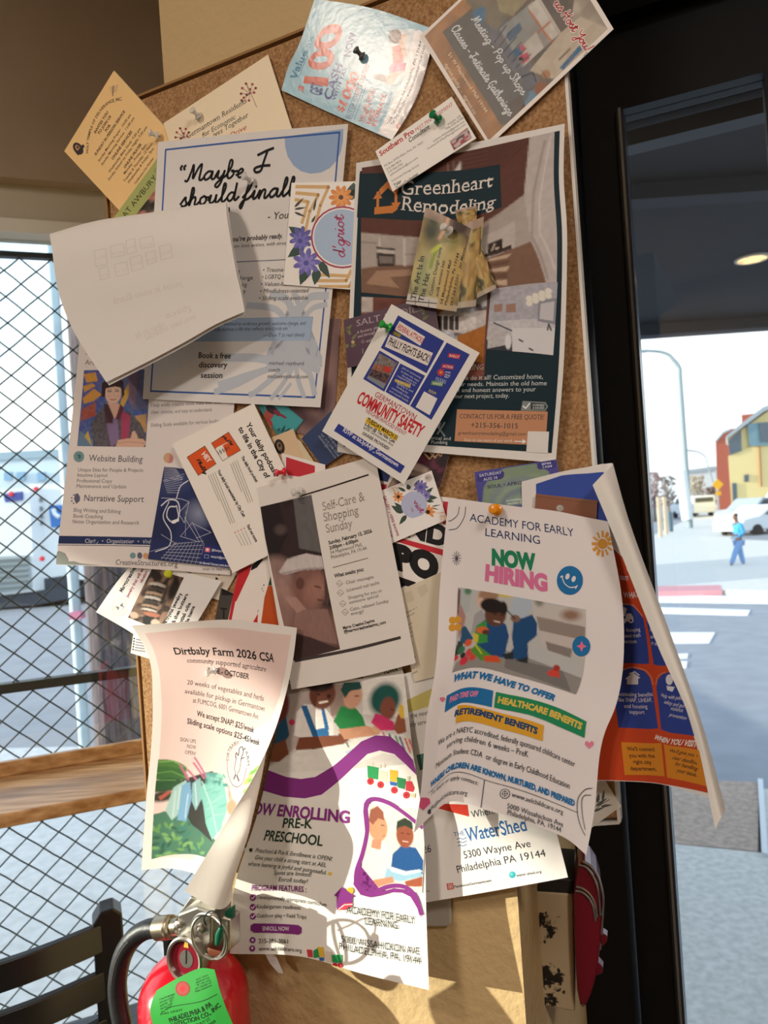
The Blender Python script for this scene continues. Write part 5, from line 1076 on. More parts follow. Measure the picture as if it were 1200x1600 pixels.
p.T('SATURDAY', 456, 160, 580, 140, 'C8CCE0', h=15, bold=1); p.T('AUG 16', 478, 182, 556, 168, 'C8CCE0', h=15, bold=1); p.T('8PM', 800, 96, 850, 88, 'C8CCE0', h=12, bold=1); p.T('1AM', 806, 112, 856, 105, 'C8CCE0', h=12, bold=1)
p.T('SOUL \u2022 AFRO \u2022 GLOBAL', 500, 224, 850, 178, '3A4460', h=18, bold=2); p.T('something serious', 604, 296, 755, 278, 'D8DCE8', h=13, bold=1); p.T('jacobs delivers', 610, 312, 750, 300, 'D8DCE8', h=13, bold=1)
p.build('purple and green Saturday event card above the hiring flyer', 'event card', m='card')
K(860, 700, 2.6667)
p = Page('city_services_flyer', [
    [(-120, 140, 12), (40, 100, 12), (150, 80, 12), (225, 66, 13), (252, 78, 16), (216, 112, 28), (176, 155, 30)],
    [(-115, 420, 12), (80, 390, 12), (200, 380, 13), (290, 350, 15), (322, 300, 24), (300, 318, 36), (262, 360, 36)],
    [(-100, 870, 12), (120, 860, 13), (280, 880, 14), (430, 880, 18), (508, 800, 34), (490, 815, 48), (452, 835, 48)],
    [(-80, 1180, 13), (100, 1180, 14), (280, 1180, 16), (480, 1190, 24), (625, 1130, 44), (610, 1140, 62), (592, 1160, 62)],
    [(-60, 1400, 14), (90, 1390, 15), (285, 1388, 17), (510, 1412, 28), (728, 1502, 52), (712, 1535, 72), (688, 1588, 74)]],
    300, 290, us=[0, .2, .42, .66, .86, .93, 1], vs=[0, .2, .53, .76, 1], step=2.5, col='F1EDEA', back='ECE8E0', thick=.3, dz=.03, lift=.15)
p.poly([(-60, 150), (45, 115), (222, 100), (240, 320), (240, 420), (-60, 450)], '3F58B0')
p.poly([(-60, 440), (240, 400), (318, 470), (318, 505), (400, 640), (480, 850), (560, 1080), (668, 1440), (480, 1402), (285, 1385), (-60, 1392), (-100, 900)], 'CE4A24')
db = '30469A'
p.poly([(238, 905), (246, 790), (260, 700), (290, 655), (310, 648), (345, 660), (372, 690), (388, 712), (412, 898), (330, 895)], db)
p.poly([(398, 712), (450, 790), (490, 905), (430, 900)], db)
p.poly([(265, 1000), (272, 950), (300, 922), (345, 916), (390, 928), (415, 955), (424, 990), (450, 1168), (285, 1165)], db)
p.poly([(442, 1000), (448, 965), (470, 940), (505, 932), (540, 1000), (600, 1200), (462, 1172)], db)
w = 'E8E6EE'
p.line([(268, 985), (280, 945), (310, 922), (345, 914), (395, 926), (420, 955), (428, 985)], 3, 'D8A078', smooth=True); p.line([(440, 985), (450, 950), (478, 934)], 3, 'D8A078', smooth=True); p.line([(300, 650), (345, 656), (385, 700)], 3, 'D8A078', smooth=True)
p.T('YOUR CITY', 290, 548, 328, 552, w, h=18, bold=1); p.T('WHAT', 306, 622, 370, 618, w, h=24, bold=1)
p.poly([(296, 700), (305, 660), (318, 670), (312, 700)], w); p.poly([(312, 712), (318, 690), (336, 688), (346, 706), (344, 722), (312, 722)], w); p.ell(307, 720, 10, 10, w); p.ell(336, 718, 11, 11, w); p.ell(336, 718, 5, 5, db, n=10)
p.L([('Illegal dumping', 268, 762, 376, 762), ('or missed trash', 270, 788, 377, 785), ('collection', 284, 812, 360, 812), ('filing', 416, 764, 436, 762), ('and', 418, 792, 444, 790), ('tr ac', 422, 818, 446, 822)], w, h=16)
p.poly([(311, 962), (344, 934), (376, 958), (366, 960), (366, 984), (350, 985), (350, 970), (338, 970), (338, 985), (320, 984), (320, 962)], w); p.line([(330, 940), (352, 932), (370, 946)], 5, w)
p.ell(497, 965, 15, 22, w); p.poly([(485, 990), (520, 995), (510, 1015), (488, 1008)], w)
p.L([('Accessing benefits', 278, 1032, 428, 1032), ('like SNAP, LIHEAP,', 284, 1056, 426, 1056), ('and housing', 308, 1082, 406, 1084), ('support', 330, 1106, 394, 1108), ('Help with public', 462, 1034, 556, 1050), ('safety and gun', 474, 1062, 558, 1082), ('violence', 500, 1090, 552, 1100), ('prevention', 496, 1116, 566, 1132)], w, h=17)
p.T('WHEN YOU VISIT US', 430, 1210, 640, 1256, 'F4EEE6', h=25, bold=2)
p.poly([(296, 1225), (464, 1228), (478, 1368), (310, 1362)], 'DE8E28'); p.poly([(474, 1232), (632, 1262), (662, 1412), (488, 1372)], 'DE8E28')
p.L([('We\u2019ll connect', 322, 1260, 438, 1262), ('you with the', 330, 1288, 438, 1290), ('right city', 348, 1314, 424, 1317), ('department.', 336, 1342, 446, 1345), ('We\u2019ll give you a', 494, 1264, 612, 1290), ('clear deadline', 506, 1294, 612, 1320), ('for handling', 518, 1320, 612, 1344), ('your issue.', 526, 1348, 610, 1370)], '4A3420', h=17, bold=1)
p.build('orange and blue city services sheet curling off the right side of the board', 'flyer')
K(620, 700, 3.5294)
p = Page('small_envelope', quad((766, 252), (1106, 290), (1096, 470), (756, 430), 15.2), 55, 28, col='8A5A44', thick=1.2)
p.line([(766, 268), (1104, 306)], 2, '6A4434'); p.ell(900, 332, 22, 20, '9A928C').ell(898, 330, 13, 12, 'C8C0BA').ell(900, 331, 5, 5, '6A625C', n=8)
p.build('small brown paper envelope with a round clasp above the hiring flyer', 'envelope', m='card')
# ---- hiring flyer ----
K(620, 700, 3.5294)
MM = lambda x, y, h: (70.6 + .9412 * x, 1129.4 + .9412 * y, h)
p = Page('hiring_flyer', [
    [(285, 275, 17.5), (370, 285, 17.5), (478, 300, 18), (690, 326, 18.5), (866, 346, 19), (1060, 385, 20), (1165, 405, 21)],
    [(238, 760, 20), (338, 770, 19), (455, 788, 19), (700, 830, 21), (900, 866, 23), (1130, 908, 27), (1250, 935, 30)],
    [(203, 1285, 32), (300, 1240, 25), (412, 1210, 22), (660, 1258, 24), (870, 1318, 27), (1095, 1398, 30), (1200, 1443, 33)],
    [MM(112, 310, 36), MM(209, 255, 27), MM(328, 208, 22), MM(592, 245, 25), MM(802, 300, 28), MM(1029, 395, 31), MM(1148, 455, 34)],
    [MM(60, 865, 46), MM(143, 791, 34), MM(246, 707, 24), MM(512, 760, 28), MM(725, 829, 31), MM(955, 922, 35), MM(1075, 975, 39)],
    [MM(25, 1055, 50), MM(110, 970, 38), MM(215, 880, 26), MM(480, 930, 30), MM(700, 1000, 33), MM(935, 1100, 38), MM(1035, 1185, 44)]],
    us=[0, .10, .22, .46, .66, .88, 1], vs=[0, .275, .553, .624, .898, 1], step=2.5, col='F3EDEC', thick=.3, dz=.02, lift=.14)
nv = '263A6A'
p.T('ACADEMY FOR EARLY', 402, 402, 978, 490, nv, h=44); p.T('LEARNING', 488, 484, 790, 530, nv, h=44)
p.line([(345, 325), (335, 370), (300, 400), (286, 402)], 4, '4A4A5A', smooth=True); p.line([(380, 325), (372, 380), (335, 440), (288, 452)], 4, '4A4A5A', smooth=True)
for a in range(6): t = a * math.pi / 6; p.line([(330 - 26 * math.cos(t), 608 - 38 * math.sin(t)), (330 + 26 * math.cos(t), 608 + 38 * math.sin(t))], 3, '5A5060')
p.T('NOW', 524, 640, 770, 672, '1E8A60', h=82, bold=.06); p.T('HIRING', 486, 726, 832, 788, 'E27AA8', h=82, bold=.06)
p.ell(1135, 528, 28, 28, 'E0A040')
for a in range(12): t = a * math.pi / 6; p.line([(1135 + 34 * math.cos(t), 528 + 40 * math.sin(t)), (1135 + 56 * math.cos(t), 528 + 68 * math.sin(t))], 13, 'E0A040'); p.lay -= 1
p.up(); p.ell(955, 730, 72, 80, '2277B4'); p.ell(942, 708, 11, 17, 'F3EDEC', rot=20); p.ell(976, 722, 11, 17, 'F3EDEC', rot=20); p.line([(910, 705), (925, 745), (955, 768), (990, 765)], 6, 'F3EDEC', smooth=True); p.line([(904, 712), (916, 706)], 5, 'F3EDEC'); p.line([(986, 774), (996, 758)], 5, 'F3EDEC')
c = Canvas([(338, 768), (1042, 890), (988, 1358), (305, 1238)], 110, 80, 'C6C6C4')
c.poly([(338, 768), (420, 770), (400, 900), (330, 960)], 'B9C0BE'); c.poly([(550, 780), (640, 800), (630, 830), (550, 820)], 'D8C46A'); c.ell(395, 790, 20, 20, '5A8A6A', 0, .4)
c.poly([(740, 850), (1045, 895), (1030, 990), (760, 930)], 'D0CAC4'); c.poly([(770, 930), (1030, 980), (1022, 1050), (780, 1010)], '9A8E86'); c.poly([(780, 1010), (1022, 1050), (1010, 1150), (800, 1100)], 'CFC6C0'); c.poly([(810, 1070), (950, 1100), (940, 1150), (820, 1120)], '8E8480'); c.ell(960, 920, 50, 28, '9A7A66', 0, .5); c.ell(790, 850, 24, 24, '8A8A80', 0, .5)
c.poly([(300, 1245), (330, 1170), (600, 1150), (1010, 1260), (1000, 1370)], '9A9692'); c.poly([(600, 1190), (900, 1230), (960, 1350), (600, 1260)], '7E7A78')
c.poly([(340, 775), (352, 780), (340, 910), (326, 930)], '6A3A30'); c.poly([(330, 930), (352, 860), (378, 940), (360, 1010), (330, 1060)], 'B58A84'); c.poly([(350, 1000), (372, 990), (420, 1080), (380, 1110), (340, 1080)], '2A5A7E'); c.poly([(310, 1120), (330, 1070), (360, 1090), (340, 1180), (308, 1180)], '3A4640')
c.poly([(404, 1050), (430, 930), (470, 900), (500, 960), (450, 1000), (430, 1060)], 'A8A8AA'); c.ell(500, 840, 55, 62, 'DDB9A4', 0, .1); c.ell(512, 815, 54, 40, 'A8846C', 0, .15); c.ell(470, 860, 20, 30, 'E2C0AE', 0, .2)
c.poly([(440, 1140), (445, 1000), (500, 955), (600, 985), (615, 1060), (590, 1200), (480, 1190)], '1F4F86'); c.poly([(440, 1000), (495, 965), (500, 1110), (440, 1120), (420, 1060)], '3E9A44'); c.ell(470, 1030, 34, 22, 'E0703A'); c.poly([(420, 1040), (450, 1060), (445, 1110), (420, 1100)], 'D8C840'); c.ell(490, 1045, 20, 16, '5A3A2C')
c.ell(545, 930, 58, 74, '6A4432', 5, .08); c.ell(530, 878, 66, 44, '221A18', 10, .12); c.ell(590, 890, 22, 40, '221A18', 0, .2); c.line([(535, 930), (552, 928)], 6, '2A1A14'); c.line([(572, 934), (584, 936)], 6, '2A1A14'); c.line([(540, 972), (566, 976)], 8, 'E8DCD4')
c.poly([(660, 815), (745, 825), (750, 880), (700, 950), (630, 930), (620, 900)], 'B9C6D4'); c.poly([(630, 1060), (640, 960), (700, 940), (745, 920), (770, 970), (765, 1040), (715, 1090), (718, 1200), (600, 1195), (640, 1130)], '1F4F80'); c.ell(652, 948, 26, 22, '8A6A5A'); c.line([(612, 905), (650, 950)], 6, '3A3434'); c.poly([(580, 1180), (640, 1150), (640, 1200), (600, 1205)], '2A3038'); c.poly([(680, 1190), (720, 1170), (718, 1215), (650, 1205)], '2A3038')
for x, y, r, cc in [(370, 1200, 26, 'D83A4A'), (330, 1170, 20, 'C8C0BA'), (400, 1160, 24, 'D84A50'), (350, 1130, 22, '3A7A5A'), (320, 1165, 14, 'D8404A'), (390, 1100, 22, 'E0603A'), (360, 1165, 16, '2E3034'), (420, 1195, 20, 'E04A3A')]: c.ell(x, y, r, r, cc, 0, .2)
c.poly([(400, 1150), (440, 1120), (520, 1190), (580, 1215), (570, 1235), (470, 1225)], '5A9A3A'); c.line([(430, 1120), (470, 1180)], 8, 'D8D040'); c.poly([(480, 1200), (560, 1190), (578, 1230), (500, 1235)], 'E0542E')
c.poly([(820, 1255), (850, 1225), (880, 1225), (890, 1275), (830, 1272)], 'D84A3E'); c.ell(868, 1218, 18, 18, 'B03A30')
p.photo(c)
for x, y in [(308, 950), (338, 946), (306, 990), (338, 988)]: p.ell(x, y, 20, 20, 'E0A43A', n=16); p.lay -= 1
p.up(); p.ell(1018, 1093, 50, 57, '2277B4'); p.poly([(1020, 1062), (1030, 1084), (1048, 1094), (1028, 1102), (1020, 1124), (1010, 1102), (992, 1092), (1012, 1084)], 'F07A9A')
K(640, 1020, 3.75)
bb = '2277B4'
p.T('WHAT WE HAVE TO OFFER', 250, 172, 848, 282, bb, h=36, bold=.055)
p.poly([(218, 250), (300, 210), (400, 203), (492, 222), (482, 318), (390, 298), (300, 292), (205, 348)], bb); p.poly([(508, 228), (700, 268), (880, 325), (1038, 402), (1026, 498), (870, 430), (700, 362), (496, 320)], '229060'); p.poly([(282, 308), (400, 318), (600, 368), (788, 425), (780, 518), (600, 462), (400, 408), (270, 412)], 'E8AE32')
p.T('PAID TIME OFF', 232, 292, 398, 256, 'E88AB0', h=32, bold=.05); p.T('HEALTHCARE BENEFITS', 516, 290, 1006, 450, 'E8C85A', h=36, bold=.055); p.T('RETIREMENT BENEFITS', 262, 372, 748, 476, '1E4A78', h=34, bold=.055)
def heart(x, y, s, c):
    p.poly([(x, y + s), (x - s, y), (x - s * .9, y - s * .6), (x - s * .5, y - s * .8), (x, y - s * .35), (x + s * .5, y - s * .8), (x + s * .9, y - s * .6), (x + s, y)], c)
heart(192, 272, 16, 'E87A9A'); heart(1054, 536, 26, 'E88AA4'); heart(78, 880, 42, 'E0608A')
p.L([('We are a NAEYC accredited, federally sponsored childcare center', 165, 545, 968, 668), ('serving children 6 weeks \u2013 PreK', 216, 562, 696, 612), ('Minimum Student CDA  or degree in Early Childhood Education', 152, 680, 938, 796)], '2A2E3A', h=34)
p.T('WHERE CHILDREN ARE KNOWN, NURTURED, AND PREPARED', 118, 790, 968, 898, bb, h=32, bold=.05)
p.line([(108, 822), (240, 706), (420, 735), (700, 820), (986, 936)], 3.5, '3A3436'); p.line([(440, 745), (420, 905)], 3.5, '3A3436')
p.T('To learn or apply contact:', 120, 838, 400, 776, '2A2E3A', h=26); p.T('HR@aelchildcare.org', 108, 938, 338, 836, '2A2E3A', h=28); p.ell(114, 930, 10, 14, '4A484A')
p.ell(560, 824, 29, 29, '3A3A44').ell(560, 824, 25, 25, 'F0EAE8').ell(560, 824, 17, 17, '3A3A44').ell(560, 824, 13, 13, 'F0EAE8').line([(543, 824), (577, 824)], 4, '3A3A44').line([(560, 807), (560, 841)], 4, '3A3A44')
p.T('www.aelchildcare.org', 598, 840, 900, 946, '2A2E3A', h=28); p.T('5000 Wissahickon Ave', 572, 908, 900, 1020, '2A2E3A', h=30); p.T('Philadelphia, PA, 19144', 574, 946, 888, 1052, '2A2E3A', h=30)
for o in (0, 34): p.line([(1072 - o * .2, 792 + o * 1.2), (1030 - o * .1, 800 + o), (990 + o * .6, 850 + o * .4), (984 + o * .8, 930 - o * .3), (1002 + o * .5, 1010 - o), (1030, 1068 - o)], 4, '3A3436', smooth=True)
p.build('large white childcare hiring flyer with children photograph at the lower right', 'flyer')
# ---- preschool flyer ----
K(340, 1040, 3.0769)
p = Page('preschool_flyer', [
    [(330, 80, 7), (520, 72, 7), (710, 60, 7), (895, 40, 10)],
    [(268, 393, 11), (490, 400, 11), (700, 402, 11), (938, 405, 16)],
    [(195, 700, 14), (450, 722, 14), (710, 750, 15), (990, 778, 24)],
    [(80, 1072, 18), (405, 1090, 15), (700, 1135, 18), (1003, 1195, 28)],
    [(58, 1385, 24), (408, 1400, 14), (690, 1480, 20), (1016, 1560, 34)]],
    us=[0, .36, .66, 1], vs=[0, .24, .48, .76, 1], step=3, col='F5F1EA', thick=.3, dz=.02, lift=.12)
c = Canvas([(325, 88), (895, 50), (958, 470), (205, 520)], 130, 90, 'D9D2CA')
c.poly([(300, 80), (560, 70), (600, 250), (250, 480), (200, 500)], 'B9ABA4'); c.poly([(540, 90), (640, 80), (640, 200), (560, 240)], '9A8478'); c.poly([(690, 60), (900, 40), (930, 250), (700, 230)], 'EFEAE2')
c.poly([(230, 500), (400, 400), (640, 370), (700, 320), (900, 330), (965, 450), (800, 420), (500, 530), (220, 540)], 'EAE6DE')
c.ell(310, 200, 34, 80, '7A3A30', 10, .2); c.poly([(270, 300), (330, 240), (350, 330), (300, 400), (250, 440)], '2A5A7A'); c.poly([(240, 460), (260, 380), (330, 350), (350, 420), (300, 460)], '8A5238'); c.ell(362, 268, 16, 14, 'D03A6A')
c.poly([(375, 330), (385, 220), (430, 180), (520, 180), (570, 250), (570, 330), (440, 350)], 'ECE6E0'); c.poly([(410, 190), (440, 185), (485, 300), (545, 290), (550, 330), (470, 335)], '2A6A9E'); c.poly([(510, 190), (525, 195), (550, 300), (530, 300)], '2A6A9E')
c.ell(515, 130, 62, 74, '6E3E2C', 10, .08); c.ell(500, 80, 70, 40, '2E1C16', 0, .15); c.line([(505, 172), (540, 165)], 10, 'E8D8CC'); c.ell(548, 140, 10, 10, '3A1E14'); c.ell(500, 132, 8, 6, '2A1610')
c.poly([(385, 400), (400, 340), (560, 330), (640, 330), (620, 370), (480, 395)], '7E4830'); c.ell(615, 340, 28, 26, '7E4830'); c.line([(630, 365), (640, 385)], 6, '3A3A40')
c.poly([(570, 260), (600, 190), (660, 190), (700, 240), (720, 300), (600, 300)], '2A8A48'); c.ell(652, 145, 40, 56, 'D9A68A', 10, .1); c.poly([(600, 110), (612, 76), (680, 72), (690, 105), (640, 115), (618, 150)], '1E4A44'); c.line([(662, 140), (676, 140)], 5, '3A2A24')
c.poly([(590, 300), (720, 285), (790, 310), (780, 330), (620, 350)], 'D29A78'); c.ell(770, 300, 24, 20, 'D9A684')
c.ell(805, 160, 76, 80, '1E5A52', 10, .2); c.ell(820, 205, 38, 56, '8A503E', 0, .15); c.poly([(740, 270), (760, 225), (800, 240), (850, 270), (860, 310), (790, 310)], 'D83A72'); c.poly([(850, 300), (870, 230), (905, 260), (910, 320), (870, 330)], '9A5A40'); c.poly([(870, 220), (880, 180), (898, 200), (900, 250), (885, 255)], 'E8C040'); c.line([(835, 210), (848, 212)], 4, '3A1E18')
for x, cc in [(800, 'D85A7A'), (830, '2A4A6A'), (860, '3A9A6A'), (880, '4A4A8A'), (905, 'D85A4A'), (925, 'D8503A')]: c.line([(x, 320 + (x - 800) * .3), (x + 24, 380 + (x - 800) * .35)], 8, cc)
c.poly([(620, 410), (680, 385), (690, 410), (640, 425)], 'A8C4DC', .7); c.noise(.05, 30, 4)
p.photo(c)
pu = '8A3487'
p.poly([(250, 505), (330, 535), (400, 545), (470, 535), (560, 480), (630, 420), (690, 365), (760, 335), (830, 340), (890, 390), (940, 455), (958, 528), (905, 475), (850, 425), (780, 408), (720, 425), (650, 490), (570, 565), (500, 620), (420, 638), (320, 630), (200, 595), (225, 500)], pu)
R1 = [('2E9A58', [(720, 480), (775, 490), (772, 548), (722, 540)]), ('E6D6C0', [(778, 500), (818, 510), (815, 565), (774, 548)]), ('E8B83C', [(828, 500), (868, 505), (866, 560), (828, 556)]), ('3A66B0', [(828, 556), (864, 562), (862, 580), (830, 574)]), ('2E8A50', [(862, 535), (906, 545), (900, 595), (866, 585)]), ('D03A48', [(906, 555), (935, 556), (948, 590), (940, 608), (904, 600)])]
for cc, q in R1: p.poly(q, cc)
for x, y in [(735, 556), (784, 572), (850, 598), (908, 622)]: p.ell(x, y, 16, 17, 'C8343E', n=16); p.ell(x, y, 6, 6, 'A82832', n=10)
for x, y in [(742, 470), (780, 484), (800, 480)]: p.ell(x, y, 7, 10, 'E2D2BC', n=10)
p.poly([(912, 530), (926, 532), (924, 555), (914, 555)], 'D8C4A8'); p.poly([(930, 612), (952, 614), (950, 636), (930, 632)], 'D8CFA8')
p.T('NOW ENROLLING', 122, 706, 634, 756, pu, h=54, bold=2); p.T('PRE-K', 312, 778, 456, 782, '26402E', h=46, bold=1); p.T('PRESCHOOL', 222, 838, 504, 866, '26402E', h=48, bold=1)
p.poly([(152, 882), (160, 876), (170, 880), (166, 895), (156, 895)], '2E3A30')
p.L([('Preschool & Pre-K Enrollment is OPEN!', 182, 896, 548, 938), ('Give your child a strong start at AEL', 178, 930, 522, 968), ('where learning is joyful and purposeful.', 145, 960, 524, 1004), ('Spots are limited!', 270, 1004, 450, 1014), ('Enroll today!', 294, 1036, 432, 1046)], '2E3A34', h=21, ital=.15)
p.T('PROGRAM FEATURES :', 164, 1080, 428, 1088, '7A2A76', h=26, bold=1)
heart(541, 1000, 10, 'E8C84A')
for y, t, x1 in [(1114, 'Developmentally appropriate curriculum', 524), (1160, 'Kindergarten readiness', 400), (1204, 'Outdoor play \u2022 Field Trips', 428)]:
    p.ell(171, y, 15, 16, pu); p.line([(163, y), (169, y + 7), (180, y - 8)], 5, 'F4F0EA'); p.T(t, 190, y + 6, x1, y + (44 if x1 > 500 else 12), '3A3A38', h=19)
p.poly([(175, 1238), (390, 1246), (406, 1258), (404, 1284), (390, 1292), (176, 1282), (160, 1270), (160, 1248)], pu); p.T('ENROLL NOW', 218, 1272, 346, 1274, 'F2E8EC', h=20, bold=1)
p.ell(170, 1318, 14, 15, pu); p.ell(170, 1318, 6, 7, 'F0E4EC'); p.ell(168, 1358, 14, 15, pu); p.ell(168, 1356, 6, 7, 'F0E4EC')
p.T('215-381-3061', 200, 1332, 340, 1334, '3A3A38', h=21); p.T('www.aelchildcare.org', 200, 1368, 406, 1376, '3A3A38', h=19)
for cc, q in [('D0404A', [(430, 1362), (455, 1364), (460, 1400), (436, 1398)]), ('2E9A58', [(462, 1368), (484, 1356), (492, 1400), (464, 1404)]), ('E8BC3C', [(482, 1350), (510, 1352), (514, 1400), (492, 1398)]), ('3A66B0', [(490, 1402), (514, 1402), (512, 1418), (492, 1416)]), ('E4D4BE', [(522, 1370), (550, 1374), (548, 1424), (520, 1416)]), ('2E9A58', [(552, 1388), (600, 1388), (600, 1428), (554, 1424)])]: p.poly(q, cc)
for x in (566, 592): p.ell(x, 1438, 12, 12, 'C8343E', n=14)
# picture in the purple blob
blob = [(720, 740), (705, 690), (715, 650), (750, 634), (820, 650), (890, 690), (950, 740), (1000, 790)]
c = Canvas([(705, 660), (990, 690), (985, 1090), (690, 1070)], 80, 96, 'E9E2D2')
c.poly([(690, 1080), (700, 920), (740, 870), (800, 850), (840, 900), (830, 980), (760, 1060)], 'ECE4DA'); c.ell(768, 770, 46, 70, 'D59A74', -8, .08); c.poly([(725, 740), (735, 690), (770, 672), (798, 700), (800, 740), (770, 730), (745, 760)], '9A5A44'); c.poly([(740, 830), (785, 830), (780, 880), (735, 870)], 'D09070'); c.line([(785, 762), (798, 764)], 4, '4A2E24'); c.line([(790, 815), (803, 812)], 4, 'B05A50')
c.poly([(830, 980), (838, 900), (880, 860), (950, 870), (985, 930), (985, 1000), (850, 990)], '1F5590'); c.ell(898, 810, 42, 60, '9A5238', -5, .08); c.poly([(856, 790), (862, 745), (900, 728), (935, 748), (938, 785), (900, 765), (866, 775)], '2E3A2A'); c.line([(880, 800), (892, 800)], 4, '2A1610'); c.line([(908, 802), (920, 804)], 4, '2A1610'); c.line([(888, 838), (912, 842)], 5, 'E8C0B0')
c.poly([(810, 970), (900, 990), (975, 985), (985, 1010), (880, 1035), (800, 1020)], '9AC4D8'); c.poly([(830, 962), (905, 985), (970, 975), (985, 985), (900, 1005), (830, 985)], 'DCE8EA'); c.poly([(700, 1060), (740, 1030), (840, 1010), (850, 1040), (780, 1060), (740, 1080)], 'D59070'); c.poly([(900, 1035), (985, 1010), (985, 1060), (910, 1060)], 'A85A3E')
c.noise(.04, 24, 6)
p.photo(c)
p.poly([(735, 660), (720, 700), (728, 770), (720, 860), (690, 960), (668, 1040), (690, 1090), (735, 1108), (790, 1085), (850, 1068), (910, 1075), (950, 1110), (975, 1160), (984, 1215), (960, 1160), (930, 1110), (890, 1090), (840, 1088), (780, 1105), (735, 1112), (690, 1100), (655, 1050), (664, 990), (700, 900), (712, 800), (702, 700), (706, 660), (725, 638)], pu)
p.line([(716, 690), (722, 652), (762, 640), (830, 662), (900, 708), (985, 775)], 18, pu, smooth=True); p.line([(716, 690), (722, 790), (700, 900), (672, 985), (672, 1050), (705, 1092), (745, 1095), (800, 1068), (860, 1056), (915, 1068), (955, 1110), (980, 1190)], 22, pu, smooth=True)
p.poly([(562, 1102), (600, 1062), (662, 1106), (650, 1112), (648, 1158), (576, 1170), (575, 1108)], pu); p.ell(640, 1080, 16, 17, 'E8B83C', n=16); p.poly([(562, 1102), (600, 1062), (662, 1106), (650, 1112), (620, 1100), (575, 1108)], pu); p.poly([(576, 1172), (610, 1140), (650, 1138), (648, 1156), (612, 1172)], 'D8485A'); p.line([(585, 1168), (612, 1148), (650, 1145)], 4, 'F4E8E0')
g = '3A4440'
p.L([('ACADEMY FOR EARLY', 622, 1186, 950, 1240), ('LEARNING', 712, 1242, 868, 1264)], g, h=36); p.L([('5000 WISSAHICKON AVE', 598, 1326, 972, 1388), ('PHILADELPHIA, PA, 19144', 588, 1360, 978, 1434)], g, h=34)
p.build('white preschool enrolling flyer with purple wave band hanging at the bottom', 'flyer')
# ---- farm flyer with the rolled corner ----
K(200, 960, 3.3333)
p = Page('farm_flyer', [
    [(20, 58, 34), (170, 48, 26), (340, 36, 18), (520, 28, 16), (700, 46, 18), (795, 58, 19), (880, 70, 20)],
    [(100, 200, 30), (240, 200, 24), (390, 198, 18), (560, 207, 17), (720, 226, 19), (795, 236, 21), (858, 242, 22)],
    [(128, 450, 30), (250, 454, 24), (390, 475, 19), (540, 508, 19), (680, 542, 23), (735, 556, 26), (778, 565, 30)],
    [(118, 720, 32), (240, 728, 26), (370, 752, 22), (500, 792, 24), (618, 838, 34), (694, 850, 46), (642, 868, 58)],
    [(100, 900, 33), (220, 910, 28), (345, 935, 26), (465, 985, 30), (572, 1035, 42), (654, 1030, 58), (535, 1045, 68)],
    [(85, 1100, 34), (205, 1105, 30), (325, 1128, 30), (430, 1185, 36), (535, 1240, 50), (606, 1200, 70), (420, 1235, 82)],
    [(70, 1332, 35), (200, 1322, 32), (330, 1345, 34), (430, 1400, 42), (545, 1470, 58), (470, 1535, 76), (295, 1440, 88)]],
    us=[0, .16, .34, .54, .74, .87, 1], vs=[0, .12, .33, .55, .69, .84, 1], step=2.5, col='F1EAE2', back='ECE6DC', thick=.3, dz=.03, lift=.15)
pk = 'EBCFC6'
p.poly([(88, 98), (170, 90), (340, 72), (520, 70), (700, 92), (850, 108), (832, 210), (790, 420), (740, 560), (640, 600), (560, 700), (540, 1000), (440, 1200), (330, 1278), (125, 1272), (150, 900), (165, 700), (175, 450), (150, 240)], pk)
c = Canvas([(158, 750), (700, 770), (520, 1300), (122, 1275)], 90, 110, pk)
c.poly([(122, 1280), (128, 1090), (300, 1080), (480, 1200), (520, 1310)], '4E7A58').noise(.35, 20, 5)
c.a[c.v < .55] = lin(pk); c.poly([(125, 1275), (135, 1050), (230, 1040), (400, 1120), (470, 1200), (520, 1320)], '4A7A60')
for i in range(60):
    R = random.Random(i); c.ell(130 + R.random() * 260, 1100 + R.random() * 180, 18, 8, ['6A9A5A', '35604A', '3E7A6A', '7AA868'][i % 4], R.random() * 180, .3)
c.ell(210, 800, 90, 32, '4E7A3A', 20, .1); c.ell(200, 840, 100, 38, '3E6A34', 15, .1); c.ell(190, 900, 90, 36, '2E5430', 0, .1); c.line([(160, 770), (230, 775), (275, 810)], 5, '8AB860'); c.line([(150, 830), (220, 830), (290, 870)], 5, '6A9A50'); c.line([(160, 870), (240, 880)], 4, '6A9A50'); c.ell(180, 960, 60, 30, '3A3A28', 0, .3)
c.poly([(270, 880), (420, 830), (480, 860), (520, 1000), (470, 1100), (440, 1200), (320, 1130), (270, 1040)], '31302A')
for a in [((260, 800), (300, 880)), ((330, 760), (390, 860)), ((325, 790), (380, 870)), ((300, 830), (340, 880))]: c.line(a, 10, 'C06A8A')
c.poly([(190, 1040), (230, 920), (290, 880), (300, 940), (260, 1060), (220, 1100)], 'A4C4BC'); c.poly([(270, 910), (310, 890), (320, 980), (290, 1110), (245, 1100)], '7AA8C8'); c.poly([(320, 900), (360, 870), (380, 960), (340, 1050), (320, 1000)], '88B4B4')
c.poly([(355, 930), (420, 860), (490, 880), (525, 1000), (490, 1130), (440, 1190), (400, 1110), (380, 1010)], '7FBEB2'); c.line([(370, 890), (430, 1020), (470, 1150)], 6, 'B9DCD0'); c.line([(420, 1000), (490, 950)], 4, 'A8D0C4'); c.line([(440, 1060), (500, 1040)], 4, 'A8D0C4'); c.poly([(380, 840), (450, 835), (490, 870), (420, 880)], '5A9A92')
for q in [((300, 960), (285, 1090)), ((335, 900), (345, 1020)), ((240, 940), (225, 1080)), ((262, 920), (250, 1040))]: c.line(q, 4, 'CFE0E4')
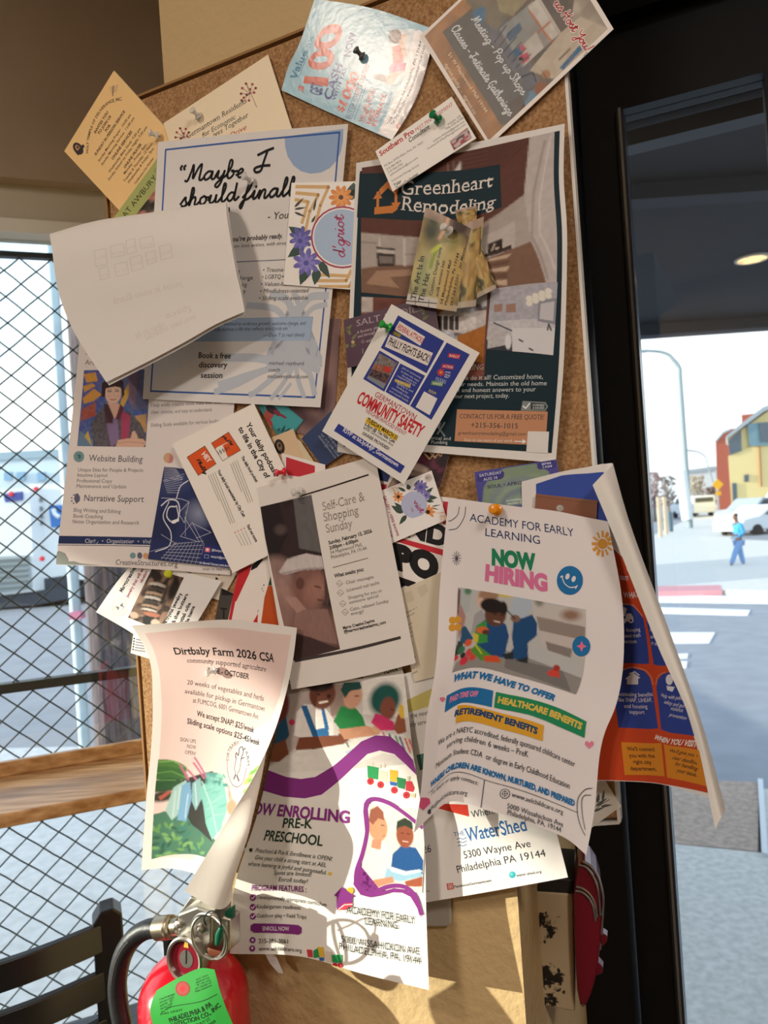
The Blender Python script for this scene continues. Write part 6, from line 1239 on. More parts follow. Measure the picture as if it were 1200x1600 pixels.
for i in range(14):
    R = random.Random(i + 90); x, y = 385 + R.random() * 110, 900 + R.random() * 220; c.line([(x, y), (x + 22, y - 16)], 3, ['9AD4C6', '5FA498'][i % 2])
for i in range(20):
    R = random.Random(i + 130); c.ell(395 + R.random() * 120, 845 + R.random() * 60, 15, 8, ['4E8E86', '6FB0A4', '86C2B2'][i % 3], R.random() * 180, .3)
c.poly([(160, 960), (215, 930), (220, 945), (170, 985)], 'B05A4A'); c.line([(560, 1000), (530, 930)], 12, 'E2A88A'); c.ell(548, 1000, 30, 40, 'D89878', 0, .2); c.line([(520, 900), (530, 960)], 6, 'B87A5A')
for i in range(12):
    R = random.Random(i + 50); c.ell(615 + R.random() * 60, 790 + R.random() * 130, 22, 9, ['9AC850', 'B8D860', '6AA84A'][i % 3], -60 + R.random() * 50, .3)
p.photo(c)
p.T('Dirtbaby Farm 2026 CSA', 246, 208, 762, 248, '1E1614', h=40, serif=True, bold=1); p.T('community supported agriculture', 308, 250, 718, 298, '3A2C2A', h=26, serif=True, ital=.15)
p.T('JUNE - OCTOBER', 412, 300, 630, 338, '2A2222', h=27, bold=1)
p.L([('20 weeks of vegetables and herbs', 308, 364, 706, 452), ('available for pickup in Germantown', 296, 410, 710, 506), ('at FUMCOG, 6001 Germantown Ave.', 338, 458, 680, 546)], '4A3C3A', h=27)
p.L([('We accept SNAP! $25/week', 358, 528, 654, 616), ('Sliding scale options $25-45/week', 308, 568, 684, 682)], '2A2020', h=29, bold=1)
p.L([('SIGN UPS', 272, 660, 354, 672), ('NOW', 308, 695, 354, 703), ('OPEN!', 296, 726, 352, 735)], '6A5A58', h=20)
p.T('DIRTBABY', 520, 760, 575, 680, '4A3C3A', h=17, path=[(524, 762), (533, 715), (556, 684), (580, 676)]); p.T('FARM', 602, 712, 622, 790, '4A3C3A', h=17, path=[(600, 704), (616, 735), (622, 790)])
p.line([(517, 760), (520, 820), (540, 880), (572, 898), (600, 870), (618, 800)], 3, '7A6A68', smooth=True)
p.line([(560, 745), (565, 720), (575, 735), (580, 700), (595, 690), (600, 720), (590, 750), (605, 745)], 3.5, '4A3C3A', smooth=True); p.line([(565, 745), (556, 800), (560, 830), (550, 858)], 3.5, '4A3C3A', smooth=True); p.line([(590, 750), (582, 810), (570, 830), (578, 872)], 3.5, '4A3C3A', smooth=True); p.line([(562, 835), (552, 856)], 6, '2A2020'); p.line([(568, 840), (578, 866)], 6, '2A2020')
p.build('pink farm share flyer with kale photograph and rolled lower corner', 'flyer')
# ---- push pins ----
clear = mat('clear plastic', 'F6F4F0', rough=.12, glass=.4, ior=1.4, spec=.8); pin_metal = mat('pin steel', 'B8B8BA', rough=.25, metal=1)
def pin(x, y, h, col, label, tilt=(-.35, .3), s=1.0, group=None):
    q = B(x, y, h); a = BN + BR_ * tilt[0] + np.array([0, 0, 1]) * tilt[1]; a /= np.linalg.norm(a)
    e = empty('push_pin', q, label, 'push pin', group)
    m = clear if col is None else mat('plastic ' + col, col, rough=.22, spec=.6)
    u = .001 * s
    MB().lathe(q - BN * .0005, a, [(.0006, -.001), (.0006, .003)], 8).build('needle', pin_metal, e)
    MB().lathe(q, a, [(2.6 * u, 1.2 * u), (4.6 * u, 1.8 * u), (4.7 * u, 2.6 * u), (3.2 * u, 3.4 * u), (2.2 * u, 4.6 * u), (2.2 * u, 7 * u), (3.0 * u, 9 * u), (3.9 * u, 10 * u), (4.0 * u, 11 * u), (3.2 * u, 12 * u), (1.2 * u, 12.4 * u)], 18).build('grip', m, e, smooth=True)
pin(687, 189, 15, '0E7A46', 'dark green push pin on the white pest control card')
pin(611, 513, 17.6, '22A83A', 'bright green push pin at the left edge of the community safety flyer', (-.7, .4))
pin(447, 737, 10, 'D82A34', 'red push pin on the end of the podcast card', (-.7, -.1))
pin(263, 897, 3.5, 'C8CC30', 'yellow push pin on the jewelry photograph', (.7, .1))
pin(777, 797, 19, 'E8900E', 'amber push pin at the top of the hiring flyer', (0, .1), 1.15)
pin(394, 284, 8, None, 'clear push pin on the handwritten headline flyer')
pin(249, 213, 6, None, 'clear push pin on the right corner of the yellow card', (-.8, .3))
pin(312, 184, 5, None, 'clear push pin beside the berry sprig on the cream card', (-.2, .5))
pin(568, 90, 5, '5A5652', 'push pin painted dark for its reflection in the glare on the tax postcard', (-.6, .7), .95)  # dark grip colour imitates a reflection in the plastic
pin(704, 363, 22.5, None, 'clear push pin through the fan of hat cards')
pin(472, 767, 11.5, None, 'clear push pin at the top left of the self-care flyer', (-.6, -.1))
pin(338, 1047, 20, None, 'clear push pin under the title of the pink farm flyer', (-.7, -.2))
# ================================================================== WINDOW SIDE
wire = mat('dark wire', '22332F', rough=.5)
e = empty('wire_mesh_screen', WQ - WN * .07, 'dark diamond wire mesh screen with a black crossbar outside the left window', 'mesh screen')
m = MB(); A0, A1, Z0, Z1 = -1.84, .60, .02, zs - .04; P = .060
o_ = WQ * [1, 1, 0] - WN * .07
def seg(a0, z0, sgn, off):
    pts = []; n = 0
    L = (Z1 - Z0)
    for i in range(int(L / (P / 2)) + 1):
        z = Z0 + i * P / 2; a = a0 + sgn * (z - Z0) * 1.12
        pts.append(o_ + WD * a + UP * z + WN * (off + (.0022 if i % 2 else -.0022)))
    pts = [p for p in pts if A0 <= (p - o_) @ WD <= A1]
    if len(pts) > 1: m.tube(pts, .0018, 5)
W_ = (Z1 - Z0) * 1.12
for i in range(int((A1 - A0 + W_) / (P * 1.12)) + 1):
    seg(A0 - W_ + i * P * 1.12, Z0, 1, .002); seg(A0 + i * P * 1.12, Z0, -1, -.002)
m.build('wire_mesh', wire, e)
ba = WW(115, 1062, -.06); 
MB().box(o_ + WD * ((A0 + A1) / 2) + UP * ba[2], (A1 - A0, .03, .021), WAX).build('crossbar', mat('black steel', '1A2126', rough=.45), e)
MB().box(o_ + WD * ((A0 + A1) / 2) + UP * (Z1 - .012), (A1 - A0, .02, .012), WAX).build('top_bar', mat('black steel', '1A2126'), e)
# --- wooden ledge ---
oak = mat('oak', 'C6A27A', rough=.33, var=.3, vscale=5, stretch=(1.2, 14, 14), dark='9C7248')
tb = WW(115, 1190); zl = float(tb[2]); f0 = GZ(0, 1273, zl); depth = float((f0 - tb) @ WN)
e = empty('window_ledge', WQ * [1, 1, 0] + WN * depth / 2 + UP * (zl - .03), 'oak bar ledge with a raised back lip running along the left window', 'ledge')
wbox(-2.7, .52, 0.013, depth, zl - .027, zl).build('shelf_board', oak, e, bevel=.004)
wbox(-2.7, .54, .013, .030, zl, zl + .031).build('back_lip', oak, e, bevel=.003)
for a in (-2.2, -1.2): MB().prism([WQ * [1, 1, 0] + WD * a + WN * .015 + UP * (zl - .027), WQ * [1, 1, 0] + WD * a + WN * (depth - .05) + UP * (zl - .027), WQ * [1, 1, 0] + WD * a + WN * .015 + UP * (zl - .25)], WD * .02).build('bracket', black, e)
# --- black chair ---
blk = mat('black chair paint', '16181B', rough=.28, spec=.5); pad = mat('dark seat vinyl', '3A424C', rough=.4, bump=.1)
Yc = 1.25; pt = AT(166, 1415, Yc); zc = float(pt[2]); cr = np.array([.93, .37, 0]); cf = np.array([-.37, .93, 0])
e = empty('chair', (pt[0] - .19, pt[1], 0), 'black ladder back chair at the window, its back slats cropped by the photo edge', 'chair')
pr = np.array([pt[0], pt[1], 0]); pl = pr - cr * .40
CAX = [cr, cf, UP]
for b_ in (pr, pl):
    m = MB(); pts = [(-.02, 0), (.02, 0), (.024, .48), (.023, zc - .012), (.010, zc), (-.010, zc - .002), (-.023, zc - .02), (-.024, .48)]
    m.prism([b_ + cr * x + UP * z - cf * .016 for x, z in pts], cf * .044)
    m.build('back_post', blk, e, bevel=.003)
for ztop_, hh in ((zc - .022, .044), (zc - .097, .044), (zc - .172, .044), (zc - .247, .044), (zc - .322, .044)):
    m = MB(); n = 10; v = []
    for i in range(n + 1):
        t = i / n; c_ = pl + (pr - pl) * t + cf * (-.05 * math.sin(math.pi * t) - .004)
        for dz, do in ((0, -.008), (-hh, -.008), (-hh, .008), (0, .008)): v.append(c_ + UP * (ztop_ + dz) + cf * do)
    f = [(i * 4 + j, i * 4 + (j + 1) % 4, (i + 1) * 4 + (j + 1) % 4, (i + 1) * 4 + j) for i in range(n) for j in range(4)] + [(3, 2, 1, 0), (n * 4, n * 4 + 1, n * 4 + 2, n * 4 + 3)]
    m.add(v, f).build('back_slat', blk, e, smooth=30, bevel=.002)
sc_ = pr * .5 + pl * .5 + cf * .24
sq = [pl + cf * .01 - cr * .02, pr + cf * .01 + cr * .025, pr + cf * .46 + cr * .125, pl + cf * .46 - cr * .08]
MB().prism([p + UP * .415 for p in sq], UP * .052).build('seat', pad, e, bevel=.022)
for p in (pr + cf * .40 + cr * .04, pl + cf * .40 - cr * .02): MB().box(p + UP * .21, (.032, .032, .42), CAX).build('leg', blk, e, bevel=.003)
for b_ in (pr, pl): MB().box(b_ + cf * .2 + UP * .2, (.02, .40, .025), CAX).build('stretcher', blk, e)
# --- fire extinguisher ---
red = mat('extinguisher red', 'C41426', rough=.22, clear=.5, spec=.6); chrome = mat('cast aluminium', 'BDB9B0', rough=.32, metal=1, bump=.05); rub = mat('black rubber', '17181A', rough=.45, bump=.2, bscale=200)
K(0, 1360, 2.6087)
cx = B(306, 1600, 50); R_ = .058; zd = float(B(306, 1488, 50)[2]); zb = zd - .38
axp = np.array([cx[0], cx[1], 0]); 
e = empty('fire_extinguisher', axp + UP * zb, 'red fire extinguisher with green tag at the bottom of the pillar', 'fire extinguisher')
MB().lathe(axp + UP * zb, UP, [(.03, 0), (R_ - .006, 0), (R_, .008), (R_, .38 - .052)] + [(R_ * math.cos(t) * (1 - .0) + 0, .328 + .052 * math.sin(t)) for t in np.linspace(.1, 1.32, 9)], 48).build('cylinder', red, e, smooth=True)
MB().lathe(axp + UP * (zd - .004), UP, [(.016, 0), (.016, .016), (.013, .018), (.013, .03), (.017, .031), (.017, .036)], 24).build('neck', chrome, e, smooth=True)
hx = lambda x, y, h: B(x / 2.6087, 1360 + y / 2.6087, h)
vb = MB(); vb.prism([hx(x, y, 76) for x, y in [(722, 180), (800, 150), (862, 170), (860, 300), (815, 345), (722, 285)]], -BN * .036); vb.build('valve_body', chrome, e, bevel=.002)
lv = MB(); lv.prism([hx(x, y, 54) for x, y in [(728, 172), (775, 108), (830, 118), (860, 150), (780, 168)]], -BN * .034); lv.build('lever', mat('lever metal', 'C9C5BC', rough=.3, metal=1), e, bevel=.0015)
MB().prism([hx(x, y, 64) for x, y in [(800, 250), (905, 190), (935, 200), (935, 330), (905, 335), (850, 320)]], -BN * .02).build('handle', mat('lever metal', 'C9C5BC'), e, bevel=.002)
for x, y in ((731, 222), (820, 238)): MB().lathe(hx(x, y, 76), BN, [(.0005, 0), (.005, 0), (.005, .0025), (.003, .004), (.0005, .0042)], 16).build('rivet', chrome, e, smooth=True)
a_, b_ = hx(722, 228, 62), hx(642, 236, 62); ax_ = (b_ - a_) / np.linalg.norm(b_ - a_); Lh = np.linalg.norm(b_ - a_)
MB().lathe(a_, ax_, [(.009, -.004), (.009, Lh * .2), (.0115, Lh * .24), (.012, Lh * .28), (.0108, Lh * .36), (.0122, Lh * .4), (.0122, Lh * .96), (.0108, Lh)], 28).build('hose_coupling', mat('coupling metal', 'A59A86', rough=.35, metal=1), e, smooth=True)
hp = smooth_line([hx(x, y, h) for x, y, h in [(652, 235, 62), (600, 240, 62), (548, 272, 64), (508, 330, 66), (486, 400, 68), (478, 480, 70), (486, 560, 72), (500, 640, 74), (510, 760, 76), (515, 900, 76), (520, 1020, 70)]], 5)
ho = MB().tube(hp, .0102, 16).build('hose', rub, e, smooth=True)
MB().tube(hp[10:24] + BN * .0102, .0003, 4).build('hose_lettering', mat('faded print', '6A6A66', rough=.6), ho)
g0 = hx(752, 366, 88); ga = BN + UP * .12; ga /= np.linalg.norm(ga)
gg = MB().lathe(g0 - ga * .012, ga, [(.010, -.012), (.010, 0), (.0215, .001), (.0225, .003), (.0225, .0125), (.0205, .014), (.0185, .0135), (.018, .008), (.001, .0078)], 36).build('gauge', chrome, e, smooth=50)
gx = np.cross(UP, ga); gx /= np.linalg.norm(gx); gy = np.cross(ga, gx)
MB().lathe(g0 - ga * .0036, ga, [(.0005, 0), (.0178, 0), (.0178, .0006), (.0005, .0006)], 32).build('gauge_face', mat('gauge red', '7E1024', rough=.3, clear=.6), gg)
MB().lathe(g0 - ga * .0029, ga, [(.0005, 0), (.0085, 0), (.0085, .0004), (.0005, .0004)], 24).build('gauge_centre', chrome, gg)
MB().box(g0 - ga * .0022 + gy * .002, (.0009, .013, .0005), [gx, gy, ga]).build('needle', mat('needle black', '1A1A1A'), gg)
MB().prism([g0 - ga * .0027 + gx * x + gy * y for x, y in [(-.003, .011), (.003, .011), (.002, .0165), (-.002, .0165)]], ga * .0003).build('gauge_zone', mat('zone green', 'C8A838'), gg)
def ring_pts(cx, cy, rx, ry, h, tilt, n=40, a0=0, a1=360, hv=0):
    out = []
    for i in range(n):
        t = math.radians(a0 + (a1 - a0) * i / (n if a1 - a0 == 360 else n - 1)); X, Y = rx * math.cos(t), ry * math.sin(t); r = math.radians(tilt)
        out.append(hx(cx + X * math.cos(r) - Y * math.sin(r), cy + X * math.sin(r) + Y * math.cos(r), h + hv * math.cos(t)))
    return out
MB().tube(ring_pts(856, 268, 64, 98, 86, -28, hv=6), .0015, 8, closed=True).build('pull_ring', chrome, e, smooth=True)
MB().tube(ring_pts(850, 272, 66, 92, 84, -18, hv=-6), .0015, 8, closed=True).build('pull_ring', chrome, e, smooth=True)
MB().tube(smooth_line([hx(x, y, h) for x, y, h in [(838, 222, 84), (832, 195, 92), (850, 170, 96), (876, 168, 98), (896, 195, 98), (902, 235, 97), (890, 262, 97)]], 5), .0008, 6).build('seal_loop', mat('seal black', '1A2420', rough=.4), e)
sg = mat('seal green', '0F5A40', rough=.3)
MB().tube([hx(x, y, 98) for x, y in [(902, 232), (894, 262), (886, 300)]], [.0022, .0042, .0026], 10).build('seal', sg, e, smooth=True)
MB().prism([hx(x, y, 60) for x, y in [(920, 165), (945, 150), (945, 200), (905, 225)]], -BN * .006).build('seal_flag', sg, e)
MB().prism([hx(x, y, 12) for x, y in [(1080, 340), (1120, 350), (1150, 420), (1135, 418), (1100, 380)]], -BN * .002).build('strap_tail', clear, e)
MB().box(hx(800, 300, 10), (.05, .05, .04), [BR_, BN, UP]).build('wall_bracket', black, e)
# --- green inspection tag ---
K(0, 1360, 2.6087)
p = Page('inspection_tag', [[(640, 488, 124), (730, 436, 122), (822, 398, 118), (874, 404, 118)], [(615, 546, 128), (720, 520, 128), (830, 500, 126), (893, 478, 122)], [(720, 830, 134), (800, 805, 134), (920, 770, 132), (1000, 745, 128)]], 68, 90, us=[0, .38, .76, 1], vs=[0, .2, 1], step=5, col='2FA03C', back='2FA03C', thick=.4, dz=.02, lift=.12)
p.ell(745, 482, 30, 31, '9A3A34').ell(745, 482, 24, 25, 'B0483C').ell(745, 482, 12, 13, 'FF2838')
tg = '123018'
for i, t in enumerate(['CALIFORNIA', 'MONTHLY CHECK', 'DATE   BY', 'PA Fire Code', 'Fire Marshal']): p.T(t, 648 + i * 3, 530 + i * 13, 712 - i * 3, 508 + i * 12, tg, h=8)
for i, t in enumerate(['DO NOT', 'REMOVE THIS', 'TAG', 'BY ORDER OF', 'FIRE MARSHAL']): p.T(t, 800 - i, 450 + i * 12, 850 + i * 4, 430 + i * 10, tg, h=7)
p.line([(680, 560), (884, 505)], 2, tg)
p.T('PHILADELPHIA & PA', 694, 622, 864, 552, tg, h=21, bold=1); p.T('FIRE PROTECTION CO., INC.', 660, 660, 902, 552, tg, h=19, bold=1)
p.L([('1234 CHESTNUT ST.', 740, 660, 860, 608), ('215-342-1900', 770, 668, 880, 618), ('SERVICED BY', 752, 700, 880, 650), ('LIC. NO.', 760, 730, 830, 700), ('TYPE SERVICE', 770, 760, 900, 706)], tg, h=13)
p.T('PULL LIGHT', 655, 590, 745, 572, tg, h=8)
p.build('green inspection tag with black print hanging on the red fire extinguisher', 'tag')
# --- chipped block and red chrome gadget on the right ---
K(640, 1340, 3.3333)
kx = lambda x, y, Y: AT(*k((x, y)), Y)
chip = mat('chipped cream paint', 'B9A684', rough=.6)
if 'chipped cream paint' in _M:
    N = chip.node_tree.nodes; Lk = chip.node_tree.links; b = N['Principled BSDF']
    tc = N.new('ShaderNodeTexCoord'); nz = N.new('ShaderNodeTexNoise'); nz.inputs['Scale'].default_value = 26; nz.inputs['Detail'].default_value = 9; nz.inputs['Roughness'].default_value = .7
    gr0 = N.new('ShaderNodeSeparateXYZ'); ad = N.new('ShaderNodeMath'); ad.operation = 'MULTIPLY_ADD'; ad.inputs[1].default_value = 3.6; rp = N.new('ShaderNodeValToRGB')
    rp.color_ramp.elements[0].position = .41; rp.color_ramp.elements[0].color = (*lin('1E1812'), 1); rp.color_ramp.elements[1].position = .43; rp.color_ramp.elements[1].color = (*lin('B9A684'), 1)
    Lk.new(tc.outputs['Object'], nz.inputs['Vector']); Lk.new(tc.outputs['Object'], gr0.inputs[0]); Lk.new(gr0.outputs['X'], ad.inputs[0]); Lk.new(nz.outputs['Fac'], ad.inputs[2]); Lk.new(ad.outputs[0], rp.inputs[0]); Lk.new(rp.outputs[0], b.inputs['Base Color'])
Yk = .84
e = empty('mounting_block', kx(765, 800, Yk + .02), 'cream wooden block with chipped dark paint on the door jamb', 'block')
MB().prism([kx(x, y, Yk) for x, y in [(655, 178), (850, 190), (862, 805), (692, 770)]], (.02, .075, 0)).build('block', chip, e, bevel=.002)
MB().prism([kx(x, y, Yk + .001) for x, y in [(655, 176), (672, 140), (780, 112), (858, 118), (850, 189)]], (.02, .075, 0)).build('top_cap', mat('dark worn metal', '2A2622', rough=.5, var=.3), e, bevel=.001)
e = empty('wall_opener', kx(900, 780, Yk), 'dark red curved gadget with chrome trim bands fixed to the chipped block', 'wall gadget')
mr = mat('maroon enamel', '6E1020', rough=.3, clear=.4); ch2 = mat('polished chrome', 'C8CCD2', rough=.12, metal=1)
prof = [(852, 190), (880, 40), (905, 18), (945, 45), (978, 95), (1000, 170), (1008, 250), (1000, 380), (985, 540), (965, 650), (940, 730), (915, 778), (890, 780), (872, 690), (860, 480)]
MB().prism([kx(x, y, Yk - .012) for x, y in prof], (.012, .05, 0)).build('body', mr, e, bevel=.004)
for q in ([(884, 36), (920, 50), (955, 95), (980, 160), (990, 240), (994, 300)], [(866, 150), (900, 160), (938, 190), (965, 240), (978, 310)], [(862, 172), (890, 176), (925, 200), (955, 250), (970, 330)], [(905, 20), (945, 46), (980, 96), (1002, 170), (1009, 250), (1000, 400)]):
    MB().tube(smooth_line([kx(x, y, Yk - .013) for x, y in q], 5), .0014, 8).build('chrome_band', ch2, e, smooth=True)
MB().prism([kx(x, y, Yk) for x, y in [(998, 390), (1030, 410), (1028, 440), (1004, 465), (994, 450)]], (.004, .012, 0)).build('crank', mr, e, bevel=.001)
MB().prism([kx(x, y, Yk) for x, y in [(978, 540), (1008, 575), (1004, 605), (970, 618)]], (.004, .012, 0)).build('crank', mr, e, bevel=.001)
MB().prism([kx(x, y, Yk + .002) for x, y in [(985, 300), (997, 290), (1000, 480), (988, 485)]], (.004, .012, 0)).build('gear_strip', ch2, e)
MB().lathe(kx(903, 768, Yk - .013), (0, -1, 0), [(.0005, 0), (.0016, 0), (.0016, .001), (.0005, .001)], 12).build('screw', ch2, e)
# --- grey wall plate under the address flyer ---
K(640, 1340, 3.3333)
rr = []
for cx_, cy_, a0 in ((200, 325, 0), (60, 325, 90), (60, 120, 180), (200, 120, 270)):
    for t in range(0, 91, 15): rr.append((cx_ + 22 * math.cos(math.radians(a0 + t)), cy_ + 22 * math.sin(math.radians(a0 + t))))
pl_ = MB().prism([B(*k(q), -12.9) for q in rr], BN * .005).build('wall_plate', mat('grey plastic', 'B0AAA2', rough=.4), bevel=.0015)
tag(pl_, 'rounded grey wall plate half hidden under the address flyer', 'wall plate')
# ================================================================== STREET SEEN ON THE LEFT
def on(px, py, z): return GZ(px, py, z)
wood = mat('weathered pole wood', '6A6064', rough=.9, var=.5, vscale=9, stretch=(8, 8, .5), dark='3A3438', bump=.6, bscale=30)
b0 = AT(182, 1100, 5.3); 
po = MB().tube([(b0[0], b0[1], -.06), (b0[0], b0[1], 3), (b0[0], b0[1], 7)], [.155, .15, .13], 20).build('utility_pole', wood, smooth=True); tag(po, 'dark weathered wooden utility pole outside the left window', 'pole')
b1 = AT(121, 1000, 5.1)
e = empty('sign_post', (b1[0], b1[1], -.06), 'pale blue metal post beside the wooden utility pole', 'post')
MB().tube([(b1[0], b1[1], -.06), (b1[0], b1[1], 5.5)], .036, 14).build('post', mat('pale blue steel', 'C4D8E2', rough=.4, var=.15, vscale=6), e, smooth=True)
sp = AT(121, 961, 5.07); MB().box(sp, (.075, .08, .05)).build('sticker', mat('pink sticker', 'E08AA8', rough=.5), e)
# delivery truck
wht = mat('truck white', 'EEF3F5', rough=.35, spec=.4); Yt = 17.0
zg = float(AT(40, 945, Yt)[2]); gzl = gz(-8)
def tx(px, py, Y=Yt): return AT(px, py, Y)
e = empty('delivery_truck', (*tx(30, 900)[:2], -.1), 'white delivery truck with blue panel parked across the street', 'truck')
def tq(pts, d, name, m, Y=Yt, up=None): return MB().prism([tx(*q, Y) for q in pts], (0.3 * d, d, 0)).build(name, m, up or e)
tq([(-160, 775), (46, 762), (54, 924), (-160, 950)], 5.0, 'cab', wht)
tq([(46, 757), (250, 748), (250, 905), (54, 906)], 5.5, 'cargo_box', wht, Yt + .35)
tq([(5, 772), (34, 768), (34, 781), (8, 785)], .04, 'stripe', mat('truck blue', '3A4E9A', rough=.4), Yt - .06)
bp_ = tq([(76, 790), (230, 782), (230, 822), (80, 824)], .04, 'blue_panel', mat('panel blue', '2A7AC8', rough=.4), Yt + .28)
MB().tube(smooth_line([tx(x, y, Yt + .2) for x, y in [(83, 795), (86, 803), (93, 808)]], 4), .05, 6).build('panel_mark', wht, bp_)
gl_ = tq([(-60, 872), (42, 868), (46, 920), (-60, 934)], .08, 'grille', mat('grille grey', 'A8B2B4', rough=.4), Yt - .1)
for i in range(6): tq([(-60, 878 + i * 9), (43, 872 + i * 8.5), (43, 875 + i * 8.5), (-60, 882 + i * 9)], .03, 'grille_slat', mat('slat grey', '6A7476', rough=.5), Yt - .14, gl_)
for x, y in ((18, 772), (57, 764), (66, 873)): MB().lathe(tx(x, y, Yt - .1), (0, -1, 0), [(.01, 0), (.06, 0), (.05, .05), (.01, .06)], 12).build('marker_light', mat('lamp red', 'E03A4A', rough=.3), e)
for y in (781, 795, 807, 817, 856, 888): MB().lathe(tx(64, y, Yt + .3), (0, -1, 0), [(.01, 0), (.055, 0), (.055, .03), (.01, .03)], 12).build('bolt', mat('grey fitting', '7A848A', rough=.5), e)
tq([(55, 906), (112, 898), (112, 915), (75, 928), (58, 928)], 2.0, 'under_guard', mat('dark chassis', '3A4450', rough=.6), Yt + .3)
tq([(-160, 950), (54, 926), (110, 915), (110, 935), (60, 945), (-160, 965)], 2.0, 'chassis', mat('dark chassis', '3A4450'), Yt + .1)
for x in (-20, 82):
    c_ = tx(x, 925, Yt + .3); r_ = float(c_[2] - gzl) if c_[2] > gzl + .1 else .4
    MB().lathe((c_[0], c_[1] + .1, gzl + .42), (0, 1, 0), [(.05, 0), (.42, 0), (.42, .3), (.05, .3)], 24).build('wheel', mat('tyre', '1E2024', rough=.8), e, smooth=True)
# long pale roof line and small shapes behind the truck
e = empty('warehouse', (*AT(40, 730, 60)[:2], -.1), 'low pale warehouse with a grey roof band far behind the truck', 'building')
MB().prism([AT(x, y, 60) for x, y in [(-200, 728), (300, 700), (300, 850), (-200, 900)]], (0, 8, 0)).build('wall', mat('pale block', 'D4E2E8', rough=.8), e)
MB().prism([AT(x, y, 59.8) for x, y in [(-200, 718), (300, 690), (300, 702), (-200, 730)]], (0, 8.4, 0)).build('roof_band', mat('roof grey', '9EB4BE', rough=.8), e)
for x in (12, 32, 64): MB().prism([AT(x + a, y, 59.7) for a, y in [(-6, 738), (6, 737), (6, 750), (-6, 751)]], (0, .2, 0)).build('window', mat('far glass', '8AB0CC', rough=.3), e)
# ================================================================== STREET SEEN THROUGH THE DOOR
Z = -.9
def base(px, py): return GZ(px, py, Z)
grey = mat('lamp post steel', '8E9C9E', rough=.5)
b_ = base(1078, 828); Yb = b_[1]
e = empty('street_lamp', b_, 'tall grey street lamp pole with curved arm and a pale poster sleeve', 'street lamp')
top = AT(1052, 565, Yb)
MB().tube(smooth_line([(b_[0], b_[1], Z), (b_[0], b_[1], (top[2] + Z) / 2), (b_[0], b_[1], top[2] - 1.2), (b_[0], b_[1], top[2] - .4), AT(1050, 560, Yb), AT(1044, 554, Yb), AT(1030, 549.5, Yb), AT(1006, 548, Yb)], 5), list(np.linspace(.20, .07, 36)), 12).build('pole', grey, e, smooth=True)
MB().box(AT(1002, 549, Yb), (.7, .3, .14)).build('lamp_head', grey, e)
MB().tube([AT(1064, 735, Yb - .25), AT(1074, 812, Yb - .25)], .33, 14).build('poster_sleeve', mat('pale poster', 'E4E8E6', rough=.7, var=.1), e, smooth=True)
b_ = base(1125, 792); e = empty('street_lamp', b_, 'small far street lamp arching over the white van', 'street lamp')
MB().tube(smooth_line([b_, AT(1104, 720, b_[1]), AT(1100, 712, b_[1]), AT(1090, 706, b_[1]), AT(1076, 704, b_[1])], 5), .11, 8).build('pole', grey, e)
MB().box(AT(1074, 704, b_[1]), (1.0, .3, .2)).build('lamp_head', grey, e)
pw = mat('post wood', 'CDB89A', rough=.8)
for x, lab in ((1033, 'left pale wooden post at the far sidewalk edge'), (1042, 'right pale wooden post at the far sidewalk edge')):
    b_ = base(x, 843 if x == 1033 else 838); t_ = AT(x + 3, 776, b_[1]); tag(MB().box((b_[0], b_[1], (Z + t_[2]) / 2), (.16, .16, t_[2] - Z)).build('wooden_post', pw), lab, 'post', 'pale posts by the street')
b_ = base(1049, 834); t_ = AT(1047, 800, b_[1]); tag(MB().box((b_[0], b_[1], (Z + t_[2]) / 2), (.2, .2, t_[2] - Z)).build('bollard', mat('slate bollard', '5E7078', rough=.7)), 'dark slate bollard beside the pale wooden posts', 'bollard')
# vehicles
tyre = mat('tyre', '1E2024'); dglass = mat('car glass', '2E3A44', rough=.1, spec=.7)
def car(c, L_, W_, H_, yaw, col, label, name='car', van=False):
    r = math.radians(yaw); fx = np.array([math.cos(r), math.sin(r), 0]); sx = np.array([-math.sin(r), math.cos(r), 0]); c = np.array([c[0], c[1], Z + .02])
    e = empty(name, c, label, 'car' if not van else 'van'); m_ = mat('car paint ' + col, col, rough=.25, clear=.4)
    h = H_
    if van: pr_ = [(-.5, .22), (-.5, .8), (-.47, .98), (.2, 1.0), (.36, .62), (.5, .55), (.5, .2)]
    else: pr_ = [(-.5, .25), (-.5, .62), (-.40, .68), (-.26, .98), (.10, 1.0), (.27, .68), (.47, .6), (.5, .5), (.5, .22)]
    MB().prism([c + fx * x * L_ + UP * z * h - sx * W_ / 2 for x, z in pr_], sx * W_).build('body', m_, e, bevel=.06)
    g = [(-.44, .68), (-.42, .92), (.16, .94), (.28, .66)] if van else [(-.34, .70), (-.24, .93), (.08, .94), (.2, .70)]
    for s_ in (-1, 1): MB().prism([c + fx * x * L_ + UP * z * h + sx * s_ * (W_ / 2 - .02) for x, z in g], sx * s_ * .05).build('side_window', dglass, e)
    for xx, zz in ((-.505, .80 if van else .0), ):
        if zz: MB().box(c + fx * xx * L_ + UP * zz * h, (.04, W_ * .8, h * .2), [fx, sx, UP]).build('rear_window', dglass, e)
    for x in (-.31, .31):
        for s_ in (-1, 1): MB().lathe(c + fx * x * L_ + sx * s_ * (W_ / 2 - .16) + UP * .30, sx * s_, [(.05, 0), (.32, 0), (.32, .2), (.2, .21), (.05, .21)], 20).build('wheel', tyre, e, smooth=True)
    for s_ in (-1, 1): MB().box(c + fx * .5 * L_ + sx * s_ * W_ * .36 + UP * h * .48, (.06, .35, .14), [fx, sx, UP]).build('headlight', mat('lamp glass', 'E8E8E0', rough=.1), e)
    return e
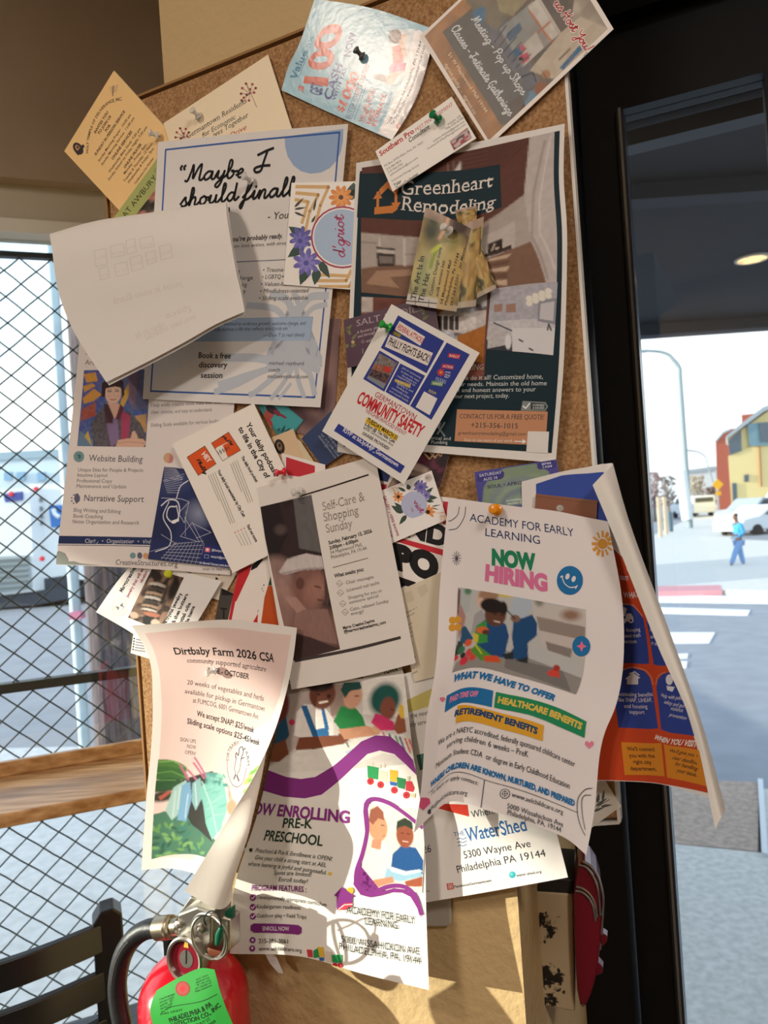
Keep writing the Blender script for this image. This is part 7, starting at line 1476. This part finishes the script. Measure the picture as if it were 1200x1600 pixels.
b_ = base(1097, 809); car((b_[0], b_[1] + 2), 5.0, 2.0, 1.95, 92, 'E4E8EA', 'white van seen from behind parked along the far street', 'van', True)
b_ = base(1205, 838); car((b_[0] + .2, b_[1] + 1), 4.6, 1.9, 1.5, 200, 'DDE2E2', 'pale car nose at the right photo edge behind the walker')
b_ = base(1192, 829); car((b_[0] + 1.2, b_[1] + 3.2), 4.6, 1.9, 1.75, 205, '9EA6AC', 'silver grey car parked behind the pale car')
b_ = base(1190, 818); car((b_[0] + 3.5, b_[1] + 2), 5.4, 2.1, 2.3, 200, 'F0F0EC', 'white van parked before the yellow building', 'van', True)
b_ = base(1022, 815); car((b_[0] - .5, b_[1] + 4), 4.5, 1.8, 1.5, 92, '7A9AB0', 'blue grey car far down the street by the door frame')
# buildings
def bld(name, Y, label, parts, d=10):
    e = empty(name, (AT(*parts[0][1][0], Y)[0], Y + d / 2, Z), label, 'building')
    for n_, q, m_, o, dd in parts: MB().prism([AT(*p_, Y + o) for p_ in q], (dd * .45, dd, 0)).build(n_, m_, e)
yl = mat('yellow render', 'E6CF92', rough=.8); rdb = mat('red brick', 'B8604A', rough=.8, var=.1); gls = mat('tinted glazing', '6A8E98', rough=.15); rfm = mat('grey roof', 'A8AEB0', rough=.7)
bld('yellow_building', 60, 'yellow building with corner glazing on the right beyond the cars', [
    ('wall', [(1138, 712), (1160, 704), (1176, 697), (1260, 690), (1260, 812), (1145, 812)], yl, 0, 9),
    ('upper_wall', [(1158, 672), (1180, 656), (1200, 642), (1260, 622), (1260, 700), (1176, 700), (1158, 706)], yl, .2, 9),
    ('band_window', [(1138, 688), (1158, 672), (1159, 704), (1140, 711)], mat('dark glazing', '4E5E68', rough=.15), -.1, 1),
    ('corner_window', [(1168, 662), (1260, 655), (1260, 694), (1171, 697)], gls, -.15, 1),
    ('window_pane', [(1186, 660), (1260, 657), (1260, 688), (1188, 690)], mat('dark glazing', '4E5E68'), -.3, .1),
    ('roof', [(1136, 686), (1165, 664), (1195, 642), (1260, 618), (1260, 612), (1192, 636), (1160, 660), (1134, 682)], rfm, -.3, 9.5),
    ('window', [(1163, 742), (1170, 741), (1170, 752), (1163, 753)], mat('dark glazing', '4E5E68'), -.1, .1),
    ('door', [(1144, 755), (1151, 755), (1153, 798), (1146, 798)], mat('dark glazing', '4E5E68'), -.1, .1),
    ('drainpipe', [(1186, 697), (1188, 697), (1191, 760), (1189, 760)], mat('pipe brown', '9A6A4A', rough=.6), -.2, .2)])
bld('red_building', 85, 'red brick building wedged behind the yellow building', [
    ('wall', [(1118, 689), (1130, 676), (1142, 670), (1160, 668), (1160, 808), (1122, 808)], rdb, 0, 9),
    ('chimney', [(1159, 648), (1178, 646), (1178, 668), (1160, 668)], rdb, 0, 2),
    ('roof_edge', [(1117, 689), (1130, 674), (1143, 669), (1143, 672), (1130, 678), (1118, 692)], rfm, -.1, 1)])
bld('white_building', 110, 'low white building behind the white van', [
    ('wall', [(1076, 738), (1118, 732), (1122, 800), (1080, 800)], mat('white render', 'E2DED6', rough=.8), 0, 8),
    ('roof', [(1076, 734), (1118, 728), (1118, 734), (1076, 740)], mat('grey roof', 'A8AEB0'), -.2, 8)])
# bare shrubs and trees
twig = mat('twig grey', '8E8480', rough=.9); bud = mat('pink buds', 'B8A0A4', rough=.9); trk = mat('trunk', '7A6A60', rough=.9)
def shrub(px, py, top_y, wpx, Yoff, label, col, seed, name='tree'):
    b_ = base(px, py); Y = b_[1]; R = random.Random(seed); t_ = AT(px, top_y, Y); H_ = t_[2] - Z; r_ = wpx * Y / F / 2
    e = empty(name, b_, label, 'tree')
    MB().tube([b_, (b_[0], b_[1], Z + H_ * .6)], [.14, .06], 8).build('trunk', trk, e)
    m = MB()
    for i in range(16):
        a = R.random() * 6.28; s_ = np.array([b_[0], b_[1], Z + H_ * (.2 + .3 * R.random())]); t = s_ + np.array([math.cos(a) * r_ * R.uniform(.4, 1), math.sin(a) * r_ * .6, H_ * R.uniform(.2, .45)]); m.tube([s_, t], [.05, .015], 5)
    m.build('branches', twig, e)
    m = MB()
    for i in range(420):
        a = R.random() * 6.28; q = R.random() ** .5; c = np.array([b_[0] + math.cos(a) * r_ * q, b_[1] + math.sin(a) * r_ * .6 * q, Z + H_ * R.uniform(.25, .98)]); s_ = R.uniform(.08, .2)
        u = np.array([R.uniform(-1, 1), R.uniform(-1, 1), R.uniform(-1, 1)]) * s_; w = np.array([R.uniform(-1, 1), R.uniform(-1, 1), R.uniform(-1, 1)]) * s_
        m.add([c - u, c + w, c + u, c - w], [(0, 1, 2, 3)])
    f = m.build('twigs', col, e); f['kind'] = 'stuff'
shrub(1024, 815, 735, 22, 0, 'bare pinkish tree beside the door frame', bud, 2); shrub(1046, 806, 742, 26, 0, 'bare grey tree left of the tall street lamp', twig, 3); shrub(1092, 800, 742, 24, 0, 'bare brownish tree between the street lamp and the sign', mat('dry grass tone', 'B0A48C', rough=.9), 5); shrub(1112, 798, 760, 16, 0, 'small bare tree under the yellow sign', twig, 7)
# yellow road sign
b_ = base(1124, 800); c_ = AT(1122, 757, b_[1]); s_ = 9 * b_[1] / F
e = empty('road_sign', b_, 'yellow diamond road sign on a post beyond the sidewalk', 'road sign')
MB().tube([b_, (b_[0], b_[1], c_[2])], .05, 8).build('post', grey, e)
MB().prism([(b_[0] + x * s_, b_[1] - .08, c_[2] + z * s_) for x, z in [(-1, 0), (0, -1), (1, 0), (0, 1)]], (0, .05, 0)).build('diamond_panel', mat('sign yellow', 'F0B020', rough=.5), e)
MB().box((b_[0], b_[1] - .06, c_[2] - s_ * 1.55), (s_ * .9, .05, s_ * .7)).build('plaque', mat('sign yellow', 'F0B020'), e)
# --- walking person ---
b_ = base(1157, 888); PY = b_[1]; S = (base(1157, 888)[2] - AT(1157, 803, PY)[2]) / -1.72
def skin_mesh(name, joints, edges, m, parent=None, sub=2):
    me = bpy.data.meshes.new(name); pos = [b_ + np.array(j[:3]) * S for j in joints]; org = np.array(b_)
    me.from_pydata([tuple(p - org) for p in pos], edges, []); o = bpy.data.objects.new(name, me); C.objects.link(o)
    if parent is None: o.location = tuple(org)
    else: o.parent = parent
    sk = o.modifiers.new('skin', 'SKIN'); sb = o.modifiers.new('sub', 'SUBSURF'); sb.levels = sub; sb.render_levels = sub
    for v, j in zip(me.skin_vertices[0].data, joints): v.radius = (j[3] * S, (j[4] if len(j) > 4 else j[3]) * S); v.use_root = False
    me.skin_vertices[0].data[0].use_root = True
    me.materials.append(m); o['_o'] = [float(x) for x in org]; return o
# x: towards the way he walks is -x; y depth; z up
body_j = [(0, 0, .92, .13, .10), (.01, 0, 1.15, .12, .09), (0, 0, 1.38, .15, .09), (-.02, 0, 1.5, .05), (-.05, 0, 1.56, .075), (-.07, 0, 1.66, .085), (-.06, 0, 1.71, .06),
          (.0, -.17, 1.40, .05), (.06, -.2, 1.14, .042), (-.14, -.16, 1.06, .034), (-.24, -.13, 1.10, .03),
          (.0, .17, 1.40, .05), (.02, .2, 1.14, .042), (-.18, .16, 1.08, .034), (-.26, .12, 1.12, .03),
          (-.02, -.09, .86, .085), (-.18, -.09, .50, .06), (-.34, -.09, .10, .042), (-.44, -.09, .05, .035),
          (.02, .09, .86, .085), (.07, .09, .47, .06), (.16, .09, .09, .042), (.10, .09, .035, .035)]
body_e = [(0, 1), (1, 2), (2, 3), (3, 4), (4, 5), (5, 6), (2, 7), (7, 8), (8, 9), (9, 10), (2, 11), (11, 12), (12, 13), (13, 14), (0, 15), (15, 16), (16, 17), (17, 18), (0, 19), (19, 20), (20, 21), (21, 22)]
pe = skin_mesh('person', body_j, body_e, mat('skin brown', '7A5440', rough=.6)); tag(pe, 'person in a bright blue jacket and light jeans walking on the far sidewalk', 'person')
skin_mesh('jacket', [(0, 0, .88, .17, .13), (.01, 0, 1.15, .17, .13), (0, 0, 1.38, .18, .12), (0, 0, 1.47, .09), (0, -.19, 1.40, .075), (.07, -.22, 1.13, .065), (-.10, -.18, 1.06, .055), (0, .19, 1.40, .075), (.03, .22, 1.13, .065), (-.14, .18, 1.08, .055)],
          [(0, 1), (1, 2), (2, 3), (2, 4), (4, 5), (5, 6), (2, 7), (7, 8), (8, 9)], mat('jacket blue', '3E9AD0', rough=.8), pe)
skin_mesh('jeans', [(0, 0, .90, .155, .125), (-.02, -.09, .82, .115), (-.18, -.09, .50, .09), (-.32, -.09, .15, .075), (.02, .09, .82, .115), (.08, .09, .47, .09), (.15, .09, .14, .075)],
          [(0, 1), (1, 2), (2, 3), (0, 4), (4, 5), (5, 6)], mat('jeans pale blue', '7AA0CC', rough=.85), pe)
skin_mesh('hair', [(-.03, 0, 1.64, .085, .09), (-.045, 0, 1.70, .09), (-.05, 0, 1.745, .06)], [(0, 1), (1, 2)], mat('hair dark', '2A2020', rough=.8), pe)
skin_mesh('cap', [(-.05, 0, 1.735, .095, .09), (-.05, 0, 1.775, .075), (-.05, 0, 1.80, .03)], [(0, 1), (1, 2)], mat('cap white', 'E4E0DC', rough=.8), pe)
for q in ([(-.30, -.09, .045, .05), (-.40, -.09, .035, .045), (-.48, -.09, .03, .03)], [(.20, .09, .05, .05), (.12, .09, .04, .045), (.03, .09, .03, .03)]): skin_mesh('shoe', q, [(0, 1), (1, 2)], mat('shoe brown', '8A5A44', rough=.7), pe)
for s_ in (-1, 1): skin_mesh('eye', [(-.135, .03 * s_, 1.655, .01), (-.14, .03 * s_, 1.655, .01)], [(0, 1)], mat('hair dark', '2A2020'), pe, 1)
